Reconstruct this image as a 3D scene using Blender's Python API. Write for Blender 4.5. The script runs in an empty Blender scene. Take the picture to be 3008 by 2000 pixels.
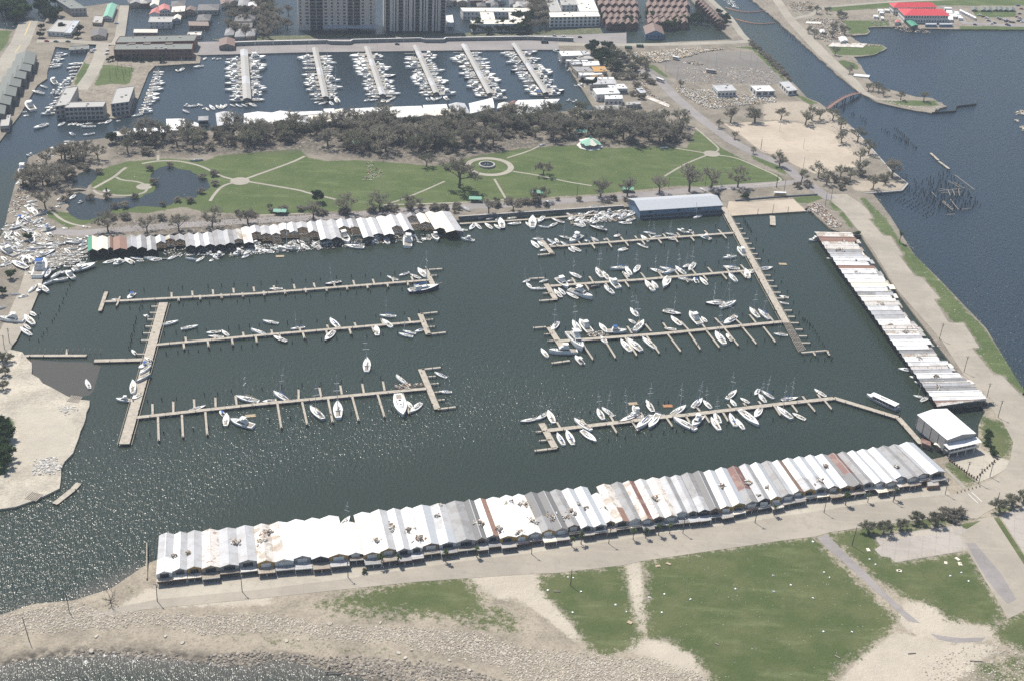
import bpy, bmesh, math, random
import numpy as np
from mathutils import Vector, Matrix
from mathutils.geometry import delaunay_2d_cdt

# ------------------------------------------------------------------ camera, sky, sun, exposure
sc = bpy.context.scene
COL = sc.collection
R = math.radians
FPX, PITCH, ROLL, CAMH = 4000.0, R(29.2), R(3.1), 390.0
_F = Vector((0, math.cos(PITCH), -math.sin(PITCH)))
_r0 = Vector((1, 0, 0)); _u0 = Vector((0, math.sin(PITCH), math.cos(PITCH)))
_EI = _r0 * math.cos(ROLL) + _u0 * math.sin(ROLL)
_EU = _u0 * math.cos(ROLL) - _r0 * math.sin(ROLL)
cam = bpy.data.cameras.new('camera')
cam.sensor_width = 36.0
cam.lens = FPX / 3008.0 * 36.0
cam.clip_start = 1.0
cam.clip_end = 60000.0
camo = bpy.data.objects.new('camera', cam)
COL.objects.link(camo)
camo.matrix_world = Matrix((( _EI.x, _EU.x, -_F.x, 0), (_EI.y, _EU.y, -_F.y, 0), (_EI.z, _EU.z, -_F.z, CAMH), (0, 0, 0, 1)))
sc.camera = camo

SUN_AZ, SUN_EL = R(-39), R(58)
SUN_DIR = Vector((math.sin(SUN_AZ) * math.cos(SUN_EL), math.cos(SUN_AZ) * math.cos(SUN_EL), math.sin(SUN_EL)))
w = bpy.data.worlds.new('World'); sc.world = w; w.use_nodes = True
nt = w.node_tree
for n in list(nt.nodes): nt.nodes.remove(n)
_o = nt.nodes.new('ShaderNodeOutputWorld'); _b = nt.nodes.new('ShaderNodeBackground'); _s = nt.nodes.new('ShaderNodeTexSky')
_s.sky_type = 'NISHITA'; _s.sun_disc = False
_s.sun_elevation = SUN_EL; _s.sun_rotation = SUN_AZ
_s.air_density = 1.0; _s.dust_density = 1.2; _s.ozone_density = 1.0
_b.inputs['Strength'].default_value = 0.10
nt.links.new(_s.outputs[0], _b.inputs[0]); nt.links.new(_b.outputs[0], _o.inputs[0])
sl = bpy.data.lights.new('sun', 'SUN'); sl.energy = 5.0; sl.angle = R(0.53); sl.color = (1.0, 0.955, 0.875)
so = bpy.data.objects.new('sun', sl); COL.objects.link(so)
so.rotation_euler = SUN_DIR.to_track_quat('Z', 'Y').to_euler(); so.location = SUN_DIR * 900
vs = sc.view_settings
vs.view_transform = 'Standard'; vs.look = 'None'; vs.gamma = 1.0; vs.exposure = 0.41
vs.use_curve_mapping = False
sc.cycles.max_bounces = 5; sc.cycles.diffuse_bounces = 2; sc.cycles.glossy_bounces = 3
sc.cycles.transmission_bounces = 2; sc.cycles.volume_bounces = 0; sc.cycles.transparent_max_bounces = 6
sc.cycles.sample_clamp_indirect = 6.0
sc.cycles.use_denoising = False

# ------------------------------------------------------------------ helpers
rng = random.Random(7)
U = rng.uniform
K = 800 / 2359.0; K4 = 800 / 2091.0
_OX = {1: 0, 2: 750, 3: 1500, 4: 2208}; _OY = {1: 0, 2: 450, 3: 900, 4: 1400}
_SP = {'A': (0, 0, 3008 / 2358.0), 'z1': (0, 560, 320 / 1673.0), 'z2': (1620, 130, 300 / 2352.0), 'z3': (860, 0, 480 / 2359.0),
       'z4': (2560, 0, 448 / 2359.0), 'z5': (2600, 1200, 408 / 1599.0), 'z6': (1980, 1350, 520 / 2359.0), 'f': (0, 0, 1.0)}
def f(c, x, y):
    """reading of the photograph -> photograph pixel"""
    if c in _SP:
        ox, oy, k = _SP[c]
    else:
        r, q = int(c[0]), int(c[1]); ox, oy = _OX[q], _OY[r]; k = K4 if r == 4 else K
    return (ox + x * k, oy + y * k)
def px(x, y, z=0.0):
    d = _F * FPX + _EI * (x - 1504) - _EU * (y - 1000)
    t = (z - CAMH) / d.z
    return Vector((d.x * t, d.y * t, z))
def g(c, x, y, z=0.0):
    a, b = f(c, x, y)
    return px(a, b, z)
def pts(c, l, z=0.0):
    return [g(c, l[i], l[i + 1], z) for i in range(0, len(l), 2)]
def fpts(l, z=0.0):
    return pts('f', l, z)

def tag(o, label=None, cat=None, group=None, kind=None):
    if label: o['label'] = label
    if cat: o['category'] = cat
    if group: o['group'] = group
    if kind: o['kind'] = kind
    return o
def empty(name, loc=(0, 0, 0), rz=0.0, parent=None):
    o = bpy.data.objects.new(name, None); COL.objects.link(o)
    o.location = loc; o.rotation_euler = (0, 0, rz); o.parent = parent
    o.empty_display_size = 0.5
    return o
def link(name, me, parent=None, loc=None, rot=None, scale=None):
    o = bpy.data.objects.new(name, me); COL.objects.link(o)
    if parent: o.parent = parent
    if loc is not None: o.location = loc
    if rot is not None: o.rotation_euler = rot
    if scale is not None: o.scale = scale
    return o
def copy_tree(o, parent=None):
    c = o.copy(); COL.objects.link(c); c.parent = parent
    for ch in o.children: copy_tree(ch, c)
    return c

class MB:
    def __init__(s): s.v = []; s.f = []; s.m = []
    def poly(s, vs_, mi=0):
        n = len(s.v); s.v.extend([tuple(p) for p in vs_]); s.f.append(tuple(range(n, n + len(vs_)))); s.m.append(mi)
    def box(s, x0, x1, y0, y1, z0, z1, mi=0):
        n = len(s.v)
        s.v += [(x0, y0, z0), (x1, y0, z0), (x1, y1, z0), (x0, y1, z0), (x0, y0, z1), (x1, y0, z1), (x1, y1, z1), (x0, y1, z1)]
        for q in ((3, 2, 1, 0), (4, 5, 6, 7), (0, 1, 5, 4), (1, 2, 6, 5), (2, 3, 7, 6), (3, 0, 4, 7)):
            s.f.append(tuple(n + i for i in q)); s.m.append(mi)
    def prism(s, lower, upper, mi=0, cap=True, mi_top=None):
        """two rings of the same length"""
        n = len(s.v); k = len(lower)
        s.v += [tuple(p) for p in lower] + [tuple(p) for p in upper]
        for i in range(k):
            j = (i + 1) % k
            s.f.append((n + i, n + j, n + k + j, n + k + i)); s.m.append(mi)
        if cap:
            s.f.append(tuple(n + k + i for i in range(k))); s.m.append(mi if mi_top is None else mi_top)
            s.f.append(tuple(n + i for i in reversed(range(k)))); s.m.append(mi)
    def bar(s, a, b, w_, h_=None, mi=0, w2=None):
        """box-section bar from a to b"""
        a = Vector(a); b = Vector(b); d = (b - a)
        if d.length < 1e-6: return
        d.normalize(); h_ = h_ or w_
        up = Vector((0, 0, 1)) if abs(d.z) < 0.95 else Vector((0, 1, 0))
        x = d.cross(up).normalized(); z = x.cross(d).normalized()
        k2 = (w2 / w_) if w2 else 1.0
        lo = [a + x * sx * w_ / 2 + z * sz * h_ / 2 for sx, sz in ((-1, -1), (1, -1), (1, 1), (-1, 1))]
        hi = [b + x * sx * w_ / 2 * k2 + z * sz * h_ / 2 * k2 for sx, sz in ((-1, -1), (1, -1), (1, 1), (-1, 1))]
        s.prism(lo, hi, mi)
    def tube(s, path, rad, n=6, mi=0, cap=True):
        rings = []
        for i, p in enumerate(path):
            p = Vector(p)
            if i == 0: d = Vector(path[1]) - p
            elif i == len(path) - 1: d = p - Vector(path[i - 1])
            else: d = Vector(path[i + 1]) - Vector(path[i - 1])
            d.normalize(); up = Vector((0, 0, 1)) if abs(d.z) < 0.9 else Vector((1, 0, 0))
            x = d.cross(up).normalized(); z = x.cross(d).normalized()
            r_ = rad[i] if isinstance(rad, (list, tuple)) else rad
            b0 = len(s.v)
            for k in range(n):
                a = 2 * math.pi * k / n
                s.v.append(tuple(p + x * math.cos(a) * r_ + z * math.sin(a) * r_))
            rings.append(b0)
        for a, b in zip(rings, rings[1:]):
            for k in range(n):
                s.f.append((a + k, a + (k + 1) % n, b + (k + 1) % n, b + k)); s.m.append(mi)
        if cap:
            s.f.append(tuple(reversed(range(rings[0], rings[0] + n)))); s.m.append(mi)
            s.f.append(tuple(range(rings[-1], rings[-1] + n))); s.m.append(mi)
    def mesh(s, name, mats, smooth=False):
        me = bpy.data.meshes.new(name); me.from_pydata(s.v, [], s.f)
        if not isinstance(mats, (list, tuple)): mats = [mats]
        for m in mats: me.materials.append(m)
        if len(mats) > 1: me.polygons.foreach_set('material_index', s.m)
        if smooth: me.polygons.foreach_set('use_smooth', [True] * len(me.polygons))
        me.update()
        return me
    def build(s, name, mats, parent=None, loc=None, rot=None, smooth=False):
        return link(name, s.mesh(name, mats, smooth), parent, loc, rot)

def inpoly(X, Y, poly):
    P = np.array([(p[0], p[1]) for p in poly]); n = len(P); c = np.zeros(X.shape, bool)
    for i in range(n):
        x1, y1 = P[i]; x2, y2 = P[(i + 1) % n]
        if y1 == y2: continue
        t = ((y1 > Y) != (y2 > Y)) & (X < (x2 - x1) * (Y - y1) / (y2 - y1) + x1)
        c ^= t
    return c
def sdist(X, Y, poly):
    """signed distance, positive inside"""
    P = np.array([(p[0], p[1]) for p in poly]); n = len(P); d = np.full(X.shape, 1e9)
    for i in range(n):
        a = P[i]; b = P[(i + 1) % n]; ab = b - a; L = float(ab @ ab) + 1e-9
        t = np.clip(((X - a[0]) * ab[0] + (Y - a[1]) * ab[1]) / L, 0, 1)
        d = np.minimum(d, np.hypot(X - a[0] - t * ab[0], Y - a[1] - t * ab[1]))
    return np.where(inpoly(X, Y, poly), d, -d)
def linedist(X, Y, line):
    d = np.full(X.shape, 1e9)
    for a, b in zip(line, line[1:]):
        ax, ay, bx, by = a[0], a[1], b[0], b[1]; L = (bx - ax) ** 2 + (by - ay) ** 2 + 1e-9
        t = np.clip(((X - ax) * (bx - ax) + (Y - ay) * (by - ay)) / L, 0, 1)
        d = np.minimum(d, np.hypot(X - ax - t * (bx - ax), Y - ay - t * (by - ay)))
    return d
def rough(poly, amp, step=4.0, seed=1, closed=True):
    """ragged natural edge"""
    r = random.Random(seed); out = []; n = len(poly)
    for i in range(n if closed else n - 1):
        a = Vector(poly[i]); b = Vector(poly[(i + 1) % n]); L = (b - a).length; k = max(1, int(L / step))
        nrm = Vector((-(b - a).y, (b - a).x, 0)).normalized() if L > 1e-6 else Vector((0, 0, 0))
        for j in range(k):
            p = a + (b - a) * (j / k)
            if j: p = p + nrm * r.uniform(-amp, amp)
            else: p = p + Vector((r.uniform(-amp, amp), r.uniform(-amp, amp), 0)) * 0.4
            out.append(p)
    if not closed: out.append(Vector(poly[-1]))
    return out
def smooth_poly(poly, it=2, closed=True):
    for _ in range(it):
        out = []; n = len(poly)
        for i in range(n if closed else n - 1):
            a = Vector(poly[i]); b = Vector(poly[(i + 1) % n])
            out += [a * 0.75 + b * 0.25, a * 0.25 + b * 0.75]
        if not closed: out = [Vector(poly[0])] + out + [Vector(poly[-1])]
        poly = out
    return poly

def sheet(name, poly, z, mat, depth=0.0, res=None, attrs=None, zfun=None, parent=None):
    """a piece of ground: constrained triangulation of an outline with optional inner grid, attributes and relief"""
    V2 = [Vector((p[0], p[1])) for p in poly]; nb = len(V2)
    edges = [(i, (i + 1) % nb) for i in range(nb)]
    if res:
        xs = [p.x for p in V2]; ys = [p.y for p in V2]
        gx, gy = np.meshgrid(np.arange(min(xs), max(xs), res), np.arange(min(ys), max(ys), res))
        jit = np.random.RandomState(3)
        gx = gx + jit.uniform(-.25, .25, gx.shape) * res; gy = gy + jit.uniform(-.25, .25, gy.shape) * res
        sd = sdist(gx, gy, V2); m = sd > res * 0.45
        V2 = V2 + [Vector((a, b)) for a, b in zip(gx[m], gy[m])]
    vo, eo, fo, ov, oe, of = delaunay_2d_cdt(V2, edges, [], 1, 1e-4)
    X = np.array([p.x for p in vo]); Y = np.array([p.y for p in vo])
    Z = np.full(len(X), float(z))
    if zfun is not None: Z = Z + zfun(X, Y)
    verts = [(a, b, c) for a, b, c in zip(X, Y, Z)]
    faces = []
    for t in fo:
        a, b, c = (vo[i] for i in t[:3])
        t = tuple(t)
        if (b - a).cross(c - a) < 0: t = t[::-1]
        faces.append(t)
    nv = len(verts)
    if depth:
        area = sum(poly[i][0] * poly[(i + 1) % nb][1] - poly[(i + 1) % nb][0] * poly[i][1] for i in range(nb))
        where = {}
        for vi, lst in enumerate(ov):
            for i in lst: where[i] = vi
        idx = [where[i] for i in range(nb) if i in where]
        low = [len(verts) + i for i in range(len(idx))]
        verts += [(verts[i][0], verts[i][1], z - depth) for i in idx]
        for i in range(len(idx)):
            j = (i + 1) % len(idx)
            q = (idx[i], low[i], low[j], idx[j])
            faces.append(q if area > 0 else q[::-1])
    me = bpy.data.meshes.new(name); me.from_pydata(verts, [], faces)
    me.materials.append(mat)
    if attrs:
        XX = np.array([v[0] for v in verts]); YY = np.array([v[1] for v in verts])
        for k, fn in attrs.items():
            at = me.attributes.new(k, 'FLOAT', 'POINT'); at.data.foreach_set('value', np.asarray(fn(XX, YY), dtype=np.float32))
    me.update()
    o = link(name, me, parent)
    return o
def ribbon(name, line, width, z, mat, parent=None, thick=0.0, closed=False):
    L = [Vector(p) for p in line]; left = []; right = []; n = len(L)
    for i in range(n):
        if closed: d = L[(i + 1) % n] - L[i - 1]
        else: d = L[min(i + 1, n - 1)] - L[max(i - 1, 0)]
        d.z = 0; d.normalize(); nn = Vector((-d.y, d.x, 0))
        ww = width[i] if isinstance(width, (list, tuple)) else width
        left.append(L[i] + nn * ww / 2); right.append(L[i] - nn * ww / 2)
    mb = MB(); m = n if closed else n - 1
    for i in range(m):
        j = (i + 1) % n
        mb.poly([(right[i].x, right[i].y, z), (right[j].x, right[j].y, z), (left[j].x, left[j].y, z), (left[i].x, left[i].y, z)])
        if thick:
            for a, b in ((left[i], left[j]), (right[j], right[i])):
                mb.poly([(a.x, a.y, z), (b.x, b.y, z), (b.x, b.y, z - thick), (a.x, a.y, z - thick)])
    return mb.build(name, mat, parent)

# ------------------------------------------------------------------ materials
MAT = {}
def nodes(name):
    m = bpy.data.materials.new(name); m.use_nodes = True; t = m.node_tree
    b = t.nodes['Principled BSDF']
    return m, t, b
def nd(t, kind, **kw):
    n = t.nodes.new(kind)
    for k, v in kw.items():
        if k in n.inputs: n.inputs[k].default_value = v
        else: setattr(n, k, v)
    return n
def noise(t, scale, detail=4, rough_=0.6, vec=None):
    n = nd(t, 'ShaderNodeTexNoise'); n.inputs['Scale'].default_value = scale; n.inputs['Detail'].default_value = detail; n.inputs['Roughness'].default_value = rough_
    if vec is not None: t.links.new(vec, n.inputs['Vector'])
    return n.outputs['Fac']
def coords(t, kind='Object'):
    return nd(t, 'ShaderNodeTexCoord').outputs[kind]
def worldpos(t):
    return nd(t, 'ShaderNodeNewGeometry').outputs['Position']
def ramp(t, fac, stops):
    n = nd(t, 'ShaderNodeValToRGB'); e = n.color_ramp.elements
    while len(e) > 1: e.remove(e[0])
    e[0].position = stops[0][0]; e[0].color = (*stops[0][1], 1) if len(stops[0][1]) == 3 else stops[0][1]
    for p, c in stops[1:]:
        q = e.new(p); q.color = (*c, 1)
    t.links.new(fac, n.inputs['Fac'])
    return n.outputs['Color']
def mixc(t, fac, a, b):
    n = nd(t, 'ShaderNodeMix', data_type='RGBA')
    if hasattr(fac, 'links'): t.links.new(fac, n.inputs[0])
    else: n.inputs[0].default_value = fac
    for s_, v in ((6, a), (7, b)):
        if hasattr(v, 'links'): t.links.new(v, n.inputs[s_])
        else: n.inputs[s_].default_value = (*v, 1)
    return n.outputs[2]
def mth(t, op, a, b=None, c=None):
    n = nd(t, 'ShaderNodeMath', operation=op)
    for i, v in enumerate((a, b, c)):
        if v is None: continue
        if hasattr(v, 'links'): t.links.new(v, n.inputs[i])
        else: n.inputs[i].default_value = v
    return n.outputs[0]
def step(t, v, lo, hi):
    n = nd(t, 'ShaderNodeMapRange', interpolation_type='SMOOTHSTEP')
    t.links.new(v, n.inputs[0]); n.inputs[1].default_value = lo; n.inputs[2].default_value = hi
    return n.outputs[0]
def attr(t, name):
    return nd(t, 'ShaderNodeAttribute', attribute_name=name).outputs['Fac']
def bump(t, b, h, strength, dist):
    n = nd(t, 'ShaderNodeBump'); n.inputs['Strength'].default_value = strength; n.inputs['Distance'].default_value = dist
    t.links.new(h, n.inputs['Height']); t.links.new(n.outputs[0], b.inputs['Normal'])
def plain(name, col, rough_=0.6, var=0.18, scale=0.8, metal=0.0, dirt=None, dirt_amt=0.0, spec=0.3):
    """one paint or stuff, mottled by two scales of noise and optionally dirtied"""
    if name in MAT: return MAT[name]
    m, t, b = nodes(name)
    oi = nd(t, 'ShaderNodeObjectInfo').outputs['Random']
    p = worldpos(t)
    n1 = noise(t, scale, 5, 0.65, p)
    lo = tuple(c * (1 - var) for c in col); hi = tuple(min(0.95, c * (1 + var)) for c in col)
    c = ramp(t, n1, [(0.3, lo), (0.7, hi)])
    hs = nd(t, 'ShaderNodeHueSaturation'); t.links.new(c, hs.inputs['Color'])
    t.links.new(mth(t, 'MULTIPLY_ADD', oi, 0.16, 0.92), hs.inputs['Value'])
    c = hs.outputs[0]
    if dirt:
        n2 = noise(t, scale * 0.35, 6, 0.7, p)
        c = mixc(t, mth(t, 'MULTIPLY', step(t, n2, 0.45, 0.68), dirt_amt), c, dirt)
    t.links.new(c, b.inputs['Base Color'])
    b.inputs['Roughness'].default_value = rough_; b.inputs['Metallic'].default_value = metal
    b.inputs['Specular IOR Level'].default_value = spec
    MAT[name] = m
    return m
# ------------------------------------------------------------------ water
def make_water(name, deep, tint, rough_=0.24, wind_attr=True, amp=0.1):
    m, t, b = nodes(name)
    p = worldpos(t)
    mp = nd(t, 'ShaderNodeMapping'); mp.inputs['Rotation'].default_value = (0, 0, R(-35)); mp.inputs['Scale'].default_value = (1.0, 0.45, 1.0)
    t.links.new(p, mp.inputs['Vector'])
    n1 = noise(t, 0.62, 1, 0.5, mp.outputs[0]); n2 = noise(t, 1.7, 1, 0.5, mp.outputs[0]); n3 = noise(t, 0.012, 3, 0.5, p)
    h = mth(t, 'ADD', mth(t, 'MULTIPLY', n1, 1.2), mth(t, 'MULTIPLY', n2, 0.7))
    if wind_attr:
        wv = attr(t, 'wind')
        h = mth(t, 'MULTIPLY', h, mth(t, 'MULTIPLY', mth(t, 'MULTIPLY_ADD', wv, 0.92, 0.16), mth(t, 'MULTIPLY_ADD', noise(t, 0.018, 3, 0.6, mp.outputs[0]), 1.1, 0.45)))
    c = mixc(t, n3, deep, tint)
    if wind_attr:
        c = mixc(t, attr(t, 'lake'), c, (0.014, 0.024, 0.034))
        c = mixc(t, mth(t, 'MULTIPLY', attr(t, 'mud'), 0.9), c, (0.10, 0.09, 0.075))
        surf = attr(t, 'surf')
        foam = mth(t, 'MULTIPLY', step(t, mth(t, 'ADD', noise(t, 0.5, 6, 0.75, mp.outputs[0]), mth(t, 'MULTIPLY', surf, 0.10)), 0.66, 0.73), surf)
        c = mixc(t, foam, c, (0.75, 0.75, 0.73))
        t.links.new(mth(t, 'MULTIPLY_ADD', foam, 0.5, rough_), b.inputs['Roughness'])
    else:
        b.inputs['Roughness'].default_value = rough_
    t.links.new(c, b.inputs['Base Color'])
    b.inputs['IOR'].default_value = 1.33; b.inputs['Specular IOR Level'].default_value = 0.5
    bump(t, b, h, 1.0, amp)
    return m
M_water = make_water('harbour_water', (0.017, 0.027, 0.019), (0.023, 0.031, 0.020), amp=0.52)
M_pond = make_water('pond_water', (0.014, 0.022, 0.024), (0.018, 0.026, 0.026), wind_attr=False, amp=0.012)

SHORE = fpts([-400, 2040, -200, 1985, 0, 1962, 96, 1936, 268, 1922, 383, 1924, 574, 1945, 727, 1955, 826, 1938, 903, 1955, 1018, 1985, 1094, 2002, 1300, 2080])
BEACH = fpts([-400, 1890, -200, 1850, 0, 1802, 96, 1771, 214, 1760, 325, 1725, 409, 1668, 432, 1655])
xs = [-30000, -9000, -4000, -2000, -1200] + list(np.arange(-800, 801, 12.5)) + [1200, 2000, 4000, 9000, 30000]
ys = [-9000, -3000, -800, 0, 120, 220] + list(np.arange(280, 1500, 12.5)) + [1700, 2200, 3200, 6000, 12000, 40000]
gx, gy = np.meshgrid(np.array(xs, float), np.array(ys, float)); nx_, ny_ = len(xs), len(ys)
_v = np.stack([gx.ravel(), gy.ravel(), np.zeros(gx.size)], 1)
_f = [(j * nx_ + i, j * nx_ + i + 1, (j + 1) * nx_ + i + 1, (j + 1) * nx_ + i) for j in range(ny_ - 1) for i in range(nx_ - 1)]
me = bpy.data.meshes.new('lake_water'); me.from_pydata(_v.tolist(), [], _f); me.materials.append(M_water)
X, Y = gx.ravel(), gy.ravel()
# open to the wind: the channel mouth west of the sheds and the lake; sheltered: the basin in the lee of the sheds
lee = fpts([-900, 1150, 200, 1280, 560, 1240, 800, 1130, 1400, 1050, 2000, 1150, 2700, 1200, 2700, 200, -900, 100])
sdl = sdist(X, Y, lee)
lee2 = fpts([520, 1560, 800, 1420, 1350, 1330, 2000, 1300, 2700, 1200, 2700, 1420, 1200, 1640, 520, 1700])
wind = np.clip(0.55 - sdl / 90.0, 0.0, 1.0) * np.clip(0.5 - sdist(X, Y, lee2) / 45.0, 0.05, 1)
wind = np.maximum(wind, np.where(Y < px(500, 1980).y + 6, 0.4, 0))
lakepoly = fpts([2540, 570, 3008, 1160, 6000, 2500, 9000, 700, 3200, 90, 2300, 90, 2080, -20, 2000, -60, 2200, -60, 2400, 300])
lk = np.clip(sdist(X, Y, lakepoly) / 30 + 0.5, 0, 1)
wind = np.maximum(wind, lk * 0.2)
farb = fpts([-900, 200, -400, 600, 60, 470, 340, 400, 1640, 325, 1830, 100, 1700, -300, -900, -300])
fb = np.clip(sdist(X, Y, farb) / 30 + 0.5, 0, 1)
lk = np.maximum(lk, fb * 0.8)
surf = np.clip(1 - linedist(X, Y, SHORE) / 16.0, 0, 1) * (Y < px(500, 1900).y)
mud = np.maximum(surf, np.clip(1 - linedist(X, Y, BEACH) / 5.0, 0, 1) * 0.7)
for k, a in (('wind', wind), ('lake', lk), ('surf', surf), ('mud', mud)):
    at = me.attributes.new(k, 'FLOAT', 'POINT'); at.data.foreach_set('value', a.astype(np.float32))
tag(link('lake_water', me), kind='structure')

# ------------------------------------------------------------------ ground materials
def nd_sep(t, c):
    n = nd(t, 'ShaderNodeSeparateColor'); t.links.new(c, n.inputs[0]); return n.outputs[0]
def ground_mat(name, dirt, sand, grass, grass2, grav=0.25, k=1.15):
    m, t, b = nodes(name); p = worldpos(t)
    nA = noise(t, 0.045, 6, 0.68, p); nB = noise(t, 0.35, 5, 0.7, p); nC = noise(t, 1.6, 4, 0.7, p)
    mp = nd(t, 'ShaderNodeMapping'); mp.inputs['Rotation'].default_value = (0, 0, R(8)); mp.inputs['Scale'].default_value = (0.25, 1.0, 1.0); t.links.new(p, mp.inputs['Vector'])
    nS = noise(t, 0.12, 5, 0.65, mp.outputs[0])
    d = mixc(t, step(t, nA, 0.36, 0.64), tuple(c * .88 for c in dirt), tuple(c * 1.32 for c in dirt))
    d = mixc(t, mth(t, 'MULTIPLY', step(t, nB, 0.5, 0.75), 0.5), d, tuple(c * 0.72 for c in dirt))
    vg = nd(t, 'ShaderNodeTexVoronoi'); vg.inputs['Scale'].default_value = 1.3; t.links.new(p, vg.inputs['Vector'])
    d = mixc(t, mth(t, 'MULTIPLY', step(t, nd_sep(t, vg.outputs['Color']), 0.55, 0.95), grav), d, tuple(min(.6, c * 1.5) for c in dirt))
    d = mixc(t, mth(t, 'MULTIPLY', step(t, nd_sep(t, vg.outputs['Color']), 0.30, 0.02), grav * 1.2), d, tuple(c * .55 for c in dirt))
    br = mth(t, 'ADD', mth(t, 'MULTIPLY', nB, 0.6), mth(t, 'MULTIPLY', nC, 0.4))
    sf = step(t, mth(t, 'ADD', attr(t, 's'), mth(t, 'MULTIPLY_ADD', br, k, -k / 2)), 0.38, 0.62)
    s_ = mixc(t, step(t, nA, 0.3, 0.7), sand, tuple(c * 0.84 for c in sand))
    c = mixc(t, sf, d, s_)
    gf = step(t, mth(t, 'ADD', attr(t, 'g'), mth(t, 'MULTIPLY_ADD', br, k, -k / 2)), 0.38, 0.62)
    gr = mixc(t, step(t, nA, 0.38, 0.62), grass, grass2)
    gr = mixc(t, mth(t, 'MULTIPLY', step(t, nS, 0.52, 0.70), 0.42), gr, tuple(c * 1.45 + 0.02 for c in grass2))
    gr = mixc(t, mth(t, 'MULTIPLY', step(t, nC, 0.45, 0.75), 0.35), gr, tuple(c * 0.65 for c in grass))
    c = mixc(t, gf, c, gr)
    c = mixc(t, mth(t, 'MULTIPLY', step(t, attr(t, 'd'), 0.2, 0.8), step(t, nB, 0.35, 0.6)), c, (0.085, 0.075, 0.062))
    t.links.new(c, b.inputs['Base Color']); b.inputs['Roughness'].default_value = 0.92; b.inputs['Specular IOR Level'].default_value = 0.15
    bump(t, b, mth(t, 'ADD', nC, mth(t, 'MULTIPLY', nB, 2.0)), 0.9, 0.3)
    return m
M_shore = ground_mat('shore_ground', (0.250, 0.216, 0.168), (0.44, 0.39, 0.315), (0.066, 0.088, 0.030), (0.098, 0.110, 0.046), 0.3, 1.7)
M_park = ground_mat('park_ground', (0.185, 0.162, 0.130), (0.36, 0.31, 0.245), (0.068, 0.096, 0.032), (0.090, 0.114, 0.043))
M_bar = ground_mat('sandbar_ground', (0.36, 0.325, 0.265), (0.43, 0.39, 0.32), (0.05, 0.09, 0.03), (0.07, 0.1, 0.035))
def paving(name, col, crack=0.3, scale=0.25, slab=None):
    m, t, b = nodes(name); p = worldpos(t)
    nA = noise(t, 0.03, 5, 0.6, p); nB = noise(t, scale, 6, 0.72, p); nC = noise(t, 2.0, 3, 0.6, p)
    mp = nd(t, 'ShaderNodeMapping'); mp.inputs['Rotation'].default_value = (0, 0, R(9)); mp.inputs['Scale'].default_value = (0.06, 1.0, 1.0); t.links.new(p, mp.inputs['Vector'])
    nS = noise(t, 0.4, 4, 0.6, mp.outputs[0])
    c = mixc(t, step(t, nA, 0.35, 0.65), tuple(x * 0.88 for x in col), tuple(x * 1.08 for x in col))
    c = mixc(t, mth(t, 'MULTIPLY', step(t, nB, 0.5, 0.72), 0.55), c, tuple(x * 0.72 for x in col))
    c = mixc(t, mth(t, 'MULTIPLY', step(t, nS, 0.52, 0.7), 0.4), c, tuple(x * 1.18 for x in col))
    vo = nd(t, 'ShaderNodeTexVoronoi', feature='DISTANCE_TO_EDGE'); vo.inputs['Scale'].default_value = 0.16; t.links.new(p, vo.inputs['Vector'])
    cr = mth(t, 'LESS_THAN', vo.outputs['Distance'], 0.006)
    c = mixc(t, mth(t, 'MULTIPLY', cr, crack), c, tuple(x * 0.5 for x in col))
    if slab:
        br = nd(t, 'ShaderNodeTexBrick', offset=0.0); br.inputs['Scale'].default_value = 1.0 / slab
        br.inputs['Mortar Size'].default_value = 0.012; br.inputs['Row Height'].default_value = 1.0; br.inputs['Brick Width'].default_value = 1.0
        m2 = nd(t, 'ShaderNodeMapping'); m2.inputs['Rotation'].default_value = (0, 0, R(16)); t.links.new(p, m2.inputs['Vector']); t.links.new(m2.outputs[0], br.inputs['Vector'])
        c = mixc(t, mth(t, 'MULTIPLY', br.outputs['Fac'], 0.55), c, tuple(x * 0.5 for x in col))
    t.links.new(c, b.inputs['Base Color']); b.inputs['Roughness'].default_value = 0.85; b.inputs['Specular IOR Level'].default_value = 0.2
    bump(t, b, nC, 0.3, 0.03)
    return m
M_road = paving('worn_road', (0.300, 0.268, 0.220))
M_asph = paving('grey_asphalt', (0.235, 0.215, 0.205))
M_conc = paving('concrete', (0.37, 0.335, 0.275), slab=5.0)
M_lot = paving('parking_concrete', (0.33, 0.30, 0.265), slab=6.0)
M_path = paving('path_concrete', (0.295, 0.27, 0.225), crack=0.2)
M_sandlot = paving('sand_lot', (0.385, 0.325, 0.255), crack=0.0)
M_yellow = plain('road_paint_yellow', (0.50, 0.38, 0.16), 0.7)
M_whitep = plain('road_paint_white', (0.62, 0.60, 0.56), 0.7)
M_mud = paving('wet_mud', (0.165, 0.148, 0.128), crack=0.0, scale=0.09)
M_mud.node_tree.nodes['Principled BSDF'].inputs['Roughness'].default_value = 0.6
def struct(o): return tag(o, kind='structure')

def softmask(polys, w_):
    def fn(X, Y):
        a = np.zeros(X.shape)
        for p in polys: a = np.maximum(a, np.clip(sdist(X, Y, p) / w_ + 0.5, 0, 1))
        return a
    return fn
zero = lambda X, Y: np.zeros(X.shape)
Z0 = 1.0

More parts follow.
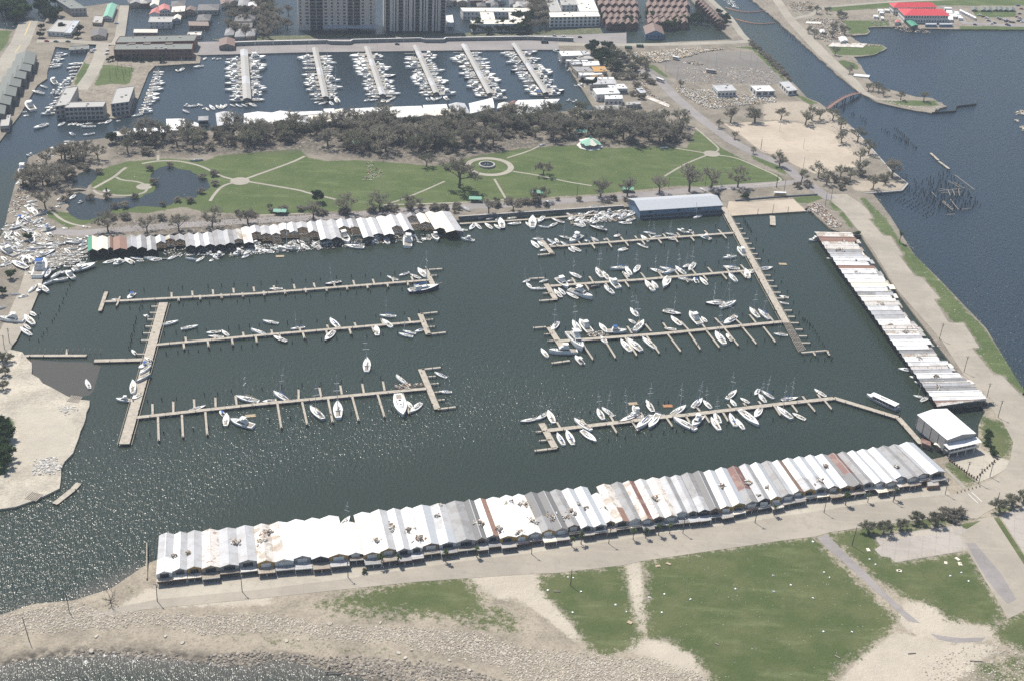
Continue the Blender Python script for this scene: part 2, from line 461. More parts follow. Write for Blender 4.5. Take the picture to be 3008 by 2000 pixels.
# --- the northern shore: road, grass, driveways, rubble
shore_poly = fpts([-400, 1890, -200, 1850, 0, 1802, 96, 1771, 214, 1760, 325, 1725, 409, 1668, 432, 1655, 480, 1640, 1000, 1585, 1750, 1490,
                   2400, 1402, 2690, 1352, 2740, 1352, 2772, 1345, 2790, 1335, 2830, 1320, 2872, 1300, 2874, 1251, 2884, 1228, 2893, 1213, 3000, 1160,
                   3500, 1760, 4300, 2400, 3300, 2900, 2200, 2500, 1300, 2080, 1094, 2002, 1018, 1985, 903, 1955, 826, 1938, 727, 1955, 574, 1945,
                   383, 1924, 268, 1922, 96, 1936, 0, 1962, -200, 1985, -400, 2040])
gA = [pts('42', [500, 990, 700, 930, 900, 880, 1250, 790, 1550, 760, 1640, 830, 1760, 960, 1720, 1080, 1500, 1105, 1150, 1030, 980, 1040, 760, 1010]),
      pts('43', [225, 775, 560, 725, 870, 690, 900, 900, 960, 1100, 1000, 1240, 900, 1330, 760, 1380, 600, 1330, 480, 1130, 330, 980, 220, 900]),
      pts('43', [1000, 665, 1500, 585, 2091, 500]) + pts('44', [440, 475, 500, 490, 560, 570, 700, 710, 850, 860, 1000, 990, 1110, 1110, 1050, 1200, 830, 1380, 700, 1450, 590, 1600, 590, 2300]) + pts('43', [1580, 2200, 1540, 1568, 1400, 1370, 1200, 1265, 1050, 1235, 1030, 1080, 1050, 800]),
      pts('44', [590, 450, 850, 400, 1380, 320, 1660, 285, 1730, 330, 1500, 370, 940, 460, 990, 540, 950, 590, 1060, 630, 1100, 672, 1660, 592, 1750, 760, 1940, 1060, 1880, 1150, 1700, 1140, 1500, 1100, 1400, 1000, 1300, 970, 1180, 950, 1050, 850, 900, 745, 700, 560]),
      pts('44', [1850, 1200, 1960, 1100, 2200, 1000, 2600, 1000, 2500, 1400, 2091, 1320, 1900, 1270]),
      pts('44', [1840, 260, 2091, 170, 2300, 100, 2300, 150, 2091, 220, 1880, 295]),
      pts('z5', [1110, 110, 1340, 160, 1460, 350, 1440, 600, 1290, 570, 1120, 420, 1085, 250]),
      pts('z5', [700, 640, 880, 700, 1060, 870, 930, 915, 720, 730])]
gA_sparse = [pts('42', [0, 1200, 300, 1215, 700, 1290, 1000, 1310, 1400, 1400, 1200, 1430, 700, 1390, 300, 1350, 0, 1330]), pts('42', [250, 1010, 1000, 860, 1700, 880, 2091, 1050, 2091, 1290, 1500, 1170, 700, 1140]),
             pts('44', [1600, 1400, 2091, 1300, 2400, 1400, 2300, 1800, 1700, 1700]), pts('41', [0, 1250, 380, 1240, 330, 1300, 0, 1320]),
             pts('41', [1450, 1190, 2091, 1200, 2091, 1290, 1500, 1250]), pts('41', [880, 830, 1150, 860, 1180, 960, 950, 960])]
sA = [pts('42', [1600, 755, 2091, 735]) + pts('43', [220, 770, 330, 985, 480, 1150, 570, 1290, 450, 1250, 250, 1080, 60, 960, -60, 930]) + pts('42', [1900, 960, 1750, 880]),
      pts('43', [870, 688, 1000, 662, 1020, 900, 1050, 1200, 960, 1180, 920, 950]),
      pts('43', [990, 1250, 1200, 1275, 1400, 1375, 1520, 1560, 1300, 1500, 1050, 1400, 900, 1340]),
      pts('44', [1180, 950, 1300, 970, 1420, 1010, 1500, 1100, 1700, 1140, 1880, 1170, 1850, 1250, 1500, 1300, 1250, 1230, 1120, 1120]),
      pts('44', [830, 1390, 1100, 1200, 1500, 1300, 1900, 1290, 1700, 1500, 1300, 1700, 600, 1700]),
      pts('41', [1130, 870, 2091, 800, 2091, 1000, 900, 1020])]
def g_north(X, Y):
    a = np.maximum(softmask(gA[1:], 17.0)(X, Y), softmask(gA[:1], 26.0)(X, Y))
    b = softmask(gA_sparse, 14.0)(X, Y) * 0.53
    return np.maximum(a, b)
def z_north(X, Y):
    d = np.minimum(linedist(X, Y, SHORE), linedist(X, Y, BEACH))
    e = np.clip(d / 6.0, 0, 1); e = e * e * (3 - 2 * e)
    return -1.08 * (1 - e)
struct(sheet('shore_ground', shore_poly, Z0, M_shore, 2.2, res=2.6, zfun=z_north,
             attrs={'g': g_north, 's': softmask(sA, 9.0), 'd': lambda X, Y: np.clip(1 - linedist(X, Y, SHORE) / 9.0, 0, 1) * (Y < px(500, 1890).y)}))

# --- park island
park_poly = fpts([30, 1042, 41, 1002, 73, 930, 80, 906, 112, 822, 150, 792, 230, 768, 262, 735, 300, 706, 900, 668, 1345, 652, 1500, 634, 1850, 612, 1872, 596, 2112, 572,
                  2132, 640, 2250, 632, 2360, 622, 2372, 612, 2398, 640, 2440, 678, 2480, 690, 2530, 700, 2640, 870, 2800, 1080, 2893, 1213, 3000, 1160, 3008, 1154, 2896, 969, 2762, 829, 2685, 753, 2615, 640,
                  2564, 574, 2540, 570, 2649, 562, 2666, 541, 2622, 508, 2581, 465, 2533, 410, 2500, 376, 2459, 339, 2428, 322, 2405, 305, 2371, 292, 2340, 258,
                  2212, 136, 2199, 124, 2137, 44, 2083, 0, 2010, -80, 1960, -80, 2060, 40, 2150, 120, 2000, 126, 1805, 140, 1690, 128, 1640, 138, 1646, 165, 1712, 270, 1748, 328,
                  1640, 332, 1300, 345, 1000, 362, 640, 386, 480, 402, 340, 406, 280, 414, 210, 422, 150, 440, 85, 467, 75, 500, 45, 545, 30, 600, 12, 680, -10, 720, -200, 940, -400, 1100, -200, 1100])
lawn = fpts([265, 512, 370, 480, 490, 470, 600, 478, 640, 462, 760, 450, 880, 442, 905, 468, 960, 478, 1050, 475, 1130, 480, 1270, 492, 1330, 480, 1400, 462, 1520, 442, 1650, 432, 1700, 430, 1790, 440, 1950, 432, 2015, 440, 2035, 405, 2045, 382, 2062, 395, 2120, 440, 2200, 482, 2295, 522, 2305, 538, 2200, 548, 2100, 555, 1990, 550, 1900, 560, 1750, 576, 1640, 582, 1500, 592, 1380, 600, 1250, 606, 1120, 622, 960, 627, 800, 637, 700, 632, 600, 628, 540, 612, 430, 632, 380, 628, 330, 642, 260, 662, 200, 674, 140, 642, 128, 622, 200, 630, 300, 600, 400, 590, 270, 560])
gB = [lawn, pts('13', [1170, 560, 1260, 590, 1380, 690, 1330, 680, 1200, 600]), pts('13', [1900, 420, 2100, 415, 2359, 650]) + pts('14', [60, 460, 240, 640, 400, 830, 570, 905, 500, 920, 380, 840, 200, 640, 0, 440]),
      pts('24', [660, 420, 720, 440, 790, 510, 720, 520]), pts('24', [740, 530, 800, 530, 900, 668, 850, 660]), pts('24', [360, 400, 580, 380, 640, 400, 580, 420, 480, 450, 380, 440]),
      pts('24', [920, 400, 980, 390, 1060, 470, 1170, 580, 1290, 760, 1400, 870, 1500, 970, 1630, 1108, 1790, 1290, 1890, 1400]) + pts('34', [1850, -60, 2020, 195, 2230, 470, 2350, 640, 2480, 800, 2310, 760, 2165, 608, 2090, 603, 1905, 375, 1975, 372, 1835, 160, 1725, 155]) + pts('24', [1570, 1280, 1630, 1275, 1470, 1088, 1410, 1080, 1280, 905, 1312, 900, 1205, 735, 1140, 735, 1010, 580, 1045, 575]),
      pts('24', [0, 20, 100, 60, 250, 120, 360, 230, 250, 180, 100, 110, 0, 60])]
sB = [pts('13', [1850, 1085, 2359, 1060]) + pts('14', [400, 1080, 640, 1130, 740, 1170, 740, 1250, 850, 1310, 1000, 1440]) + pts('24', [900, 130, 620, 180, 540, 190, 360, 110, 250, 40]) + pts('13', [2180, 1330, 2060, 1240]),
      pts('14', [100, 900, 420, 890, 640, 960, 860, 1110, 1100, 1370, 900, 1400, 700, 1150, 400, 1060, 100, 1050]), pts('24', [880, 250, 1340, 270, 1290, 325, 980, 345, 870, 330]),
      pts('24', [0, 430, 360, 410, 470, 510, 0, 545])]
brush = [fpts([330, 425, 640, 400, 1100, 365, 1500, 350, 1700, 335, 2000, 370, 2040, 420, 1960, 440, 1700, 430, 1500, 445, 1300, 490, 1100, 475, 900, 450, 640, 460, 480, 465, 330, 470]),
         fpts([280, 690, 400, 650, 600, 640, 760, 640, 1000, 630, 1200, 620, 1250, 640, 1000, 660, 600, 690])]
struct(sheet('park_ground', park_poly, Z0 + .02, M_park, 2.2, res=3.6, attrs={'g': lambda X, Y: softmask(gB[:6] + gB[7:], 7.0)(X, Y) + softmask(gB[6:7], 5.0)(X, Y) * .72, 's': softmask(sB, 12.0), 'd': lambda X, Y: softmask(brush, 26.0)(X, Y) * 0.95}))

# --- lesser pieces of land
bar_poly = fpts([-300, 1010, 30, 1030, 64, 1039, 80, 1060, 95, 1070, 92, 1103, 149, 1141, 200, 1168, 249, 1180, 264, 1180, 237, 1270, 217, 1334, 190, 1358, 180, 1400, 176, 1438, 141, 1454, 100, 1473, 46, 1492, 0, 1500, -300, 1560])
struct(sheet('sandbar', rough(bar_poly, 0.9, 5, 4), Z0 + .04, M_bar, 2.2, res=4, attrs={'g': softmask([pts('31', [-300, 980, 70, 980, 140, 1000, 100, 1100, 60, 1474, -300, 1500])], 6.0), 's': softmask([pts('31', [150, 880, 650, 900, 600, 1300, 150, 1400])], 30), 'd': zero}))
quay_far = fpts([560, 128, 690, 125, 1000, 116, 1690, 106, 1840, 100, 1840, 132, 1690, 140, 1641, 150, 1370, 152, 900, 158, 600, 166, 575, 166])
struct(sheet('far_quay', quay_far, Z0 + .01, M_asph, 2.2))
penin = fpts([455, 198, 437, 217, 407, 292, 383, 342, 340, 352, 200, 352, 166, 340, 175, 310, 217, 237, 251, 176, 262, 150, 330, 138, 575, 138, 575, 166, 590, 172, 588, 190])
struct(sheet('condominium_ground', penin, Z0 + .06, M_park, 2.2, res=4, attrs={'g': softmask([pts('11', [890, 575, 1160, 600, 1120, 745, 960, 740, 820, 760]), pts('11', [720, 560, 790, 570, 690, 760, 630, 740])], 3), 's': lambda X, Y: np.full(X.shape, 0.45), 'd': zero}))
bankl = fpts([-500, 40, 40, 92, 90, 62, 130, 70, 190, 125, 260, 132, 251, 150, 200, 146, 163, 142, 139, 217, 139, 235, 110, 255, 60, 340, 0, 420, -200, 620, -500, 900])
struct(sheet('townhouse_bank', bankl, Z0 + .03, M_park, 2.2, res=6, attrs={'g': softmask([pts('11', [-200, 330, 120, 235, 60, 400, -100, 560])], 5), 's': lambda X, Y: np.full(X.shape, 0.3), 'd': zero}))
blk = fpts([130, 70, 150, 40, 200, 30, 330, 12, 372, 28, 352, 80, 340, 136, 300, 137, 190, 126])
struct(sheet('dry_block_ground', blk, Z0 + .05, M_park, 1.6, res=6, attrs={'g': softmask([pts('11', [330, 290, 620, 310, 610, 340, 340, 330])], 4), 's': lambda X, Y: np.full(X.shape, 0.3), 'd': zero}))
lawn2 = fpts([620, 118, 760, 108, 980, 104, 1300, 100, 1500, 96, 1690, 88, 1760, 78, 1780, 118, 1690, 112, 1000, 121, 690, 128])
struct(sheet('tower_lawn', lawn2, 0.25, M_park, 0.8, res=6, attrs={'g': lambda X, Y: np.full(X.shape, 0.55), 's': zero, 'd': lambda X, Y: np.full(X.shape, 0.45)}))
buck = fpts([2150, -120, 2190, -10, 2259, 44, 2320, 98, 2384, 156, 2452, 217, 2496, 254, 2527, 278, 2578, 305, 2649, 322, 2737, 337, 2748, 325, 2781, 317, 2737, 292, 2690, 289, 2615, 268, 2580, 260, 2547, 231, 2530, 200, 2506, 171, 2564, 166, 2595, 153, 2605, 146, 2591, 136, 2533, 132, 2513, 122, 2496, 109, 2547, 105, 2556, 97, 2547, 85, 2615, 82, 2700, 88, 2734, 88, 2818, 90, 3008, 91, 3600, 96, 3600, -160])
struct(sheet('levee_ground', rough(buck, 1.0, 6, 9), Z0 + .02, M_park, 2.2, res=6,
      attrs={'g': softmask([pts('14', [760, 190, 1190, 190, 1190, 235, 1000, 245, 1020, 300, 840, 305, 820, 230]), pts('14', [600, 80, 1150, 20, 2500, -20, 2500, 60, 1640, 60, 1180, 80, 700, 110]), pts('14', [640, 400, 1120, 400, 1160, 430, 1050, 490, 720, 490]), pts('14', [1900, 100, 2300, 100, 2280, 160, 1950, 160]), pts('14', [1800, 240, 2500, 240, 2500, 275, 1800, 270]), pts('14', [1050, 870, 1500, 890, 1640, 880, 1600, 930, 1300, 930]), pts('14', [720, 520, 900, 560, 940, 620, 800, 600])], 6.0),
             's': lambda X, Y: np.full(X.shape, 0.42), 'd': zero}))

# --- shallows, ponds
shallow = smooth_poly(fpts([70, 1050, 150, 1062, 300, 1064, 285, 1110, 272, 1160, 230, 1165, 200, 1170, 145, 1142, 90, 1104, 90, 1072]), 1)
M_shal = make_water('shallow_water', (0.070, 0.062, 0.046), (0.050, 0.048, 0.038), wind_attr=False, amp=0.01)
struct(sheet('shallow_water', shallow, 0.03, M_shal))
pond1 = pts('21', [1310, 190, 1380, 140, 1450, 120, 1550, 150, 1650, 165, 1720, 215, 1800, 250, 1820, 310, 1790, 340, 1740, 345, 1700, 400, 1560, 400, 1480, 460, 1400, 480, 1190, 475, 1150, 490, 990, 500, 880, 560, 780, 592, 680, 590, 600, 545, 570, 500, 600, 470, 565, 420, 620, 380, 690, 352, 740, 370, 830, 400, 900, 415, 1000, 400, 1130, 392, 1210, 410, 1260, 370, 1330, 350, 1350, 300, 1310, 240])
pond2 = pts('21', [615, 318, 640, 250, 680, 190, 780, 150, 860, 165, 870, 200, 800, 260, 760, 318, 690, 338])
for i, p_ in enumerate((pond1, pond2)):
    struct(sheet('pond', rough(p_, 0.8, 4, 20 + i), Z0 + .05, M_pond))
struct(sheet('flooded_lot', rough(pts('13', [1280, 560, 1560, 500, 1640, 470, 1900, 460, 2080, 460, 2130, 500, 2359, 700, 2359, 740, 2060, 740, 1450, 715, 1360, 620]), 1.5, 5, 31), Z0 + .05, M_mud))
struct(sheet('flooded_road', rough(pts('13', [1150, 590, 1200, 600, 1420, 740, 1380, 745, 1200, 650]), .8, 5, 32), Z0 + .06, M_mud))

# --- roads and pavements
road_top = pts('f', [249, 1806, 337, 1790, 459, 1765, 750, 1737, 1000, 1706, 1362, 1652, 1550, 1630, 1883, 1580, 2208, 1534, 2591, 1476, 2805, 1454, 2874, 1427, 2931, 1404, 2965, 1361, 2975, 1302, 2944, 1241, 2930, 1225, 2829, 1103, 2764, 1002, 2635, 857, 2561, 735, 2520, 681, 2476, 626, 2435, 592, 2411, 575, 2486, 575, 2523, 599, 2550, 623, 2561, 647, 2550, 648, 2595, 699, 2615, 699, 2652, 755, 2642, 757, 2686, 816, 2706, 820, 2761, 882, 2742, 884, 2784, 950, 2795, 953, 2829, 954, 2876, 1025, 2854, 1027, 2917, 1105, 2942, 1107, 2991, 1158, 3030, 1200, 3120, 1330, 3300, 1500])
road_bot = pts('f', [3300, 1560, 3100, 1480, 2920, 1496, 2890, 1512, 2870, 1527, 2736, 1526, 2533, 1553, 2434, 1568, 2392, 1580, 2300, 1591, 1883, 1652, 1833, 1664, 1634, 1687, 1550, 1690, 1209, 1714, 750, 1763, 420, 1795, 280, 1822])
road = struct(sheet('shore_road', road_top + road_bot, Z0 + .07, M_road))
apron = pts('f', [459, 1768, 750, 1739, 1000, 1708, 1362, 1654, 1550, 1632, 1883, 1582, 2208, 1536, 2591, 1478, 2790, 1457, 2750, 1390, 2648, 1408, 2346, 1446, 2131, 1492, 1737, 1545, 1347, 1591, 1113, 1622, 757, 1652, 459, 1685])
struct(sheet('boathouse_apron', apron, Z0 + .04, M_conc))
struct(sheet('white_boathouse_plaza', pts('z5', [690, 545, 740, 580, 900, 520, 1080, 470, 1210, 540, 1430, 620, 1370, 720, 1230, 800, 1060, 868, 940, 760, 830, 690]), Z0 + .085, M_conc))
struct(sheet('walkway', pts('z5', [690, 690, 730, 730, 930, 915, 900, 945, 680, 720]), Z0 + .09, M_path))
struct(sheet('parking_lot', pts('44', [940, 475, 1590, 378, 1740, 352, 1600, 462, 1655, 575, 1100, 668, 1060, 630, 990, 620, 940, 570, 985, 540]), Z0 + .06, M_lot))
struct(sheet('side_street', pts('44', [1735, 335, 1850, 318, 2091, 690, 2300, 960, 2091, 1040, 1960, 1105, 1940, 1060, 1660, 590, 1590, 462, 1740, 352]), Z0 + .065, M_road))
struct(sheet('kerb_lawn', pts('44', [1855, 325, 1895, 320, 2091, 620, 2300, 900, 2300, 970, 2091, 690]), Z0 + .09, M_shore, attrs={'g': lambda X, Y: np.ones(X.shape), 's': zero, 'd': zero}))
struct(sheet('kerb_lawn', pts('44', [1595, 376, 1755, 348, 1650, 412, 1625, 405]), Z0 + .09, M_shore, attrs={'g': lambda X, Y: np.ones(X.shape), 's': zero, 'd': zero}))
struct(sheet('parking_lot', pts('44', [1905, 312, 2091, 232, 2400, 130, 2900, 700, 2400, 960, 2091, 605]), Z0 + .06, M_lot))
struct(sheet('asphalt_drive', pts('44', [500, 482, 580, 452, 640, 520, 740, 620, 900, 770, 1000, 880, 1150, 1020, 1290, 1135, 1200, 1120, 1050, 980, 900, 845, 700, 665, 560, 545]), Z0 + .05, M_asph))
struct(sheet('asphalt_drive', pts('44', [1370, 1215, 1470, 1235, 1600, 1250, 1790, 1245, 1760, 1275, 1560, 1285, 1430, 1260]), Z0 + .05, M_asph))
struct(sheet('asphalt_patch', pts('44', [1640, 520, 1710, 520, 1900, 740, 2030, 950, 1960, 990, 1800, 800]), Z0 + .075, M_asph))
struct(sheet('sand_parking_lot', rough(sB[0], 1.0, 6, 40), Z0 + .055, M_sandlot))
struct(sheet('boat_ramp', pts('24', [-200, 430, 0, 440, 360, 410, 420, 470, 470, 515, 0, 545, -225, 560]), Z0 + .06, M_sandlot, 0.9))
struct(ribbon('park_drive', fpts([1812, 160, 1850, 195, 1941, 245, 1978, 284, 2030, 330, 2076, 366, 2144, 417, 2212, 454, 2300, 488, 2350, 530, 2440, 590]), 10, Z0 + .08, M_asph))
struct(ribbon('park_drive', fpts([110, 680, 230, 690, 500, 668, 750, 653, 960, 642, 1174, 626, 1350, 613, 1550, 604, 1856, 580, 2120, 556, 2344, 540, 2420, 575]), 9, Z0 + .06, M_asph))
struct(ribbon('park_drive', fpts([110, 680, 120, 740, 90, 850, 60, 920, 20, 1000, -20, 1050]), 12, Z0 + .065, M_road))
struct(ribbon('levee_road', fpts([1640, 134, 1760, 136, 1850, 136, 2000, 134, 2100, 130, 2170, 128, 2199, 124]), 9, Z0 + .07, M_path))
struct(ribbon('levee_road', fpts([2195, 122, 2178, 105, 2145, 58, 2083, 0, 2010, -70]), 7, Z0 + .09, M_path))
struct(ribbon('levee_road', fpts([2230, -60, 2286, 10, 2320, 61, 2360, 102, 2418, 163, 2462, 203, 2506, 244, 2533, 275, 2574, 295, 2650, 300]), [10, 10, 10, 12, 13, 12, 10, 8, 6, 4], Z0 + .07, M_road))
struct(ribbon('levee_road', fpts([2320, 61, 2380, 48, 2420, 25, 2600, 10, 2780, 2, 3200, -5]), 6, Z0 + .06, M_path))
struct(ribbon('restaurant_road', pts('14', [1640, 60, 1780, 120, 1840, 210, 2200, 230, 2700, 240]), 10, Z0 + .06, M_asph))
struct(ribbon('approach_road', pts('11', [250, 195, 180, 380, 60, 560, -150, 800]), 17, Z0 + .06, M_path))
struct(ribbon('approach_road', pts('11', [320, 370, 560, 365, 800, 385, 990, 395, 1040, 330, 1080, 60]), 9, Z0 + .08, M_path))
struct(ribbon('approach_road', pts('11', [890, 400, 860, 520, 800, 650, 700, 790]), 11, Z0 + .085, M_path))
for a, b in (((265, 200), (215, 320)), ((180, 405), (130, 470))):
    struct(ribbon('lane_marking', pts('11', [*a, *b]), .8, Z0 + .09, M_yellow))
for l, w_ in (([1820, 430, 1850, 380, 1920, 300, 2020, 268], 2.2), ([2020, 242, 1900, 210, 1760, 130, 1620, 95, 1530, 80, 1370, 80, 1230, 105], 2.2), ([2135, 235, 2359, 155, 2550, 85, 2640, 40], 2.2),
              ([2135, 258, 2359, 295, 2620, 340, 2640, 352, 2910, 415], 2.2), ([810, 320, 900, 270, 1000, 215, 1060, 160, 1095, 138], 2.4), ([1005, 222, 1060, 250, 1200, 260, 1280, 300, 1270, 340, 1240, 362, 1130, 382, 990, 380, 850, 370, 812, 335], 2.0), ([450, 520, 530, 590, 640, 635, 790, 655], 2.0), ([1370, 80, 1370, 30], 2.0)):
    struct(ribbon('park_path', smooth_poly(pts('21', l), 2, False), w_, Z0 + .075, M_path))
for c, l in (('22', [1170, 445, 1260, 420, 1480, 330, 1640, 258]), ('22', [2070, 238, 2170, 410]), ('23', [20, 172, 240, 205, 500, 265, 700, 295]), ('22', [2180, 55, 2359, 0, 2460, -48]), ('23', [1330, 215, 1500, 110, 1705, 28]), ('13', [1410, 1295, 1690, 1340]),
             ('13', [1770, 1335, 1810, 1305, 1750, 1250, 1600, 1120]), ('23', [1790, 30, 1950, 50, 2150, 140, 2310, 210, 2359, 262, 2100, 292]), ('22', [1100, 462, 1500, 452, 2000, 432, 2150, 417]), ('22', [50, 552, 420, 537])):
    struct(ribbon('park_path', smooth_poly(pts(c, l), 2, False), 1.7, Z0 + .08, M_path))
def disc(c, x, y, r_, n=28, a0=0): 
    q = g(c, x, y)
    return [q + Vector((math.cos(a0 + 2 * math.pi * i / n) * r_, math.sin(a0 + 2 * math.pi * i / n) * r_, 0)) for i in range(n)]
struct(sheet('path_circle', disc('21', 2080, 257, 7.0), Z0 + .095, M_path))
struct(sheet('path_circle', disc('21', 1250, 305, 5.5), Z0 + .095, M_path))
struct(sheet('path_circle', disc('13', 1740, 1345, 6.5), Z0 + .095, M_path))
struct(ribbon('fountain_path', disc('22', 2025, 130, 16.5, 40), 4.5, Z0 + .09, M_path, closed=True))
# parking stall lines
for i in range(22):
    t_ = i / 21
    p0 = f('44', 1010 + 570 * t_, 478 - 84 * t_); p1 = f('44', 1022 + 570 * t_, 502 - 84 * t_)
    struct(ribbon('stall_line', fpts([*p0, *p1]), .16, Z0 + .064, M_yellow))
for i in range(16):
    t_ = i / 15
    p0 = f('44', 1115 + 520 * t_, 650 - 80 * t_); p1 = f('44', 1107 + 520 * t_, 632 - 80 * t_)
    struct(ribbon('stall_line', fpts([*p0, *p1]), .16, Z0 + .064, M_yellow))
for a in (0, 1):
    struct(ribbon('lane_marking', pts('z5', [950 + a * 40, 995 - a * 18, 1065 + a * 45, 1105 - a * 18]), .35, Z0 + .08, M_whitep))
# ------------------------------------------------------------------ shared paints
M_hull = {
 'white': plain('gelcoat_white', (0.78, 0.78, 0.76), 0.28, 0.05, 0.6, dirt=(0.5, 0.46, 0.38), dirt_amt=0.35),
 'cream': plain('gelcoat_cream', (0.70, 0.64, 0.50), 0.3, 0.06, 0.6), 'grey': plain('gelcoat_grey', (0.34, 0.35, 0.36), 0.4, 0.08),
 'navy': plain('hull_navy', (0.02, 0.035, 0.10), 0.25, 0.1), 'dark': plain('hull_dark', (0.06, 0.065, 0.07), 0.35, 0.15),
 'maroon': plain('hull_maroon', (0.13, 0.025, 0.025), 0.3, 0.1), 'teal': plain('hull_teal', (0.16, 0.42, 0.42), 0.4, 0.1)}
M_deck = plain('deck_offwhite', (0.70, 0.69, 0.65), 0.55, 0.07, 1.2, dirt=(0.38, 0.34, 0.27), dirt_amt=0.5)
M_sole = plain('cockpit_sole', (0.26, 0.23, 0.19), 0.8, 0.2, 1.5)
M_glass = plain('boat_window', (0.02, 0.025, 0.03), 0.12, 0.1, spec=0.6)
M_alu = plain('mast_aluminium', (0.55, 0.56, 0.57), 0.4, 0.06, metal=0.3)
M_cov = {'blue': plain('canvas_blue', (0.035, 0.10, 0.30), 0.9, 0.12), 'white': plain('canvas_white', (0.66, 0.65, 0.62), 0.9, 0.08), 'tan': plain('canvas_tan', (0.38, 0.30, 0.20), 0.9, 0.12), 'green': plain('canvas_green', (0.05, 0.14, 0.09), 0.9, 0.1)}
M_bottom = plain('antifouling', (0.10, 0.05, 0.045), 0.8, 0.2)
M_wood = plain('weathered_wood', (0.30, 0.26, 0.21), 0.85, 0.22, 1.6, dirt=(0.16, 0.14, 0.11), dirt_amt=0.5)
M_woodd = plain('dark_timber', (0.075, 0.062, 0.05), 0.9, 0.25, 1.2)
M_pile = plain('piling_timber', (0.034, 0.031, 0.029), 0.85, 0.3, 1.5)
M_plank = None
def plank_mat():
    m, t, b = nodes('dock_planks'); o = coords(t, 'Object'); p = worldpos(t)
    wv = nd(t, 'ShaderNodeTexNoise'); wv.inputs['Scale'].default_value = 0.5; t.links.new(p, wv.inputs['Vector'])
    n2 = noise(t, 2.2, 4, 0.7, p)
    c = ramp(t, wv.outputs['Fac'], [(0.3, (0.30, 0.265, 0.215)), (0.7, (0.42, 0.375, 0.31))])
    c = mixc(t, mth(t, 'MULTIPLY', step(t, n2, 0.5, 0.72), 0.6), c, (0.19, 0.165, 0.135))
    t.links.new(c, b.inputs['Base Color']); b.inputs['Roughness'].default_value = 0.85; b.inputs['Specular IOR Level'].default_value = 0.15
    return m
M_plank = plank_mat()

# ------------------------------------------------------------------ boats (length 10 along x, bow at +x, waterline z = 0)
def hull_mesh(name, mat, beam, sheer0, sheer1, full=0.5, transom=0.75, keel=-0.45, n=13):
    """lofted hull: sides, bilge, transom; deck is a separate piece"""
    mb = MB(); rings = []
    for i in range(n):
        s = i / (n - 1); x = -5 + 10 * s
        b = beam / 2 * (transom + (1 - transom) * math.sin(min(1, s / 0.45) * math.pi / 2)) if s < 0.45 else beam / 2 * max(0.02, (1 - ((s - 0.45) / 0.55) ** (2.0 + full)))
        zs = sheer0 + (sheer1 - sheer0) * s ** 1.6; zk = keel * (1 - 0.9 * max(0, (s - 0.6) / 0.4) ** 1.5)
        xo = 0.35 * max(0, (s - 0.7) / 0.3)
        rings.append([(x - xo, 0, zk), (x - xo * .6, b * 0.62, zk * 0.55), (x, b * 0.92, zs * 0.35), (x + xo * .3, b, zs)])
    for a, c in zip(rings, rings[1:]):
        for k in range(3):
            mb.poly([a[k], c[k], c[k + 1], a[k + 1]][::-1], 1 if k == 0 else 0)
            m_ = [(p[0], -p[1], p[2]) for p in (a[k], c[k], c[k + 1], a[k + 1])]
            mb.poly(m_, 1 if k == 0 else 0)
    r = rings[0]
    mb.poly([r[0], r[1], r[2], r[3], (r[3][0], -r[3][1], r[3][2]), (r[2][0], -r[2][1], r[2][2]), (r[1][0], -r[1][1], r[1][2])])
    return mb.mesh(name, [mat, M_bottom], True), rings
def deck_mesh(rings, drop=0.05):
    mb = MB()
    for a, c in zip(rings, rings[1:]):
        p, q = a[3], c[3]
        mb.poly([(p[0], -p[1] * .97, p[2] - drop), (q[0], -q[1] * .97, q[2] - drop), (q[0], q[1] * .97, q[2] - drop), (p[0], p[1] * .97, p[2] - drop)])
    return mb.mesh('deck', M_deck)
def loft_box(mb, x0, x1, w0, w1, z0, z1, slope0=0.15, slope1=0.5, side=0.08, mi=0):
    lo = [(x0, -w0 / 2, z0), (x1, -w1 / 2, z0), (x1, w1 / 2, z0), (x0, w0 / 2, z0)]
    hi = [(x0 + slope0, -w0 / 2 + side, z1), (x1 - slope1, -w1 / 2 + side, z1), (x1 - slope1, w1 / 2 - side, z1), (x0 + slope0, w0 / 2 - side, z1)]
    mb.prism(lo, hi, mi)
_bp = {}
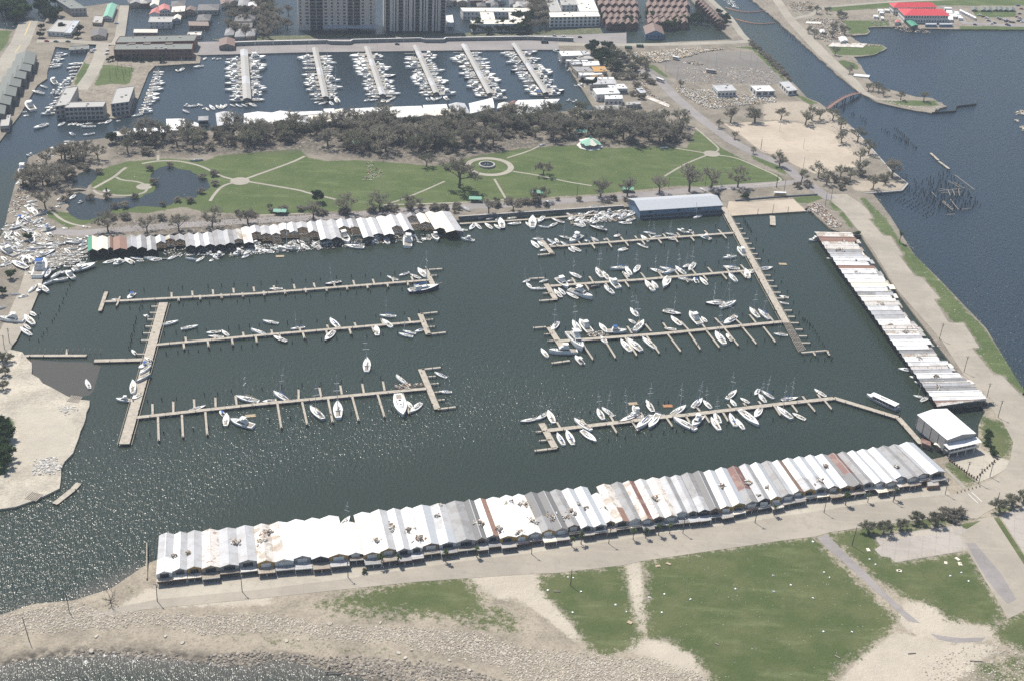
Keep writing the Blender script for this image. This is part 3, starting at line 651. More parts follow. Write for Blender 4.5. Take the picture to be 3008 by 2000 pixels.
def boat_proto(kind, hull='white', cov=None, mast=True):
    key = (kind, hull, cov, mast)
    if key in _bp: return _bp[key]
    hm = M_hull[hull]
    P = []   # (name, mesh, subparts)
    if kind in ('S', 'K'):
        hme, rg = hull_mesh('hull', hm, 3.1, 0.95, 1.30, 0.1, 0.62)
        P.append(('hull', hme, [])); P.append(('deck', deck_mesh(rg), []))
        mb = MB(); loft_box(mb, -1.6, 2.3, 1.9, 1.2, 1.0, 1.48, 0.1, 0.7, 0.15)
        cab = mb.mesh('cabin', M_deck)
        mw = MB()
        for s in (-1, 1): mw.poly([(-1.2, s * 0.90, 1.17), (1.1, s * 0.74, 1.2), (1.0, s * 0.70, 1.36), (-1.15, s * 0.86, 1.36)])
        mw.box(0.9, 1.25, -.22, .22, 1.485, 1.53); mw.box(-1.15, -.6, -.3, .3, 1.485, 1.54)
        P.append(('cabin', cab, [('window', mw.mesh('window', M_glass))]))
        mc = MB(); mc.box(-4.3, -1.75, -.62, .62, .93, 1.0)
        P.append(('cockpit', mc.mesh('cockpit', M_sole), []))
        co = MB()
        for s in (-1, 1): co.box(-4.3, -1.7, s * .7 - .07, s * .7 + .07, .9, 1.22)
        P.append(('coaming', co.mesh('coaming', M_deck), []))
        if mast:
            ms = MB(); ms.tube([(1.0, 0, 1.3), (1.0, 0, 13.2)], [.13, .09], 6)
            sp = MB(); sp.bar((1.0, -1.25, 7.4), (1.0, 1.25, 7.4), .14, .08); sp.bar((1.0, -.8, 10.2), (1.0, .8, 10.2), .12, .07)
            st = MB()
            for a, b_ in (((1, 0, 13), (4.9, 0, 1.35)), ((1, 0, 13), (-4.9, 0, 1.1)), ((1, 0, 12.6), (.9, 1.4, 1.2)), ((1, 0, 12.6), (.9, -1.4, 1.2))): st.bar(a, b_, .022)
            P.append(('mast', ms.mesh('mast', M_alu), [('spreader', sp.mesh('spreader', M_alu)), ('rigging', st.mesh('rigging', M_alu))]))
            bo = MB(); bo.tube([(.9, 0, 2.35), (-3.4, 0, 2.3)], .07, 5)
            P.append(('boom', bo.mesh('boom', M_alu), []))
            if cov:
                cv = MB(); cv.tube([(.8, 0, 2.55), (-.5, 0, 2.5), (-2, 0, 2.45), (-3.3, 0, 2.4)], [.2, .19, .16, .09], 7)
                P.append(('sail_cover', cv.mesh('sail_cover', M_cov[cov]), []))
            if kind == 'K':
                m2 = MB(); m2.tube([(-3.2, 0, 1.1), (-3.2, 0, 9.4)], [.07, .05], 6)
                P.append(('mizzen_mast', m2.mesh('mizzen_mast', M_alu), []))
        elif cov:
            cv = MB(); cv.tube([(1.6, .2, 1.62), (-.5, .1, 1.66), (-2.6, -.1, 1.6), (-3.6, -.1, 1.4)], [.14, .18, .16, .08], 7)
            P.append(('sail_cover', cv.mesh('sail_cover', M_cov[cov]), []))
        if kind == 'K':
            pl = MB(); loft_box(pl, -2.9, -1.2, 2.0, 1.9, 1.0, 2.1, .1, .35, .1)
            P.append(('pilothouse', pl.mesh('pilothouse', M_deck), []))
            bw = MB(); bw.bar((4.8, 0, 1.35), (6.1, 0, 1.6), .16)
            P.append(('bowsprit', bw.mesh('bowsprit', M_wood), []))
        pu = MB(); pu.tube([(3.6, .75, 1.2), (3.7, .72, 1.75), (4.8, 0, 1.88), (3.7, -.72, 1.75), (3.6, -.75, 1.2)], .025, 4)
        ps = MB(); ps.tube([(-4.2, 1.0, 1.0), (-4.2, 1.0, 1.6), (-4.95, .8, 1.6), (-4.95, -.8, 1.6), (-4.2, -1.0, 1.6), (-4.2, -1.0, 1.0)], .025, 4)
        P.append(('pushpit', ps.mesh('pushpit', M_alu), []))
        P.append(('pulpit', pu.mesh('pulpit', M_alu), []))
    elif kind in ('M', 'Y'):
        big = kind == 'Y'
        hme, rg = hull_mesh('hull', hm, 3.5 if not big else 3.0, 1.05, 1.75, 0.9, 0.9)
        P.append(('hull', hme, [])); P.append(('deck', deck_mesh(rg), []))
        mb = MB(); loft_box(mb, -2.2, 2.4, 2.5, 1.9, 1.1, 2.15, .1, 1.0, .12)
        mw = MB()
        for s in (-1, 1): mw.poly([(-1.9, s * 1.235, 1.5), (1.5, s * 1.0, 1.55), (1.2, s * .93, 1.98), (-1.85, s * 1.17, 1.98)])
        mw.poly([(2.02, -.78, 1.6), (2.02, .78, 1.6), (1.58, .80, 2.05), (1.58, -.80, 2.05)])
        P.append(('deckhouse', mb.mesh('deckhouse', M_deck), [('window', mw.mesh('window', M_glass))]))
        fb = MB(); loft_box(fb, -1.9, 1.1, 2.1, 1.7, 2.15, 2.75, .05, .45, .05)
        P.append(('flybridge', fb.mesh('flybridge', M_deck), []))
        hd = MB(); hd.box(-1.75, 0.3, -1.0, 1.0, 3.55, 3.66)
        hp = MB()
        for sx in (-1.6, .1):
            for s in (-1, 1): hp.bar((sx, s * .9, 2.7), (sx, s * .9, 3.56), .06)
        P.append(('hardtop', hd.mesh('hardtop', M_cov[cov or 'white']), [('post', hp.mesh('post', M_alu))]))
        ck = MB(); ck.box(-4.6, -2.3, -1.15, 1.15, 1.02, 1.10)
        P.append(('cockpit', ck.mesh('cockpit', M_sole), []))
        hb = MB()
        for (x, y) in ((3.4, 0), (2.75, .35), (2.75, -.35)): hb.box(x - .17, x + .17, y - .17, y + .17, 1.42, 1.56)
        P.append(('hatch', hb.mesh('hatch', M_glass), []))
        rl = MB(); rl.tube([(1.0, 1.5, 1.45), (1.0, 1.5, 2.1), (3.2, 1.05, 2.3), (4.8, 0, 2.45), (3.2, -1.05, 2.3), (1.0, -1.5, 2.1), (1.0, -1.5, 1.45)], .03, 4)
        P.append(('rail', rl.mesh('rail', M_alu), []))
    elif kind == 'R':
        hme, rg = hull_mesh('hull', hm, 3.9, 1.0, 1.5, 0.9, 0.9)
        P.append(('hull', hme, [])); P.append(('deck', deck_mesh(rg), []))
        ck = MB(); ck.box(-4.4, 1.4, -1.35, 1.35, 1.0, 1.12)
        P.append(('cockpit', ck.mesh('cockpit', M_sole), []))
        cn = MB(); loft_box(cn, -.6, .5, 1.1, 1.0, 1.1, 2.0, .1, .3)
        P.append(('console', cn.mesh('console', M_deck), []))
        ob = MB(); ob.box(-5.5, -4.9, -.35, .35, .3, 2.0)
        P.append(('outboard', ob.mesh('outboard', M_hull['dark']), []))
        if cov:
            bt = MB(); bt.box(-2.2, .6, -1.2, 1.2, 2.9, 3.0)
            for sx in (-2, .4):
                for s in (-1, 1): bt.bar((sx, s * 1.1, 1.1), (sx, s * 1.1, 2.95), .06)
            P.append(('bimini', bt.mesh('bimini', M_cov[cov]), []))
    elif kind == 'F':
        hme, rg = hull_mesh('hull', hm, 2.7, .8, 1.1, 1.2, .95)
        P.append(('hull', hme, [])); P.append(('deck', deck_mesh(rg), []))
        rf = MB(); loft_box(rf, -4.7, 3.6, 2.5, 2.2, 1.72, 1.84, .02, .3, .05)
        P.append(('roof', rf.mesh('roof', M_hull['white']), []))
        for i in range(9):
            for s in (-1, 1):
                po = MB(); po.box(-4.5 + i * .95, -4.44 + i * .95, s * 1.08 - .03, s * 1.08 + .03, .9, 1.73)
                P.append(('post', po.mesh('post', M_hull['white']), []))
        sd = MB(); loft_box(sd, -4.4, 2.6, 2.1, 1.9, .85, 1.68, .05, .2, .02)
        P.append(('saloon', sd.mesh('saloon', M_glass), []))
        hv = MB()
        for x in (-1.2, -.5, .2): hv.box(x, x + .45, -.4, .4, 1.84, 1.95)
        P.append(('roof_hatch', hv.mesh('roof_hatch', M_sole), []))
    _bp[key] = P
    return P
_blabel = {}
WORD = {'S': 'sailing boat', 'K': 'two-masted yacht', 'M': 'motor cruiser', 'Y': 'motor yacht', 'R': 'open motor boat', 'F': 'tour boat'}
NAME = {'S': 'sailing_boat', 'K': 'two_masted_yacht', 'M': 'motor_cruiser', 'Y': 'motor_yacht', 'R': 'open_motor_boat', 'F': 'tour_boat'}
def boat(c, bx, by, sx, sy, kind='S', hull='white', cov=None, mast=False, heel=0.0, pitch=0.0, z=0.0, where='afloat in the basin', grp='boats in the basin', label=None, simple=False, lean=None):
    a = g(c, bx, by, 0.9 + z); b = g(c, sx, sy, 0.9 + z); d = a - b; L = max(4.0, d.length); mid = (a + b) / 2
    return boat_at(mid.x, mid.y, math.atan2(d.y, d.x), L, kind, hull, cov, mast, heel, pitch, z, where, grp, label, simple)
def boat_at(x, y, rz, L, kind, hull, cov, mast, heel, pitch, z, where, grp, label=None, simple=False):
    P = boat_proto(kind, hull, cov, mast)
    nm_ = NAME[kind] if kind != 'S' else ('marina_sailboat' if simple else ('sailing_boat' if mast else 'dismasted_sailboat'))
    r = empty(nm_, (x, y, z), rz); r.rotation_euler = (R(heel), R(pitch), rz)
    s = L / 10.0; r.scale = (s, s * U(.94, 1.06) * (1.12 if L < 8 else 1.0), s * (1.15 if L < 8 else 1.0))
    for n_, me_, sub in P:
        if simple and n_ in ('rail', 'pulpit', 'pushpit', 'coaming', 'hatch'): continue
        o = link(n_, me_, r)
        for sn, sm in sub: link(sn, sm, o)
    if not label:
        size = 'small' if L < 7.5 else ('long' if L > 12 else '')
        if kind == 'K' and not mast: w_ = 'ketch hull without masts'
        else: w_ = WORD[kind]
        tail = '' if kind not in ('S',) else ('with standing mast ' if mast else 'with its mast gone ')
        cvw = f'and {cov} cover ' if cov and kind in ('S', 'K') else ''
        hw = ' '.join(x_ for x_ in (size, hull if hull != 'grey' else 'grey', w_) if x_)
        hl = 'heeled over ' if abs(heel) > 14 else ''
        label = f'{hw} {tail}{cvw}{hl}{where}'.replace('  ', ' ')
        if len(label.split()) > 16: label = f'{hw} {tail}{hl}{where}'
        if len(label.split()) > 16: label = f'{hw} {tail}{where}'
        if len(label.split()) > 16: label = f'{hw} {tail}{where}'.replace('with standing mast', 'with mast').replace('with its mast gone', 'without mast')
        label = ' '.join(label.split())
    tag(r, label, 'sailboat' if kind in 'SK' else 'boat', grp)
    return r

# ------------------------------------------------------------------ piers
def deck_piece(name, a, b, w_, z, parent, mat=None, thick=0.3):
    mb = MB(); mb.bar(Vector((a.x, a.y, z - thick / 2)), Vector((b.x, b.y, z - thick / 2)), w_, thick)
    return mb.build(name, mat or M_plank, parent)
_pile_me = {}
def pile_mesh(h, r_=0.17):
    k = (round(h, 1), round(r_, 2))
    if k not in _pile_me:
        mb = MB(); mb.tube([(0, 0, -1.0), (0, 0, h)], [r_ * 1.05, r_ * .92], 7); _pile_me[k] = mb.mesh('pile', M_pile)
    return _pile_me[k]
def pier(name, label, line, width, fingers=(), z=1.35, fw=1.15, group=None, heads=(), rail=False, step_=7.0):
    P_ = [px(*p, z) for p in line]
    r = empty(name, (P_[0].x, P_[0].y, 0)); off = Vector((P_[0].x, P_[0].y, 0))
    dz = 0
    for a, b in zip(P_, P_[1:]):
        deck_piece('deck', a - off, b - off, width, z - dz, r); dz += 0.012
        n = max(1, int((b - a).length / step_)); d = (b - a).normalized(); nn = Vector((-d.y, d.x, 0))
        for i in range(n + 1):
            q = a + (b - a) * (i / n)
            for s in (-1, 1):
                p = q + nn * s * (width / 2 + .14) - off
                link('pile', pile_mesh(z + (0.9 if (i + s) % 3 == 0 else .25), .19), r, (p.x, p.y, 0))
        if rail:
            for s in (-1, 1):
                mb = MB(); q0 = a + nn * s * (width / 2 + .9) - off; q1 = b + nn * s * (width / 2 + .9) - off
                mb.bar((q0.x, q0.y, z - .55), (q1.x, q1.y, z - .55), .22, .16); mb.build('fender_rail', M_wood, r)
    for h in heads:
        hz = z - .03 - .012 * (len(h) % 3)
        a, b, w_ = px(h[0], h[1], z), px(h[2], h[3], z), h[4]
        deck_piece('head_deck', a - off, b - off, w_, hz, r)
        for q in (a, (a + b) / 2, b):
            p = q - off; link('pile', pile_mesh(z + .6, .19), r, (p.x + w_ / 2 + .1, p.y, 0))
    for fi in fingers:
        a, b = px(fi[0], fi[1], z - .06), px(fi[2], fi[3], z - .06)
        deck_piece('finger', a - off, b - off, fi[4] if len(fi) > 4 else fw, z - .06 - .003 * (int(fi[0]) % 5), r, thick=.22)
        e = b + (b - a).normalized() * .3 - off
        link('pile', pile_mesh(z + .9, .26), r, (e.x, e.y, 0))
    return tag(r, label, 'pier', group)
def F(c, *l):
    """finger or head readings -> photograph pixels"""
    out = []
    for q in l:
        a = f(c, q[0], q[1]); b = f(c, q[2], q[3]); out.append((*a, *b, *q[4:]))
    return out

# ------------------------------------------------------------------ trees
def leaf_mat(name, c1, c2):
    m, t, b = nodes(name)
    oi = nd(t, 'ShaderNodeObjectInfo').outputs['Random']; gi = nd(t, 'ShaderNodeNewGeometry').outputs['Random Per Island']
    n_ = noise(t, 0.35, 3, 0.6, worldpos(t))
    c = mixc(t, mth(t, 'ADD', mth(t, 'MULTIPLY', gi, .6), mth(t, 'MULTIPLY', n_, .5)), c1, c2)
    hs = nd(t, 'ShaderNodeHueSaturation'); t.links.new(c, hs.inputs['Color']); t.links.new(mth(t, 'MULTIPLY_ADD', oi, .5, .75), hs.inputs['Value'])
    t.links.new(hs.outputs[0], b.inputs['Base Color']); b.inputs['Roughness'].default_value = .8; b.inputs['Specular IOR Level'].default_value = .15
    tr = nd(t, 'ShaderNodeBsdfTranslucent'); t.links.new(hs.outputs[0], tr.inputs['Color']); mx = nd(t, 'ShaderNodeMixShader'); mx.inputs[0].default_value = .45
    t.links.new(b.outputs[0], mx.inputs[1]); t.links.new(tr.outputs[0], mx.inputs[2]); t.links.new(mx.outputs[0], t.nodes['Material Output'].inputs['Surface'])
    return m
M_leafbrown = leaf_mat('storm_burnt_leaves', (0.170, 0.155, 0.120), (0.310, 0.282, 0.225))
M_leafolive = leaf_mat('thinned_olive_leaves', (0.120, 0.124, 0.084), (0.225, 0.218, 0.155))
M_leafgreen = leaf_mat('green_leaves', (0.032, 0.060, 0.020), (0.075, 0.115, 0.038))
M_leafdark = leaf_mat('dark_evergreen_leaves', (0.028, 0.046, 0.028), (0.065, 0.085, 0.045))
M_frond = leaf_mat('palm_fronds', (0.045, 0.075, 0.028), (0.11, 0.135, 0.055))
M_bark = plain('bark', (0.115, 0.098, 0.080), .9, .25, 1.5)
def tree_proto(seed, h, spread, nleaf, leafm, size=.42, bare=0.0, low=0.35, lean=0.0):
    r = random.Random(seed); tb = MB(); tips = []
    th = h * low; base = Vector((0, 0, -.2)); top = Vector((r.uniform(-.3, .3) + lean, r.uniform(-.3, .3), th))
    r0 = .035 * h + .06
    tb.tube([base, (base + top) / 2 + Vector((r.uniform(-.15, .15), r.uniform(-.15, .15), 0)), top], [r0 * 1.25, r0, r0 * .8], 6)
    def grow(p, d, L, rad, lev):
        mid = p + d * L * .5 + Vector((r.uniform(-.1, .1), r.uniform(-.1, .1), r.uniform(-.02, .12))) * L
        e = p + d * L + Vector((0, 0, .06 * L))
        tb.tube([p, mid, e], [rad, rad * .75, rad * .45], 5 if lev < 2 else 3, cap=False)
        tips.append((e, L, lev)); tips.append((mid, L, lev))
        if lev < 3:
            for _ in range(4 if lev == 0 else 3):
                a = r.uniform(0, 2 * math.pi); dd = (d * .9 + Vector((math.cos(a), math.sin(a), r.uniform(-.15, .7))) * .85).normalized()
                grow(mid if r.random() < .35 else e, dd, L * r.uniform(.48, .72), rad * .45, lev + 1)
    nb = 6
    for i in range(nb):
        a = 2 * math.pi * i / nb + r.uniform(-.4, .4); el = r.uniform(.25, 1.1)
        d = Vector((math.cos(a) * math.cos(el), math.sin(a) * math.cos(el), math.sin(el)))
        grow(top - Vector((0, 0, r.uniform(0, th * .25))), d, spread * r.uniform(.36, .52), r0 * .5, 0)
    tm = tb.mesh('trunk', M_bark)
    # leaves: small faces in clumps about the twigs
    lv = []; lf = []
    cl = [t_ for t_ in tips if t_[2] >= 1]
    dropped = set(i for i in range(len(cl)) if r.random() < bare)
    for k in range(nleaf):
        i = r.randrange(len(cl))
        if i in dropped: continue
        c, L, lev = cl[i]; sg = .22 + .16 * L
        p = c + Vector((r.gauss(0, sg), r.gauss(0, sg), r.gauss(0, sg * .8)))
        if p.z < .5: continue
        s = size * r.uniform(.6, 1.35); u = Vector((r.gauss(0, 1), r.gauss(0, 1), r.gauss(0, .6))).normalized(); v = u.cross(Vector((r.gauss(0, 1), r.gauss(0, 1), r.gauss(0, 1)))).normalized()
        n = len(lv); lv += [tuple(p - u * s - v * s * .5), tuple(p + u * s * .2 - v * s * .7), tuple(p + u * s), tuple(p + v * s * .7)]; lf.append((n, n + 1, n + 2, n + 3))
    cm = bpy.data.meshes.new('crown'); cm.from_pydata(lv, [], lf); cm.materials.append(leafm); cm.update()
    return tm, cm
def palm_proto(seed, h):
    r = random.Random(seed); tb = MB(); tb.tube([(0, 0, -.2), (.1, .05, h * .5), (.05, .1, h)], [.24, .18, .16], 7); tm = tb.mesh('trunk', M_bark)
    mb = MB()
    for i in range(34):
        a = r.uniform(0, 6.28); el = r.uniform(-.7, 1.1); L = r.uniform(1.3, 2.0) * h ** .25 / 1.4
        d = Vector((math.cos(a) * math.cos(el), math.sin(a) * math.cos(el), math.sin(el))); sd = Vector((-math.sin(a), math.cos(a), 0)); p = Vector((.05, .1, h))
        p1 = p + d * L * .6; p2 = p + d * L + Vector((0, 0, -.35 * L))
        mb.poly([p - sd * .05, p1 - sd * .28, p1 + sd * .28, p + sd * .05]); mb.poly([p1 - sd * .28, p2 - sd * .05, p2 + sd * .05, p1 + sd * .28])
    return tm, mb.mesh('crown', M_frond)
TREES = {}
for i in range(6): TREES['oak%d' % i] = tree_proto(100 + i, 10.0, 7.8, 2700, M_leafbrown, .24, .22)
for i in range(4): TREES['thin%d' % i] = tree_proto(200 + i, 9.0, 6.0, 1700, M_leafolive, .23, .3)
for i in range(3): TREES['small%d' % i] = tree_proto(300 + i, 6.0, 3.6, 2200, M_leafolive, .20, .15, .3)
for i in range(3): TREES['green%d' % i] = tree_proto(400 + i, 9.0, 6.2, 3600, M_leafgreen, .40, 0.0, .28)
for i in range(2): TREES['dark%d' % i] = tree_proto(450 + i, 9.0, 6.0, 3600, M_leafdark, .42, 0.0, .25)
for i in range(2): TREES['bush%d' % i] = tree_proto(500 + i, 3.2, 3.4, 1300, M_leafbrown, .26, .1, .12)
for i in range(2): TREES['gbush%d' % i] = tree_proto(520 + i, 3.4, 3.2, 1500, M_leafgreen, .25, 0.0, .12)
TREES['bare0'] = tree_proto(600, 7.0, 6.5, 120, M_leafbrown, .2, .3, .12)
for i in range(3): TREES['palm%d' % i] = palm_proto(700 + i, 5.5)
TW = {'oak': ('oak_tree', 'tree'), 'thin': ('park_tree', 'tree'), 'small': ('street_tree', 'tree'), 'green': ('green_tree', 'tree'), 'dark': ('evergreen_tree', 'tree'), 'bush': ('shrub', 'shrub'), 'gbush': ('green_shrub', 'shrub'), 'bare': ('bare_tree', 'tree'), 'palm': ('palm_tree', 'palm tree')}
def tree(p, kind, label, group=None, s=1.0, z=Z0):
    fam = kind.rstrip('0123456789')
    if kind not in TREES:
        ks = [k for k in TREES if k.rstrip('0123456789') == fam]; kind = ks[rng.randrange(len(ks))]
    tm, cm = TREES[kind]
    r = empty(TW[fam][0], (p.x, p.y, z), U(0, 6.28)); k = s * U(.9, 1.1); r.scale = (k * U(.92, 1.08), k * U(.92, 1.08), k)
    link('trunk', tm, r); link('crown', cm, r)
    return tag(r, label, TW[fam][1], group)
# ------------------------------------------------------------------ roofs and walls
def roof_mat(name, col, patch=None, amt=0.0, rust=0.0, rough_=0.55):
    m, t, b = nodes(name); o = coords(t, 'Object'); p = worldpos(t)
    sx = nd(t, 'ShaderNodeSeparateXYZ'); t.links.new(o, sx.inputs[0])
    n1 = noise(t, 0.5, 6, 0.7, p); n2 = noise(t, 0.16, 4, 0.6, p)
    mp = nd(t, 'ShaderNodeMapping'); mp.inputs['Scale'].default_value = (0.12, 1.6, 1); t.links.new(o, mp.inputs['Vector'])
    n3 = noise(t, 0.8, 4, 0.7, mp.outputs[0])
    c = mixc(t, n1, tuple(x * .86 for x in col), tuple(min(.9, x * 1.08) for x in col))
    c = mixc(t, mth(t, 'MULTIPLY', step(t, n3, .52, .72), .35), c, tuple(x * .74 for x in col))
    if patch: c = mixc(t, mth(t, 'MULTIPLY', step(t, n2, .5, .56), amt), c, patch)
    if rust: c = mixc(t, mth(t, 'MULTIPLY', step(t, mth(t, 'ADD', mth(t, 'MULTIPLY', n1, .55), mth(t, 'MULTIPLY', n3, .45)), .50, .62), rust), c, (0.19, 0.085, 0.05))
    sheets = mth(t, 'FRACT', mth(t, 'MULTIPLY', sx.outputs['Y'], 0.55))
    seam = mth(t, 'LESS_THAN', sheets, .06)
    c = mixc(t, mth(t, 'MULTIPLY', seam, .28), c, tuple(x * .5 for x in col))
    t.links.new(c, b.inputs['Base Color']); b.inputs['Roughness'].default_value = rough_; b.inputs['Specular IOR Level'].default_value = .3
    wv = mth(t, 'SINE', mth(t, 'MULTIPLY', sx.outputs['Y'], 20.0)); bump(t, b, wv, .35, .03)
    return m
RM = {'W': roof_mat('roof_white', (.74, .735, .72), (.52, .50, .47), .55, .12), 'C': roof_mat('roof_cream', (.72, .67, .56)), 'L': roof_mat('roof_lightgrey', (.44, .44, .445), (.35, .34, .33), .6, .18), 'G': roof_mat('roof_grey', (.29, .287, .285), (.21, .20, .19), .6, .2),
      'D': roof_mat('roof_darkgrey', (.17, .165, .16)), 'R': roof_mat('roof_rust', (.26, .155, .115), rust=.7), 'P': roof_mat('roof_patched', (.60, .57, .52), (.36, .30, .23), .8, .6), 'X': roof_mat('roof_rustwhite', (.62, .58, .53), rust=.85),
      'E': roof_mat('roof_green', (.07, .25, .16)), 'B': roof_mat('roof_maroon', (.175, .085, .07), (.30, .20, .15), .5, .5), 'O': roof_mat('roof_ochre', (.46, .25, .07)), 'S': roof_mat('roof_palegreen', (.20, .42, .31)), 'N': roof_mat('roof_redmetal', (.52, .05, .06)),
      'T': roof_mat('roof_bluegrey_and_shaded_white', (.40, .415, .435)), 'M': roof_mat('roof_membrane', (.36, .345, .32)), 'H': roof_mat('roof_shingle', (.125, .115, .11)), 'V': roof_mat('roof_brownshingle', (.19, .13, .105)), 'Q': roof_mat('roof_olive', (.155, .165, .145)), 'K': roof_mat('roof_coral', (.46, .17, .15))}  # the blue-grey also paints shade onto the right slopes of white roofs
RW = {'W': 'white', 'C': 'cream', 'L': 'light grey', 'G': 'grey', 'D': 'dark grey', 'R': 'rusty', 'P': 'patched pale', 'X': 'rust-streaked white', 'E': 'green', 'B': 'maroon', 'O': 'ochre', 'S': 'pale green', 'N': 'red', 'T': 'blue-grey', 'M': 'pale flat', 'H': 'dark shingle', 'V': 'brown shingle', 'Q': 'olive', 'K': 'coral'}
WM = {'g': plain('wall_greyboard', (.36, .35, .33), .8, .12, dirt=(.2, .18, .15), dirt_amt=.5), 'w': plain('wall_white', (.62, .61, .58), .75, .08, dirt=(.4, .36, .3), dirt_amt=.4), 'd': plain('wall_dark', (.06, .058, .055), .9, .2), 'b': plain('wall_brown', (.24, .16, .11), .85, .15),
      't': plain('wall_tan', (.40, .33, .245), .8, .12), 'r': plain('wall_brickred', (.20, .11, .085), .85, .15), 's': plain('wall_slateblue', (.14, .21, .30), .7, .1), 'k': plain('wall_concrete', (.36, .34, .315), .85, .1), 'y': plain('wall_ochre', (.42, .26, .08), .85, .15), 'n': plain('wall_green', (.08, .15, .08), .85, .2), 'o': plain('wall_olive', (.17, .165, .145), .85, .15)}
M_win = plain('window_glass', (.025, .032, .042), .15, .15, spec=.6)
M_rafter = plain('rafter_timber', (.34, .25, .155), .85, .2, 2)
M_void = WM['d']
_wm = {}
def win_mesh(w_, h_):
    k = (round(w_, 2), round(h_, 2))
    if k not in _wm:
        mb = MB(); mb.box(-w_ / 2, w_ / 2, -.05, .06, 0, h_); _wm[k] = mb.mesh('window', M_win)
    return _wm[k]
def quad_thick(mb, q, t_, mi=0):
    a, b, c, d = [Vector(p) for p in q]; n = (b - a).cross(d - a).normalized()
    if n.z < 0: n = -n
    lo = [p - n * t_ for p in (a, b, c, d)]
    mb.prism(lo, [a, b, c, d], mi)

def boathouse(fl, fr, br, bl, ze, rise, roofs='WW', wall='g', deck=None, frac=(0.0, 1.0), frames=False, base=Z0, label='', group=None, cat='boathouse', name='boathouse', floor=True, doors=True, closed_back=True, rng_=None, split=None, trim=.35):
    """gabled shed over the water. fl, fr: street-end eave corners; br, bl: water-end eave corners (world, z ignored).
    deck = (length, z, colour, underside posts)"""
    r_ = rng_ or rng
    fm = (fl + fr) / 2; bm_ = (bl + br) / 2; d = bm_ - fm; L = d.length; rz = math.atan2(d.y, d.x) - math.pi / 2
    root = empty(name, (fm.x, fm.y, 0), rz)
    Mi = Matrix.Rotation(-rz, 3, 'Z')
    loc = lambda p: Mi @ Vector((p.x - fm.x, p.y - fm.y, 0))
    A, B, C_, D = loc(fl), loc(fr), loc(br), loc(bl)          # A left-front, B right-front, C right-back, D left-back
    lerp = lambda a, b, t_: a + (b - a) * t_
    t0, t1 = frac; ov = trim / L
    def at(side0, side1, t_, zz): 
        p = lerp(side0, side1, t_); return Vector((p.x, p.y, zz))
    R0, R1 = (A + B) / 2, (D + C_) / 2
    for i, (e0, e1) in enumerate(((A, D), (B, C_))):
        cuts = [t0 - ov if t0 == 0 else t0] + ([split] if split and t0 < split < t1 else []) + [t1 + ov if t1 == 1 else t1]
        for j, (u, v) in enumerate(zip(cuts, cuts[1:])):
            mb = MB(); q = [at(e0, e1, u, ze), at(e0, e1, v, ze), at(R0, R1, v, ze + rise), at(R0, R1, u, ze + rise)]
            quad_thick(mb, q if i == 0 else q[::-1], .12)
            mb.build('roof_panel', RM[roofs[min(len(roofs) - 1, i + 2 * j)]], root)
    cap = MB(); cap.bar(at(R0, R1, t0, ze + rise + .06), at(R0, R1, t1, ze + rise + .06), .34, .08); cap.build('ridge_cap', RM[roofs[0]] if roofs[0] not in 'D' else RM['L'], root)
    # end walls with gable, side walls
    zb = base - 1.2
    def gable(p, q, pk, m_, nm, z0):
        mb = MB(); n = (q - p).cross(Vector((0, 0, 1))).normalized() * .1
        poly = [Vector((p.x, p.y, z0)), Vector((q.x, q.y, z0)), Vector((q.x, q.y, ze - .14)), Vector((pk.x, pk.y, ze + rise - .16)), Vector((p.x, p.y, ze - .14))]
        mb.prism([v - n for v in poly], [v + n for v in poly]); return mb.build(nm, m_, root)
    ins = lambda p, c, k=.1: p + (c - p).normalized() * k
    ctr = (A + B + C_ + D) / 4
    a, b, c, dd = [ins(p, ctr, .25) for p in (A, B, C_, D)]
    zf = deck[1] if deck else base
    if t0 < .08: gable(a, b, (a + b) / 2, WM[wall], 'front_wall', zf - .3)
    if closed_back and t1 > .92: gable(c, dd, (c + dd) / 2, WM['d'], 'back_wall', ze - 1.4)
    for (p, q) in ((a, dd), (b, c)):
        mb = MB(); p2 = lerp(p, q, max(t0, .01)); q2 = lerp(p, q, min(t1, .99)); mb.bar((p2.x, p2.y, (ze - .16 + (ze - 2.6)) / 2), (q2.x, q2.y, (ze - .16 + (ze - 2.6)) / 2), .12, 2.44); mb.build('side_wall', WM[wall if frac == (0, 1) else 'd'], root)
    for t_ in (.02, .25, .5, .75, .98):
        for (p, q) in ((a, dd), (b, c)):
            w_ = lerp(p, q, t_); mb = MB(); mb.box(w_.x - .13, w_.x + .13, w_.y - .13, w_.y + .13, -1.0, ze - .2); mb.build('post', M_pile, root)
    if floor:
        mb = MB(); p2 = lerp(a, dd, .02); q2 = lerp(b, c, .02); r2 = lerp(b, c, .38); s2 = lerp(a, dd, .38); zz = ze - 2.9
        mb.prism([Vector((v.x, v.y, zz - .25)) for v in (p2, q2, r2, s2)], [Vector((v.x, v.y, zz)) for v in (p2, q2, r2, s2)]); mb.build('floor', M_wood, root)
    if frames:
        for k in range(int(L / 2.2)):
            t_ = (k + .5) / int(L / 2.2)
            if t0 <= t_ <= t1: continue
            mb = MB(); e, w_, pk = at(A, D, t_, ze), at(B, C_, t_, ze), at(R0, R1, t_, ze + rise)
            mb.bar(e, pk, .16); mb.bar(pk, w_, .16); mb.bar(e, w_, .14); mb.build('rafter', M_rafter if r_.random() < .6 else WM['g'], root)
    W = (B - A).length
    if doors and t0 < .08 and deck:
        mb = MB(); cx = (a + b) / 2; nrm = Vector((0, -1, 0))
        mb.box(cx.x - W * .28, cx.x + W * .28, min(a.y, b.y) - .16, min(a.y, b.y) + .0, zf + .05, zf + 2.1); mb.build('door', M_win if r_.random() < .6 else WM['w'], root)
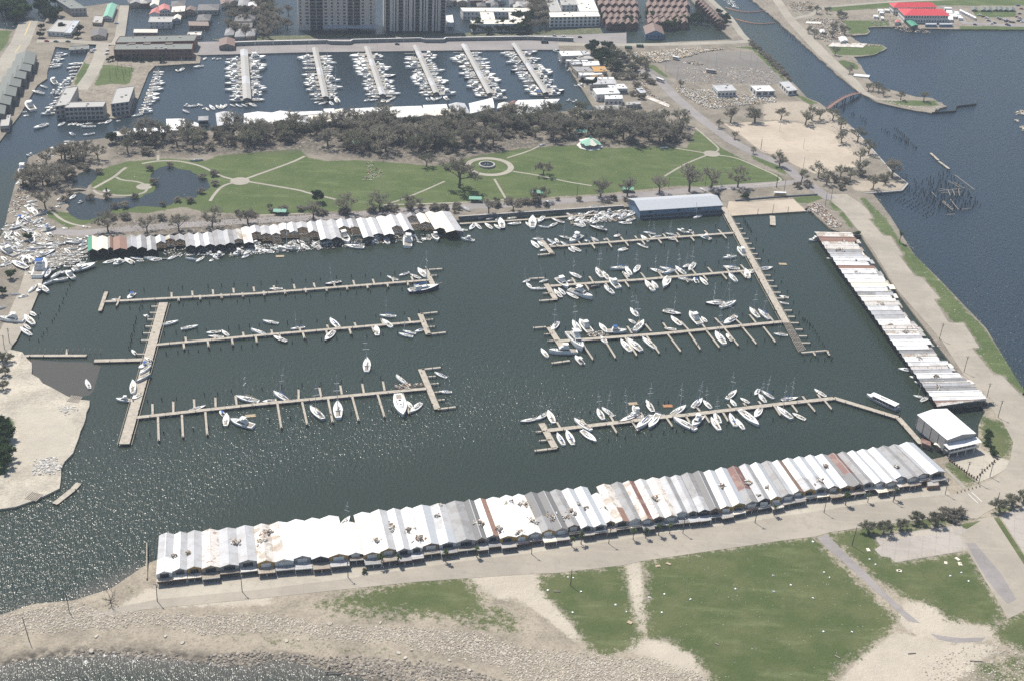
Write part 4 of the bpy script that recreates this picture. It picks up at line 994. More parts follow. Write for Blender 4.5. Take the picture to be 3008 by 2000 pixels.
    if deck:
        dl, dz, dm, nposts = deck[:4]
        mb = MB(); p, q = a, b
        o_ = Vector((0, -dl, 0)); poly = [p, q, q + o_, p + o_]
        mb.prism([Vector((v.x, v.y, dz - .22)) for v in poly[::-1]], [Vector((v.x, v.y, dz)) for v in poly[::-1]])
        mb.build('deck', dm, root)
        fa = MB(); fa.bar((p.x, p.y - dl - .05, dz - .12), (q.x, q.y - dl - .05, dz - .12), .1, .42); fa.build('fascia', WM[r_.choice('gbwtr')], root)
        for s in (.03, .5, .97):
            v = lerp(p + o_, q + o_, s); mb = MB(); mb.box(v.x - .1, v.x + .1, v.y + .15, v.y + .35, base - .1, dz - .2); mb.build('deck_post', M_woodd if r_.random() < .6 else WM['w'], root)
        if nposts:
            mb = MB()
            for s in np.linspace(.02, .98, 7):
                v = lerp(p + o_, q + o_, float(s)); mb.box(v.x - .04, v.x + .04, v.y + .05, v.y + .13, dz, dz + 1.0)
            v0, v1 = lerp(p + o_, q + o_, .02), lerp(p + o_, q + o_, .98); mb.bar((v0.x, v0.y + .09, dz + 1.0), (v1.x, v1.y + .09, dz + 1.0), .08)
            mb.build('railing', WM[r_.choice('wgbt')], root)
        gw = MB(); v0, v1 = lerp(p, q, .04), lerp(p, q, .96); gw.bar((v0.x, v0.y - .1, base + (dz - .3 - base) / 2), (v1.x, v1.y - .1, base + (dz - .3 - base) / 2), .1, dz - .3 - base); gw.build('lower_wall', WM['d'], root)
    return tag(root, label, cat, group)

def building(c, P0, P1, P2, zr, label, name='building', cat='building', wall='w', roof='M', kind='flat', rise=2.0, base=0.0, rows=0, cols=0, wsize=(1.4, 1.5), sides='front left', group=None, parapet=.5, over=.4, extras=True, zrow=None):
    """block from three roof-corner readings: P0 front-left, P1 front-right, P2 back-left (at roof height zr)"""
    A, B, D = g(c, *P0, zr), g(c, *P1, zr), g(c, *P2, zr)
    d = B - A; rz = math.atan2(d.y, d.x); W = d.length; e = D - A
    Mi = Matrix.Rotation(-rz, 3, 'Z'); ey = Mi @ e; Lw = W; depth = ey.y; sk = ey.x
    root = empty(name, (A.x, A.y, 0), rz)
    q = [Vector((0, 0, 0)), Vector((Lw, 0, 0)), Vector((Lw + sk, depth, 0)), Vector((sk, depth, 0))]
    mb = MB(); mb.prism([Vector((v.x, v.y, base - .6)) for v in q], [Vector((v.x, v.y, zr - (.02 if kind == 'flat' else .0))) for v in q])
    mb.build('wall', WM[wall], root)
    if kind == 'flat':
        mb = MB(); ctr = (q[0] + q[2]) / 2
        qi = [v + (ctr - v).normalized() * .3 for v in q]
        mb.prism([Vector((v.x, v.y, zr - .02)) for v in qi], [Vector((v.x, v.y, zr + .1)) for v in qi]); ro = mb.build('roof', RM[roof], root)
        pp = MB()
        for a, b in zip(q, q[1:] + q[:1]): pp.bar((a.x, a.y, zr + parapet / 2), (b.x, b.y, zr + parapet / 2), .28, parapet)
        pp.build('parapet', WM[wall], root)
        if extras:
            r_ = random.Random(sum(map(ord, label)))
            for _ in range(max(2, int(W * depth / 180))):
                u, v = r_.uniform(.12, .88), r_.uniform(.15, .85); p = q[0] + (q[1] - q[0]) * u + (q[3] - q[0]) * v; s = r_.uniform(.5, 1.1)
                mb = MB(); mb.box(p.x - s, p.x + s, p.y - s * .7, p.y + s * .7, zr + .08, zr + .9); mb.build('roof_unit', WM['k'], ro)
    else:
        o_ = over; qq = [q[0] + Vector((-o_, -o_, 0)), q[1] + Vector((o_, -o_, 0)), q[2] + Vector((o_, o_, 0)), q[3] + Vector((-o_, o_, 0))]
        Z = lambda v, z_: Vector((v.x, v.y, z_))
        if kind == 'gable':      # ridge along the long side
            if W >= depth: r0, r1 = (qq[0] + qq[3]) / 2, (qq[1] + qq[2]) / 2; pan = [[qq[0], qq[1], r1, r0], [qq[2], qq[3], r0, r1]]; ends = [(q[3], q[0], (q[0] + q[3]) / 2), (q[1], q[2], (q[1] + q[2]) / 2)]
            else: r0, r1 = (qq[0] + qq[1]) / 2, (qq[3] + qq[2]) / 2; pan = [[qq[1], qq[2], r1, r0], [qq[3], qq[0], r0, r1]]; ends = [(q[0], q[1], (q[0] + q[1]) / 2), (q[2], q[3], (q[2] + q[3]) / 2)]
            for pq in pan:
                mb = MB(); quad_thick(mb, [Z(pq[0], zr), Z(pq[1], zr), Z(pq[2], zr + rise), Z(pq[3], zr + rise)], .14); mb.build('roof_panel', RM[roof], root)
            for a, b, pk in ends:
                mb = MB(); mb.poly([Z(a, zr - .05), Z(b, zr - .05), Z(pk, zr + rise - .2)]); mb.build('gable', WM[wall], root)
        else:                    # hip
            if W >= depth: k = depth / 2 / W; m0, m1 = (qq[0] + qq[3]) / 2, (qq[1] + qq[2]) / 2; r0, r1 = m0 + (m1 - m0) * k, m1 + (m0 - m1) * k; pan = [[qq[0], qq[1], r1, r0], [qq[1], qq[2], r1], [qq[2], qq[3], r0, r1], [qq[3], qq[0], r0]]
            else: k = W / 2 / depth; m0, m1 = (qq[0] + qq[1]) / 2, (qq[3] + qq[2]) / 2; r0, r1 = m0 + (m1 - m0) * k, m1 + (m0 - m1) * k; pan = [[qq[0], qq[1], r0], [qq[1], qq[2], r1, r0], [qq[2], qq[3], r1], [qq[3], qq[0], r0, r1]]
            for pq in pan:
                mb = MB(); mb.poly([Z(v, zr + (rise if v in (r0, r1) else 0)) for v in pq]); mb.build('roof_panel', RM[roof], root)
            mb = MB(); mb.prism([Z(v, zr - .2) for v in qq], [Z(v, zr - .01) for v in qq]); mb.build('eave', WM['w'], root)
    if rows and cols:
        H = zr - max(base, 0); fh = H / rows
        for r_i in range(rows):
            zz = max(base, 0) + fh * r_i + fh * .32
            if 'front' in sides:
                for k in range(cols):
                    x = Lw * (k + .5) / cols; link('window', win_mesh(wsize[0], min(wsize[1], fh * .6)), root, (x, -.02, zz))
            n2 = max(1, int(depth / (W / cols)))
            for sd, nm in ((0, 'left'), (1, 'right')):
                if nm in sides:
                    for k in range(n2):
                        t_ = (k + .5) / n2; base_p = q[0] if sd == 0 else q[1]; y = depth * t_; x = base_p.x + sk * t_
                        link('window', win_mesh(wsize[0], min(wsize[1], fh * .6)), root, (x + (-.02 if sd == 0 else .02), y, zz), (0, 0, math.pi / 2 + math.atan2(-sk, depth) if depth else 0))
    tag(root, label, cat, group)
    root['_W'] = W; root['_D'] = depth
    return root

# ------------------------------------------------------------------ heaps of wreckage
DEB = [plain('debris_' + str(i), c, .85, .15) for i, c in enumerate(((.55, .53, .48), (.34, .27, .19), (.22, .19, .15), (.45, .34, .2), (.68, .67, .64), (.14, .12, .10), (.38, .36, .33), (.25, .14, .10)))]
def debris(name, label, sampler, n, smin=.25, smax=1.4, z=Z0, hmax=.5, mats=None, seed=1, flat=.35):
    """scattered boards, sheets and lumps; one mass nobody could count"""
    r = np.random.RandomState(seed); V = []; Fc = []; Mi = []; mats = mats or DEB
    for k in range(n):
        x, y, hz = sampler(r)
        l, w_, h_ = r.uniform(smin, smax), r.uniform(smin * .4, smax * .45), r.uniform(.05, .05 + flat * smax)
        a = r.uniform(0, 6.28); ca, sa = math.cos(a), math.sin(a); tz = r.uniform(-.3, .3); zc = z + hz * hmax + h_ / 2
        b0 = len(V)
        for sx, sy, sz in ((-1, -1, -1), (1, -1, -1), (1, 1, -1), (-1, 1, -1), (-1, -1, 1), (1, -1, 1), (1, 1, 1), (-1, 1, 1)):
            lx, ly, lz = sx * l / 2, sy * w_ / 2, sz * h_ / 2; lz += lx * tz
            V.append((x + lx * ca - ly * sa, y + lx * sa + ly * ca, zc + lz))
        mi = int(r.randint(len(mats)))
        for q in ((4, 5, 6, 7), (0, 1, 5, 4), (1, 2, 6, 5), (2, 3, 7, 6), (3, 0, 4, 7)):
            Fc.append(tuple(b0 + i for i in q)); Mi.append(mi)
    me_ = bpy.data.meshes.new(name); me_.from_pydata(V, [], Fc)
    for m_ in mats: me_.materials.append(m_)
    me_.polygons.foreach_set('material_index', Mi); me_.update()
    return tag(link(name, me_), label, 'debris', kind='stuff')
def poly_sampler(poly, edge=0.0):
    P = [(p[0], p[1]) for p in poly]; x0, x1 = min(p[0] for p in P), max(p[0] for p in P); y0, y1 = min(p[1] for p in P), max(p[1] for p in P)
    def s(r):
        while True:
            x, y = r.uniform(x0, x1), r.uniform(y0, y1)
            if inpoly(np.array([x]), np.array([y]), poly)[0]: return x, y, r.uniform(0, 1) ** 2
    return s
def disc_sampler(p, r0):
    def s(r):
        a, k = r.uniform(0, 6.28), abs(r.normal(0, .5)); return p.x + math.cos(a) * k * r0, p.y + math.sin(a) * k * r0, max(0, 1 - k) * r.uniform(0, 1)
    return s
# ================================================================== boathouse rows
_ones = 'zeroth first second third fourth fifth sixth seventh eighth ninth tenth eleventh twelfth thirteenth fourteenth fifteenth sixteenth seventeenth eighteenth nineteenth twentieth'.split()
_tens = {2: 'twenty', 3: 'thirty', 4: 'forty', 5: 'fifty', 6: 'sixty'}
def ordinal(n):
    if n <= 20: return _ones[n]
    a, b = divmod(n, 10)
    return _tens[a][:-1] + 'ieth' if b == 0 else f'{_tens[a]}-{_ones[b]}'
def along(poly, xs_):
    """interpolate a pixel polyline at given x"""
    X = [p[0] for p in poly]; Y = [p[1] for p in poly]
    return [(x, float(np.interp(x, X, Y))) for x in xs_]
def alongy(poly, ys_):
    X = [p[0] for p in poly]; Y = [p[1] for p in poly]
    return [(float(np.interp(y, Y, X)), y) for y in ys_]

# --- row along the shore road
ZE = 6.2
water_l = [(440, 1577), (467, 1574), (744, 1547), (995, 1517), (1263, 1486), (1500, 1459), (1749, 1429), (1936, 1406), (2208, 1366), (2364, 1344), (2517, 1327), (2673, 1302), (2720, 1295)]
road_l = [(430, 1689), (459, 1685), (757, 1652), (1113, 1622), (1347, 1591), (1737, 1545), (2131, 1492), (2346, 1446), (2648, 1408), (2778, 1385), (2830, 1376)]
wx = [467, 511, 551, 591, 641, 694, 744, 792, 844, 893, 941, 995, 1039, 1089, 1136, 1177, 1213, 1263, 1310, 1362, 1393, 1427, 1469, 1504, 1542, 1578, 1615, 1649, 1686, 1726, 1752, 1795, 1829, 1863, 1898, 1936, 1969, 2000, 2034, 2066, 2100, 2135, 2170, 2203, 2235, 2268, 2297, 2330, 2363, 2394, 2432, 2460, 2489, 2517, 2549, 2579, 2610, 2642, 2684]
roofs = ['WWLL', 'WL', 'LL', 'XX', 'LL', 'LL', 'PP', 'PW', 'WW', 'WW', 'WW', 'WW', 'WW', 'WL', 'WL', 'WW', 'WT', 'WTLL', 'GG', 'DD', 'WR', 'WW', 'WW', 'WW', 'GGDD', 'DD', 'GGGG', 'WT', 'WT', 'WW',
         'PRPP', 'GG', 'PB', 'XL', 'CPXX', 'LG', 'LL', 'LLGG', 'DD', 'WT', 'WT', 'GGBB', 'LG', 'WT', 'GL', 'WV', 'LGWT', 'LGWT', 'WT', 'WG', 'DDBB', 'GG', 'WT', 'WL', 'WT', 'GG', 'GL', 'WT']  # white sheds with a blue-grey right slope have its shade put into the colour
rx = np.interp(wx, [467, 995, 1263, 1649, 2082, 2330, 2684], [459, 1024, 1291, 1706, 2132, 2397, 2778])
dm_list = [M_wood, M_plank, RM['L'], RM['P'], RM['G'], M_wood, RM['C'], RM['M']]
_rr = random.Random(5); nrow = len(wx) - 1
W_ = [px(*p, ZE) for p in along(water_l, wx)]; Rd = [px(*p, ZE) for p in along(road_l, rx)]
NEAR = []
for i in range(nrow):
    n_ = nrow - i; r2 = roofs[i]
    jog = _rr.uniform(-1.6, 1.2); fwd = (Rd[i] - W_[i]).normalized() * jog; b0 = Vector((0, 0, 0))
    rise = _rr.uniform(1.15, 1.5); ze = ZE + _rr.uniform(-.25, .2)
    if i == 11: ze -= .9; b0 = (Rd[i] - W_[i]) * .17
    if i == 29: b0 = (Rd[i] - W_[i]) * .22
    dk = (_rr.choice([2.5, 3.5, 4.5, 5.0]), 3.7 + _rr.uniform(-.2, .2), _rr.choice(dm_list), _rr.random() < .6)
    wl = _rr.choice('ggwydtbgyk'); fr_ = (0, 1); frm = False
    if i in (21, 33, 34): frm = True; fr_ = (0, 1)
    NEAR.append(boathouse(Rd[i] + fwd, Rd[i + 1] + fwd, W_[i + 1] + b0, W_[i] + b0, ze, rise, r2, wl, dk, fr_, frm,
              label=f'{RW[r2[0]]} roofed boathouse on the shore road, {ordinal(n_)} from the big white boat hall', group='boathouses along the shore road', rng_=_rr, split=.36 if len(r2) == 4 else None))
# torn holes, fallen sheets and plant left on those roofs
for k, (c, x, y, s_) in enumerate((('41', 1345, 600, 1.2), ('41', 1450, 580, 1.6), ('41', 1810, 500, 1.8), ('42', 85, 420, 2.0), ('42', 60, 490, 2.6), ('42', 930, 480, 1.7), ('42', 1045, 380, 2.6), ('42', 1180, 400, 2.2), ('42', 1265, 470, 2.6), ('42', 1415, 215, 1.0), ('42', 1400, 300, 1.4), ('42', 1720, 350, 3.0), ('42', 1950, 190, 2.2), ('42', 2060, 210, 2.0), ('42', 1880, 400, 2.2),
                                   ('43', 100, 195, 1.8), ('43', 460, 260, 2.4), ('43', 440, 305, 2.4), ('43', 570, 235, 1.2), ('43', 520, 205, 1.2), ('43', 725, 240, 1.2), ('43', 1110, 165, 2.4), ('43', 1625, 60, 1.4), ('44', 120, 75, 1.6), ('z6', 640, 330, 1.4), ('z6', 1250, 355, 1.4), ('z6', 1010, 300, 2.6), ('z6', 1140, 470, 1.8), ('z6', 1930, 280, 2.0), ('34', 645, 1380, 1.4), ('34', 1250, 1385, 1.4), ('43', 330, 310, 3.0), ('43', 165, 340, 2.4), ('42', 2030, 420, 2.6))):
    p = g(c, x, y, ZE + .9)
    debris('roof_wreckage', 'torn sheets and broken timber heaped on the shore road boathouse roofs', disc_sampler(p, s_ * 1.25), int(15 * s_), .35, 1.7, ZE + .55, .9, seed=50 + k)

# --- row along the lakeside road
ZL = 4.9
wl_ = [(2388, 674), (2393, 682), (2480, 810), (2560, 920), (2640, 1030), (2744, 1178), (2760, 1200)]; rl_ = [(2490, 672), (2497, 684), (2585, 808), (2640, 905), (2720, 1000), (2800, 1090), (2896, 1175), (2910, 1190)]
wy = [f('24', 0, y)[1] for y in (685, 725, 757, 790, 825, 860, 900, 935, 970, 1002, 1042, 1080, 1117, 1157, 1197, 1234, 1280, 1320, 1358, 1398, 1437)] + [f('34', 0, y)[1] for y in (160, 200, 240, 285, 330, 372, 402, 436, 476, 512, 542, 578, 620, 656, 692, 732, 772, 815, 862)]
rf2 = ['PP', 'BR', 'RP', 'WX', 'PG', 'LL', 'WW', 'WW', 'BR', 'WW', 'LW', 'WW', 'CC', 'WW', 'GLGG', 'CW', 'PP', 'WW', 'LL', 'LL', 'WW', 'PX', 'WP', 'WL', 'WW', 'WW', 'GG', 'LP', 'WW', 'WW', 'PX', 'LL', 'WW', 'LG', 'PL', 'GG', 'WW', 'CW', 'RP']
n2 = len(wy) - 1; Wp = [px(*p, ZL) for p in alongy(wl_, wy)]
Ry = np.interp(wy, [682, 1178], [684, 1175]); Rp = [px(*p, ZL) for p in alongy(rl_, Ry)]
_rr = random.Random(15)
for i in range(n2):
    fl, fr, br, bl = Rp[i + 1], Rp[i], Wp[i], Wp[i + 1]
    back = (Wp[i] - Rp[i]).normalized(); j = _rr.uniform(-2.0, 3.0) if i not in (0, n2 - 1) else 0
    boathouse(fr + back * j, fl + back * j, bl, br, ZL + _rr.uniform(-.25, .25), _rr.uniform(.8, 1.2), rf2[i], _rr.choice('gwgdt') if i < n2 - 1 else 'd', (_rr.choice([2.5, 4.0, 5.5]), 3.2, _rr.choice(dm_list), False), label=f'{RW[rf2[i][0]]} roofed boathouse beside the lakeside road, {ordinal(i + 1)} from the boat ramp', group='boathouses along the lakeside road', rng_=_rr, split=.5 if len(rf2[i]) == 4 else None, closed_back=False)
for k, (c, x, y, s_) in enumerate((('24', 800, 765, 2.2), ('24', 760, 835, 4.0), ('24', 905, 1025, 2.0), ('24', 1050, 1045, 1.4), ('24', 1130, 1300, 3.4), ('34', 1200, 160, 3.0), ('34', 1330, 215, 2.6), ('34', 1410, 170, 2.0), ('34', 1450, 440, 2.6), ('34', 1600, 600, 3.4), ('34', 1620, 695, 3.0), ('34', 1620, 345, 2.0), ('24', 905, 925, 1.0))):
    debris('roof_wreckage', 'splintered boards strewn over the lakeside boathouse roofs', disc_sampler(g(c, x, y, ZL + .8), s_), int(10 * s_), .3, 1.3, ZL + .45, .8, seed=90 + k)

# --- row below the park, street ends at the park, open ends to the basin
ZS = 5.0
bx_ = [f('21', x, 0)[0] for x in (760, 845, 932, 975, 1095, 1180, 1262, 1345, 1428, 1510, 1595, 1675, 1757, 1838, 1925, 2010, 2085, 2165, 2245, 2330)] + [f('22', x, 0)[0] for x in (200, 280, 350, 440, 522, 612, 700, 787, 872, 960, 1045, 1132, 1216, 1300, 1386, 1470, 1550, 1690)]
back_l = [(250, 702), (420, 697), (560, 690), (750, 668), (930, 652), (1100, 640), (1323, 624), (1340, 622)]
front_l = [(250, 744), (420, 733), (560, 727), (750, 712), (970, 704), (1150, 690), (1370, 676), (1390, 674)]
fx_ = np.interp(bx_, [258, 930, 1323], [258, 944, 1359])
rf3 = ['EC', 'CC', 'GR', 'RR', 'GL', 'LG', 'LG', 'WT', 'PG', 'GL', 'GL', 'WL', 'WL', 'GL', 'LG', 'GP', 'PW', 'WL', 'LL', 'WW', 'WW', 'WL', 'LL', 'WL', 'WL', 'LL', 'WT', 'LG', 'WL', 'WL', 'WW', 'WL', 'WL', 'GD', 'WC', 'CC', 'CL', 'GL']
partial = {7: .55, 8: .35, 9: .5, 15: .75, 17: .5, 19: .5, 20: .45, 21: .6, 22: .3, 23: .6, 26: .45, 27: .5, 31: .6, 33: .0, 34: .55, 18: .55}
Bk = [px(*p, ZS) for p in along(back_l, bx_)]; Fr = [px(*p, ZS) for p in along(front_l, fx_)]
_rr = random.Random(25); n3 = len(bx_) - 1
for i in range(n3):
    pf = partial.get(i); fr_ = (0, 1) if pf is None else (0, max(.18, pf))
    ext = (Fr[i] - Bk[i]).normalized() * _rr.uniform(-3.5, 2.2)
    boathouse(Bk[i + 1], Bk[i], Fr[i] + ext, Fr[i + 1] + ext, ZS + _rr.uniform(-.7, .6), _rr.uniform(.9, 1.7), (rf3[i][1] + rf3[i][0]), 'd' if i > 1 else 'w', None, fr_, pf is not None, label=(f'{RW[rf3[i][0]]} roofed boathouse backing onto the park drive, {ordinal(i + 1)} from the crowded wreck corner' if pf is None else f'boathouse with half its {RW[rf3[i][0]]} roof torn off, {ordinal(i + 1)} from the wreck corner'),
              group='boathouses backing onto the park drive', rng_=_rr, closed_back=False)

# ================================================================== piers
def FF(c, l): return F(c, *[l[i:i + 4] for i in range(0, len(l), 4)])
def vfingers(line, ts, ln, side):
    """square fingers off a pier at the fractions ts, ln metres long"""
    a, b = px(*line[0], 1.3), px(*line[-1], 1.3); d = (b - a).normalized(); n_ = Vector((-d.y, d.x, 0)) * side; out = []
    inv = lambda v: unproj(v)
    for t_ in ts:
        q = a + (b - a) * t_; e = q + n_ * ln; out.append((*unproj(q), *unproj(e)))
    return out
def unproj(v):
    d = Vector(v) - Vector((0, 0, CAMH)); w_ = d.dot(_F)
    return (1504 + FPX * d.dot(_EI) / w_, 1000 - FPX * d.dot(_EU) / w_)
L1 = [f('21', 900, 1285), f('22', 0, 1215), f('22', 1500, 1098)]
L2 = [f('31', 1345, 330), f('32', 100, 243), f('32', 1455, 128)]
L3 = [f('31', 1165, 960), f('32', 0, 845), f('32', 1480, 708)]
pier('timber_pier', 'long timber pier with short fingers, parallel to the park boathouses', L1, 2.3, vfingers(L1, np.linspace(.20, .95, 13), 6.5, 1) + vfingers(L1, np.linspace(.22, .93, 12), 6.0, -1), heads=F('22', (1475, 1008, 1548, 1158, 3.2), (1490, 1008, 1618, 1000, 1.4), (1510, 1060, 1572, 1056, 1.0)) + F('21', (920, 1200, 865, 1365, 2.2), (1040, 1240, 1010, 1320, 1.0)), group='timber piers of the eastern basin')
pier('timber_pier', 'middle timber pier of the three springing from the broad walkway by the sandbar', L2, 2.3, vfingers(L2, np.linspace(.11, .95, 9), 6.0, 1) + vfingers(L2, np.linspace(.10, .80, 9), 8.0, -1), heads=F('32', (1428, 62, 1500, 242, 3.2), (1430, 64, 1578, 48, 1.4), (1480, 115, 1540, 110, 1.0), (1500, 175, 1555, 172, 1.0), (1490, 240, 1650, 222, 1.4)), group='timber piers of the eastern basin')
pier('timber_pier', 'timber pier with long outer fingers facing the open channel water', L3, 2.6, FF('32', [375, 800, 375, 715, 570, 780, 555, 700, 750, 760, 735, 680, 940, 745, 925, 665, 1120, 725, 1105, 645, 190, 830, 225, 1050, 405, 825, 450, 1020, 630, 800, 670, 1000, 840, 780, 895, 985, 1060, 760, 1120, 955, 1275, 750, 1335, 925]) + FF('31', [1322, 930, 1320, 840, 1502, 915, 1500, 820, 1684, 880, 1680, 800, 1868, 870, 1865, 785, 2050, 850, 2040, 770, 1368, 950, 1375, 1160, 1575, 935, 1585, 1130, 1778, 910, 1795, 1110]), heads=F('32', (1435, 540, 1578, 885, 3.4), (1440, 542, 1605, 524, 1.4), (1490, 605, 1562, 600, 1.0), (1520, 668, 1590, 662, 1.0), (1545, 740, 1600, 735, 1.0), (1570, 808, 1640, 802, 1.0), (1580, 885, 1735, 866, 1.4)), group='timber piers of the eastern basin')
pier('broad_walkway', 'broad timber walkway joining the three piers beside the sandbar', [(480, 889), (422, 1100), (365, 1303)], 5.2, FF('31', [1372, 0, 1308, 0, 1360, 54, 1296, 54, 1342, 112, 1275, 112, 1328, 172, 1258, 172, 1308, 230, 1238, 230, 1292, 290, 1220, 290, 1262, 410, 1182, 410]), z=1.55, rail=True)
pier('broken_jetty', 'low concrete jetty cut in two between the road and the broad walkway', [f('31', 190, 430), f('31', 260, 424), f('31', 750, 424)], 2.4, FF('31', [575, 424, 582, 368]), z=1.1)
pier('broken_jetty', 'concrete jetty stub reaching the broad walkway beside the sandbar', [f('31', 815, 470), f('31', 1235, 460)], 3.2, (), z=1.12)
R1 = [f('23', 420, 805), f('23', 1100, 752), f('23', 1935, 690)]
R2 = [f('23', 345, 1150), f('23', 1180, 1090), f('23', 2125, 1010)]
R3 = [f('33', 410, 300), f('33', 1300, 235), f('33', 2359, 130)]
R4 = [f('33', 325, 1070), f('33', 940, 1000), f('33', 1395, 945), f('33', 1510, 938), f('33', 2359, 838), f('34', 712, 792)]
pier('timber_pier', 'timber pier parallel to the blue shed across a strip of water', R1, 2.4, vfingers(R1, np.linspace(.12, .93, 11), 7.0, 1) + vfingers(R1, np.linspace(.18, .93, 9), 8.0, -1), heads=F('23', (268, 757, 362, 872, 3.4), (235, 880, 376, 868, 1.6), (345, 810, 430, 802, 1.6)), group='timber piers of the western basin')
pier('timber_pier', 'second timber pier from the blue shed, off the long western walkway', R2, 2.6, vfingers(R2, np.linspace(.12, .95, 11), 9.0, 1) + vfingers(R2, np.linspace(.16, .92, 9), 10.0, -1), heads=F('23', (308, 1132, 388, 1262, 3.4), (248, 1277, 402, 1264, 1.6), (165, 1086, 292, 1078, 1.4), (280, 1214, 345, 1210, 1.0)), group='timber piers of the western basin')
pier('timber_pier', 'third timber pier from the blue shed with long slanting fingers', R3, 2.8, FF('33', [605, 295, 715, 460, 830, 315, 910, 445, 990, 265, 1095, 425, 1175, 250, 1290, 405, 1360, 238, 1475, 390, 1545, 225, 1645, 370, 1690, 200, 1810, 355, 1850, 185, 1975, 340, 2010, 180, 2130, 325, 2190, 175, 2295, 310, 735, 262, 700, 212, 1050, 232, 1010, 170, 1218, 215, 1165, 150, 1360, 200, 1320, 140, 1540, 200, 1470, 125, 1690, 192, 1630, 115, 1850, 180, 1770, 98, 2010, 165, 1950, 110, 2125, 140, 2068, 70, 2275, 125, 2220, 60]), heads=F('33', (328, 168, 442, 350, 3.6), (195, 184, 346, 172, 1.4), (290, 238, 352, 235, 1.0), (320, 296, 402, 293, 1.0), (355, 488, 512, 466, 1.5)), group='timber piers of the western basin')
pier('timber_pier', 'timber pier bending toward the white boat hall', R4, 3.0, vfingers([R4[0], R4[2]], (.1, .3, .53, .78), 7, 1) + vfingers([R4[0], R4[2]], (.5, .67, .95), 10, -1) + FF('33', [1520, 950, 1556, 1008, 1680, 935, 1725, 1005, 1840, 915, 1885, 992, 1640, 905, 1615, 872, 1905, 875, 1880, 842, 2040, 860, 2015, 830, 2170, 845, 2145, 815]) + FF('34', [200, 862, 250, 940, 350, 850, 400, 915, 490, 835, 552, 908, 635, 815, 695, 888, 470, 812, 440, 772, 600, 795, 570, 755]), heads=F('33', (268, 1008, 385, 1222, 3.6), (208, 1246, 398, 1222, 1.5), (218, 1082, 300, 1075, 1.0), (248, 1158, 345, 1150, 1.0)), group='timber piers of the western basin')
pier('timber_walkway', 'cranked walkway from the bent pier to the white boat hall', [f('34', 712, 790), f('34', 1270, 960), f('34', 1470, 1185)], 3.2, (), z=1.36, rail=False)
pier('broad_walkway', 'long straight western walkway running out from the boat ramp', [(2124, 609), (2310, 948)], 4.4, FF('23', [1935, 612, 1988, 612, 1955, 655, 2012, 655, 1980, 696, 2038, 696, 2005, 740, 2062, 740, 2030, 783, 2088, 783, 2055, 827, 2116, 827, 2080, 872, 2142, 872, 2110, 916, 2168, 916]) + FF('24', [100, 1058, 165, 1058, 128, 1105, 192, 1105, 155, 1154, 222, 1154, 185, 1206, 252, 1206, 215, 1256, 282, 1256]) + FF('34', [285, 34, 350, 34, 310, 88, 375, 88, 335, 142, 410, 142]), z=1.5, rail=True)
# the stripped end of that walkway: only beams left
bw_r = pier('walkway_frame', 'stripped beams at the outer end of the western walkway', [f('34', 430, 398), f('34', 655, 378), f('34', 672, 420)], 1.3, FF('34', [380, 198, 442, 198, 410, 256, 480, 256, 435, 314, 508, 314, 535, 395, 555, 425]), z=1.45)
o0 = Vector((bw_r.location.x, bw_r.location.y, 0))
for k in range(6):
    a = g('34', 268 + k * 12, 132 + k * 1.5, 1.4); b = g('34', 408 + k * 12, 395 - k * 4, 1.4); mb = MB(); mb.bar(a - o0, b - o0, .22, .3); mb.build('beam', M_wood, bw_r)
for k in range(8):
    a = g('34', 272 + k * 19, 140 + k * 34, 1.3); b = g('34', 338 + k * 17, 138 + k * 34, 1.3); mb = MB(); mb.bar(a - o0, b - o0, .25, .22); mb.build('crossbeam', M_wood, bw_r)
pier('quay_walkway', 'narrow walkway at the foot of the park seawall', [f('22', 1770, 612), f('22', 2359, 575), f('23', 540, 545), f('23', 960, 520)], 1.8, (), z=1.2)
pier('floating_platform', 'loose timber platform adrift off the sandbar', [f('41', 420, 205), f('41', 560, 95), f('41', 605, 45)], 3.0, (), z=.7)
pier('short_jetty', 'short jetty below the boat ramp', [f('24', 180, 545), f('24', 184, 625)], 4.0, (), z=.9)
# fallen slatted frames on the sandbar
for c, x, y in (('31', 645, 800), ('41', 260, 150)):
    p = g(c, x, y, Z0 + .1); r_ = empty('slatted_pallet', (p.x, p.y, Z0 + .05), U(-.4, .4))
    for k in range(7):
        mb = MB(); mb.box(-3 + k * .95, -2.5 + k * .95, -3, 3, .12, .2); mb.build('slat', M_wood, r_)
    for s in (-2.6, 0, 2.6):
        mb = MB(); mb.box(-3.1, 3.3, s - .1, s + .1, 0, .12); mb.build('bearer', M_wood, r_)
    tag(r_, 'slatted dock section washed up on the sandbar edge', 'pallet', 'dock sections on the sandbar')

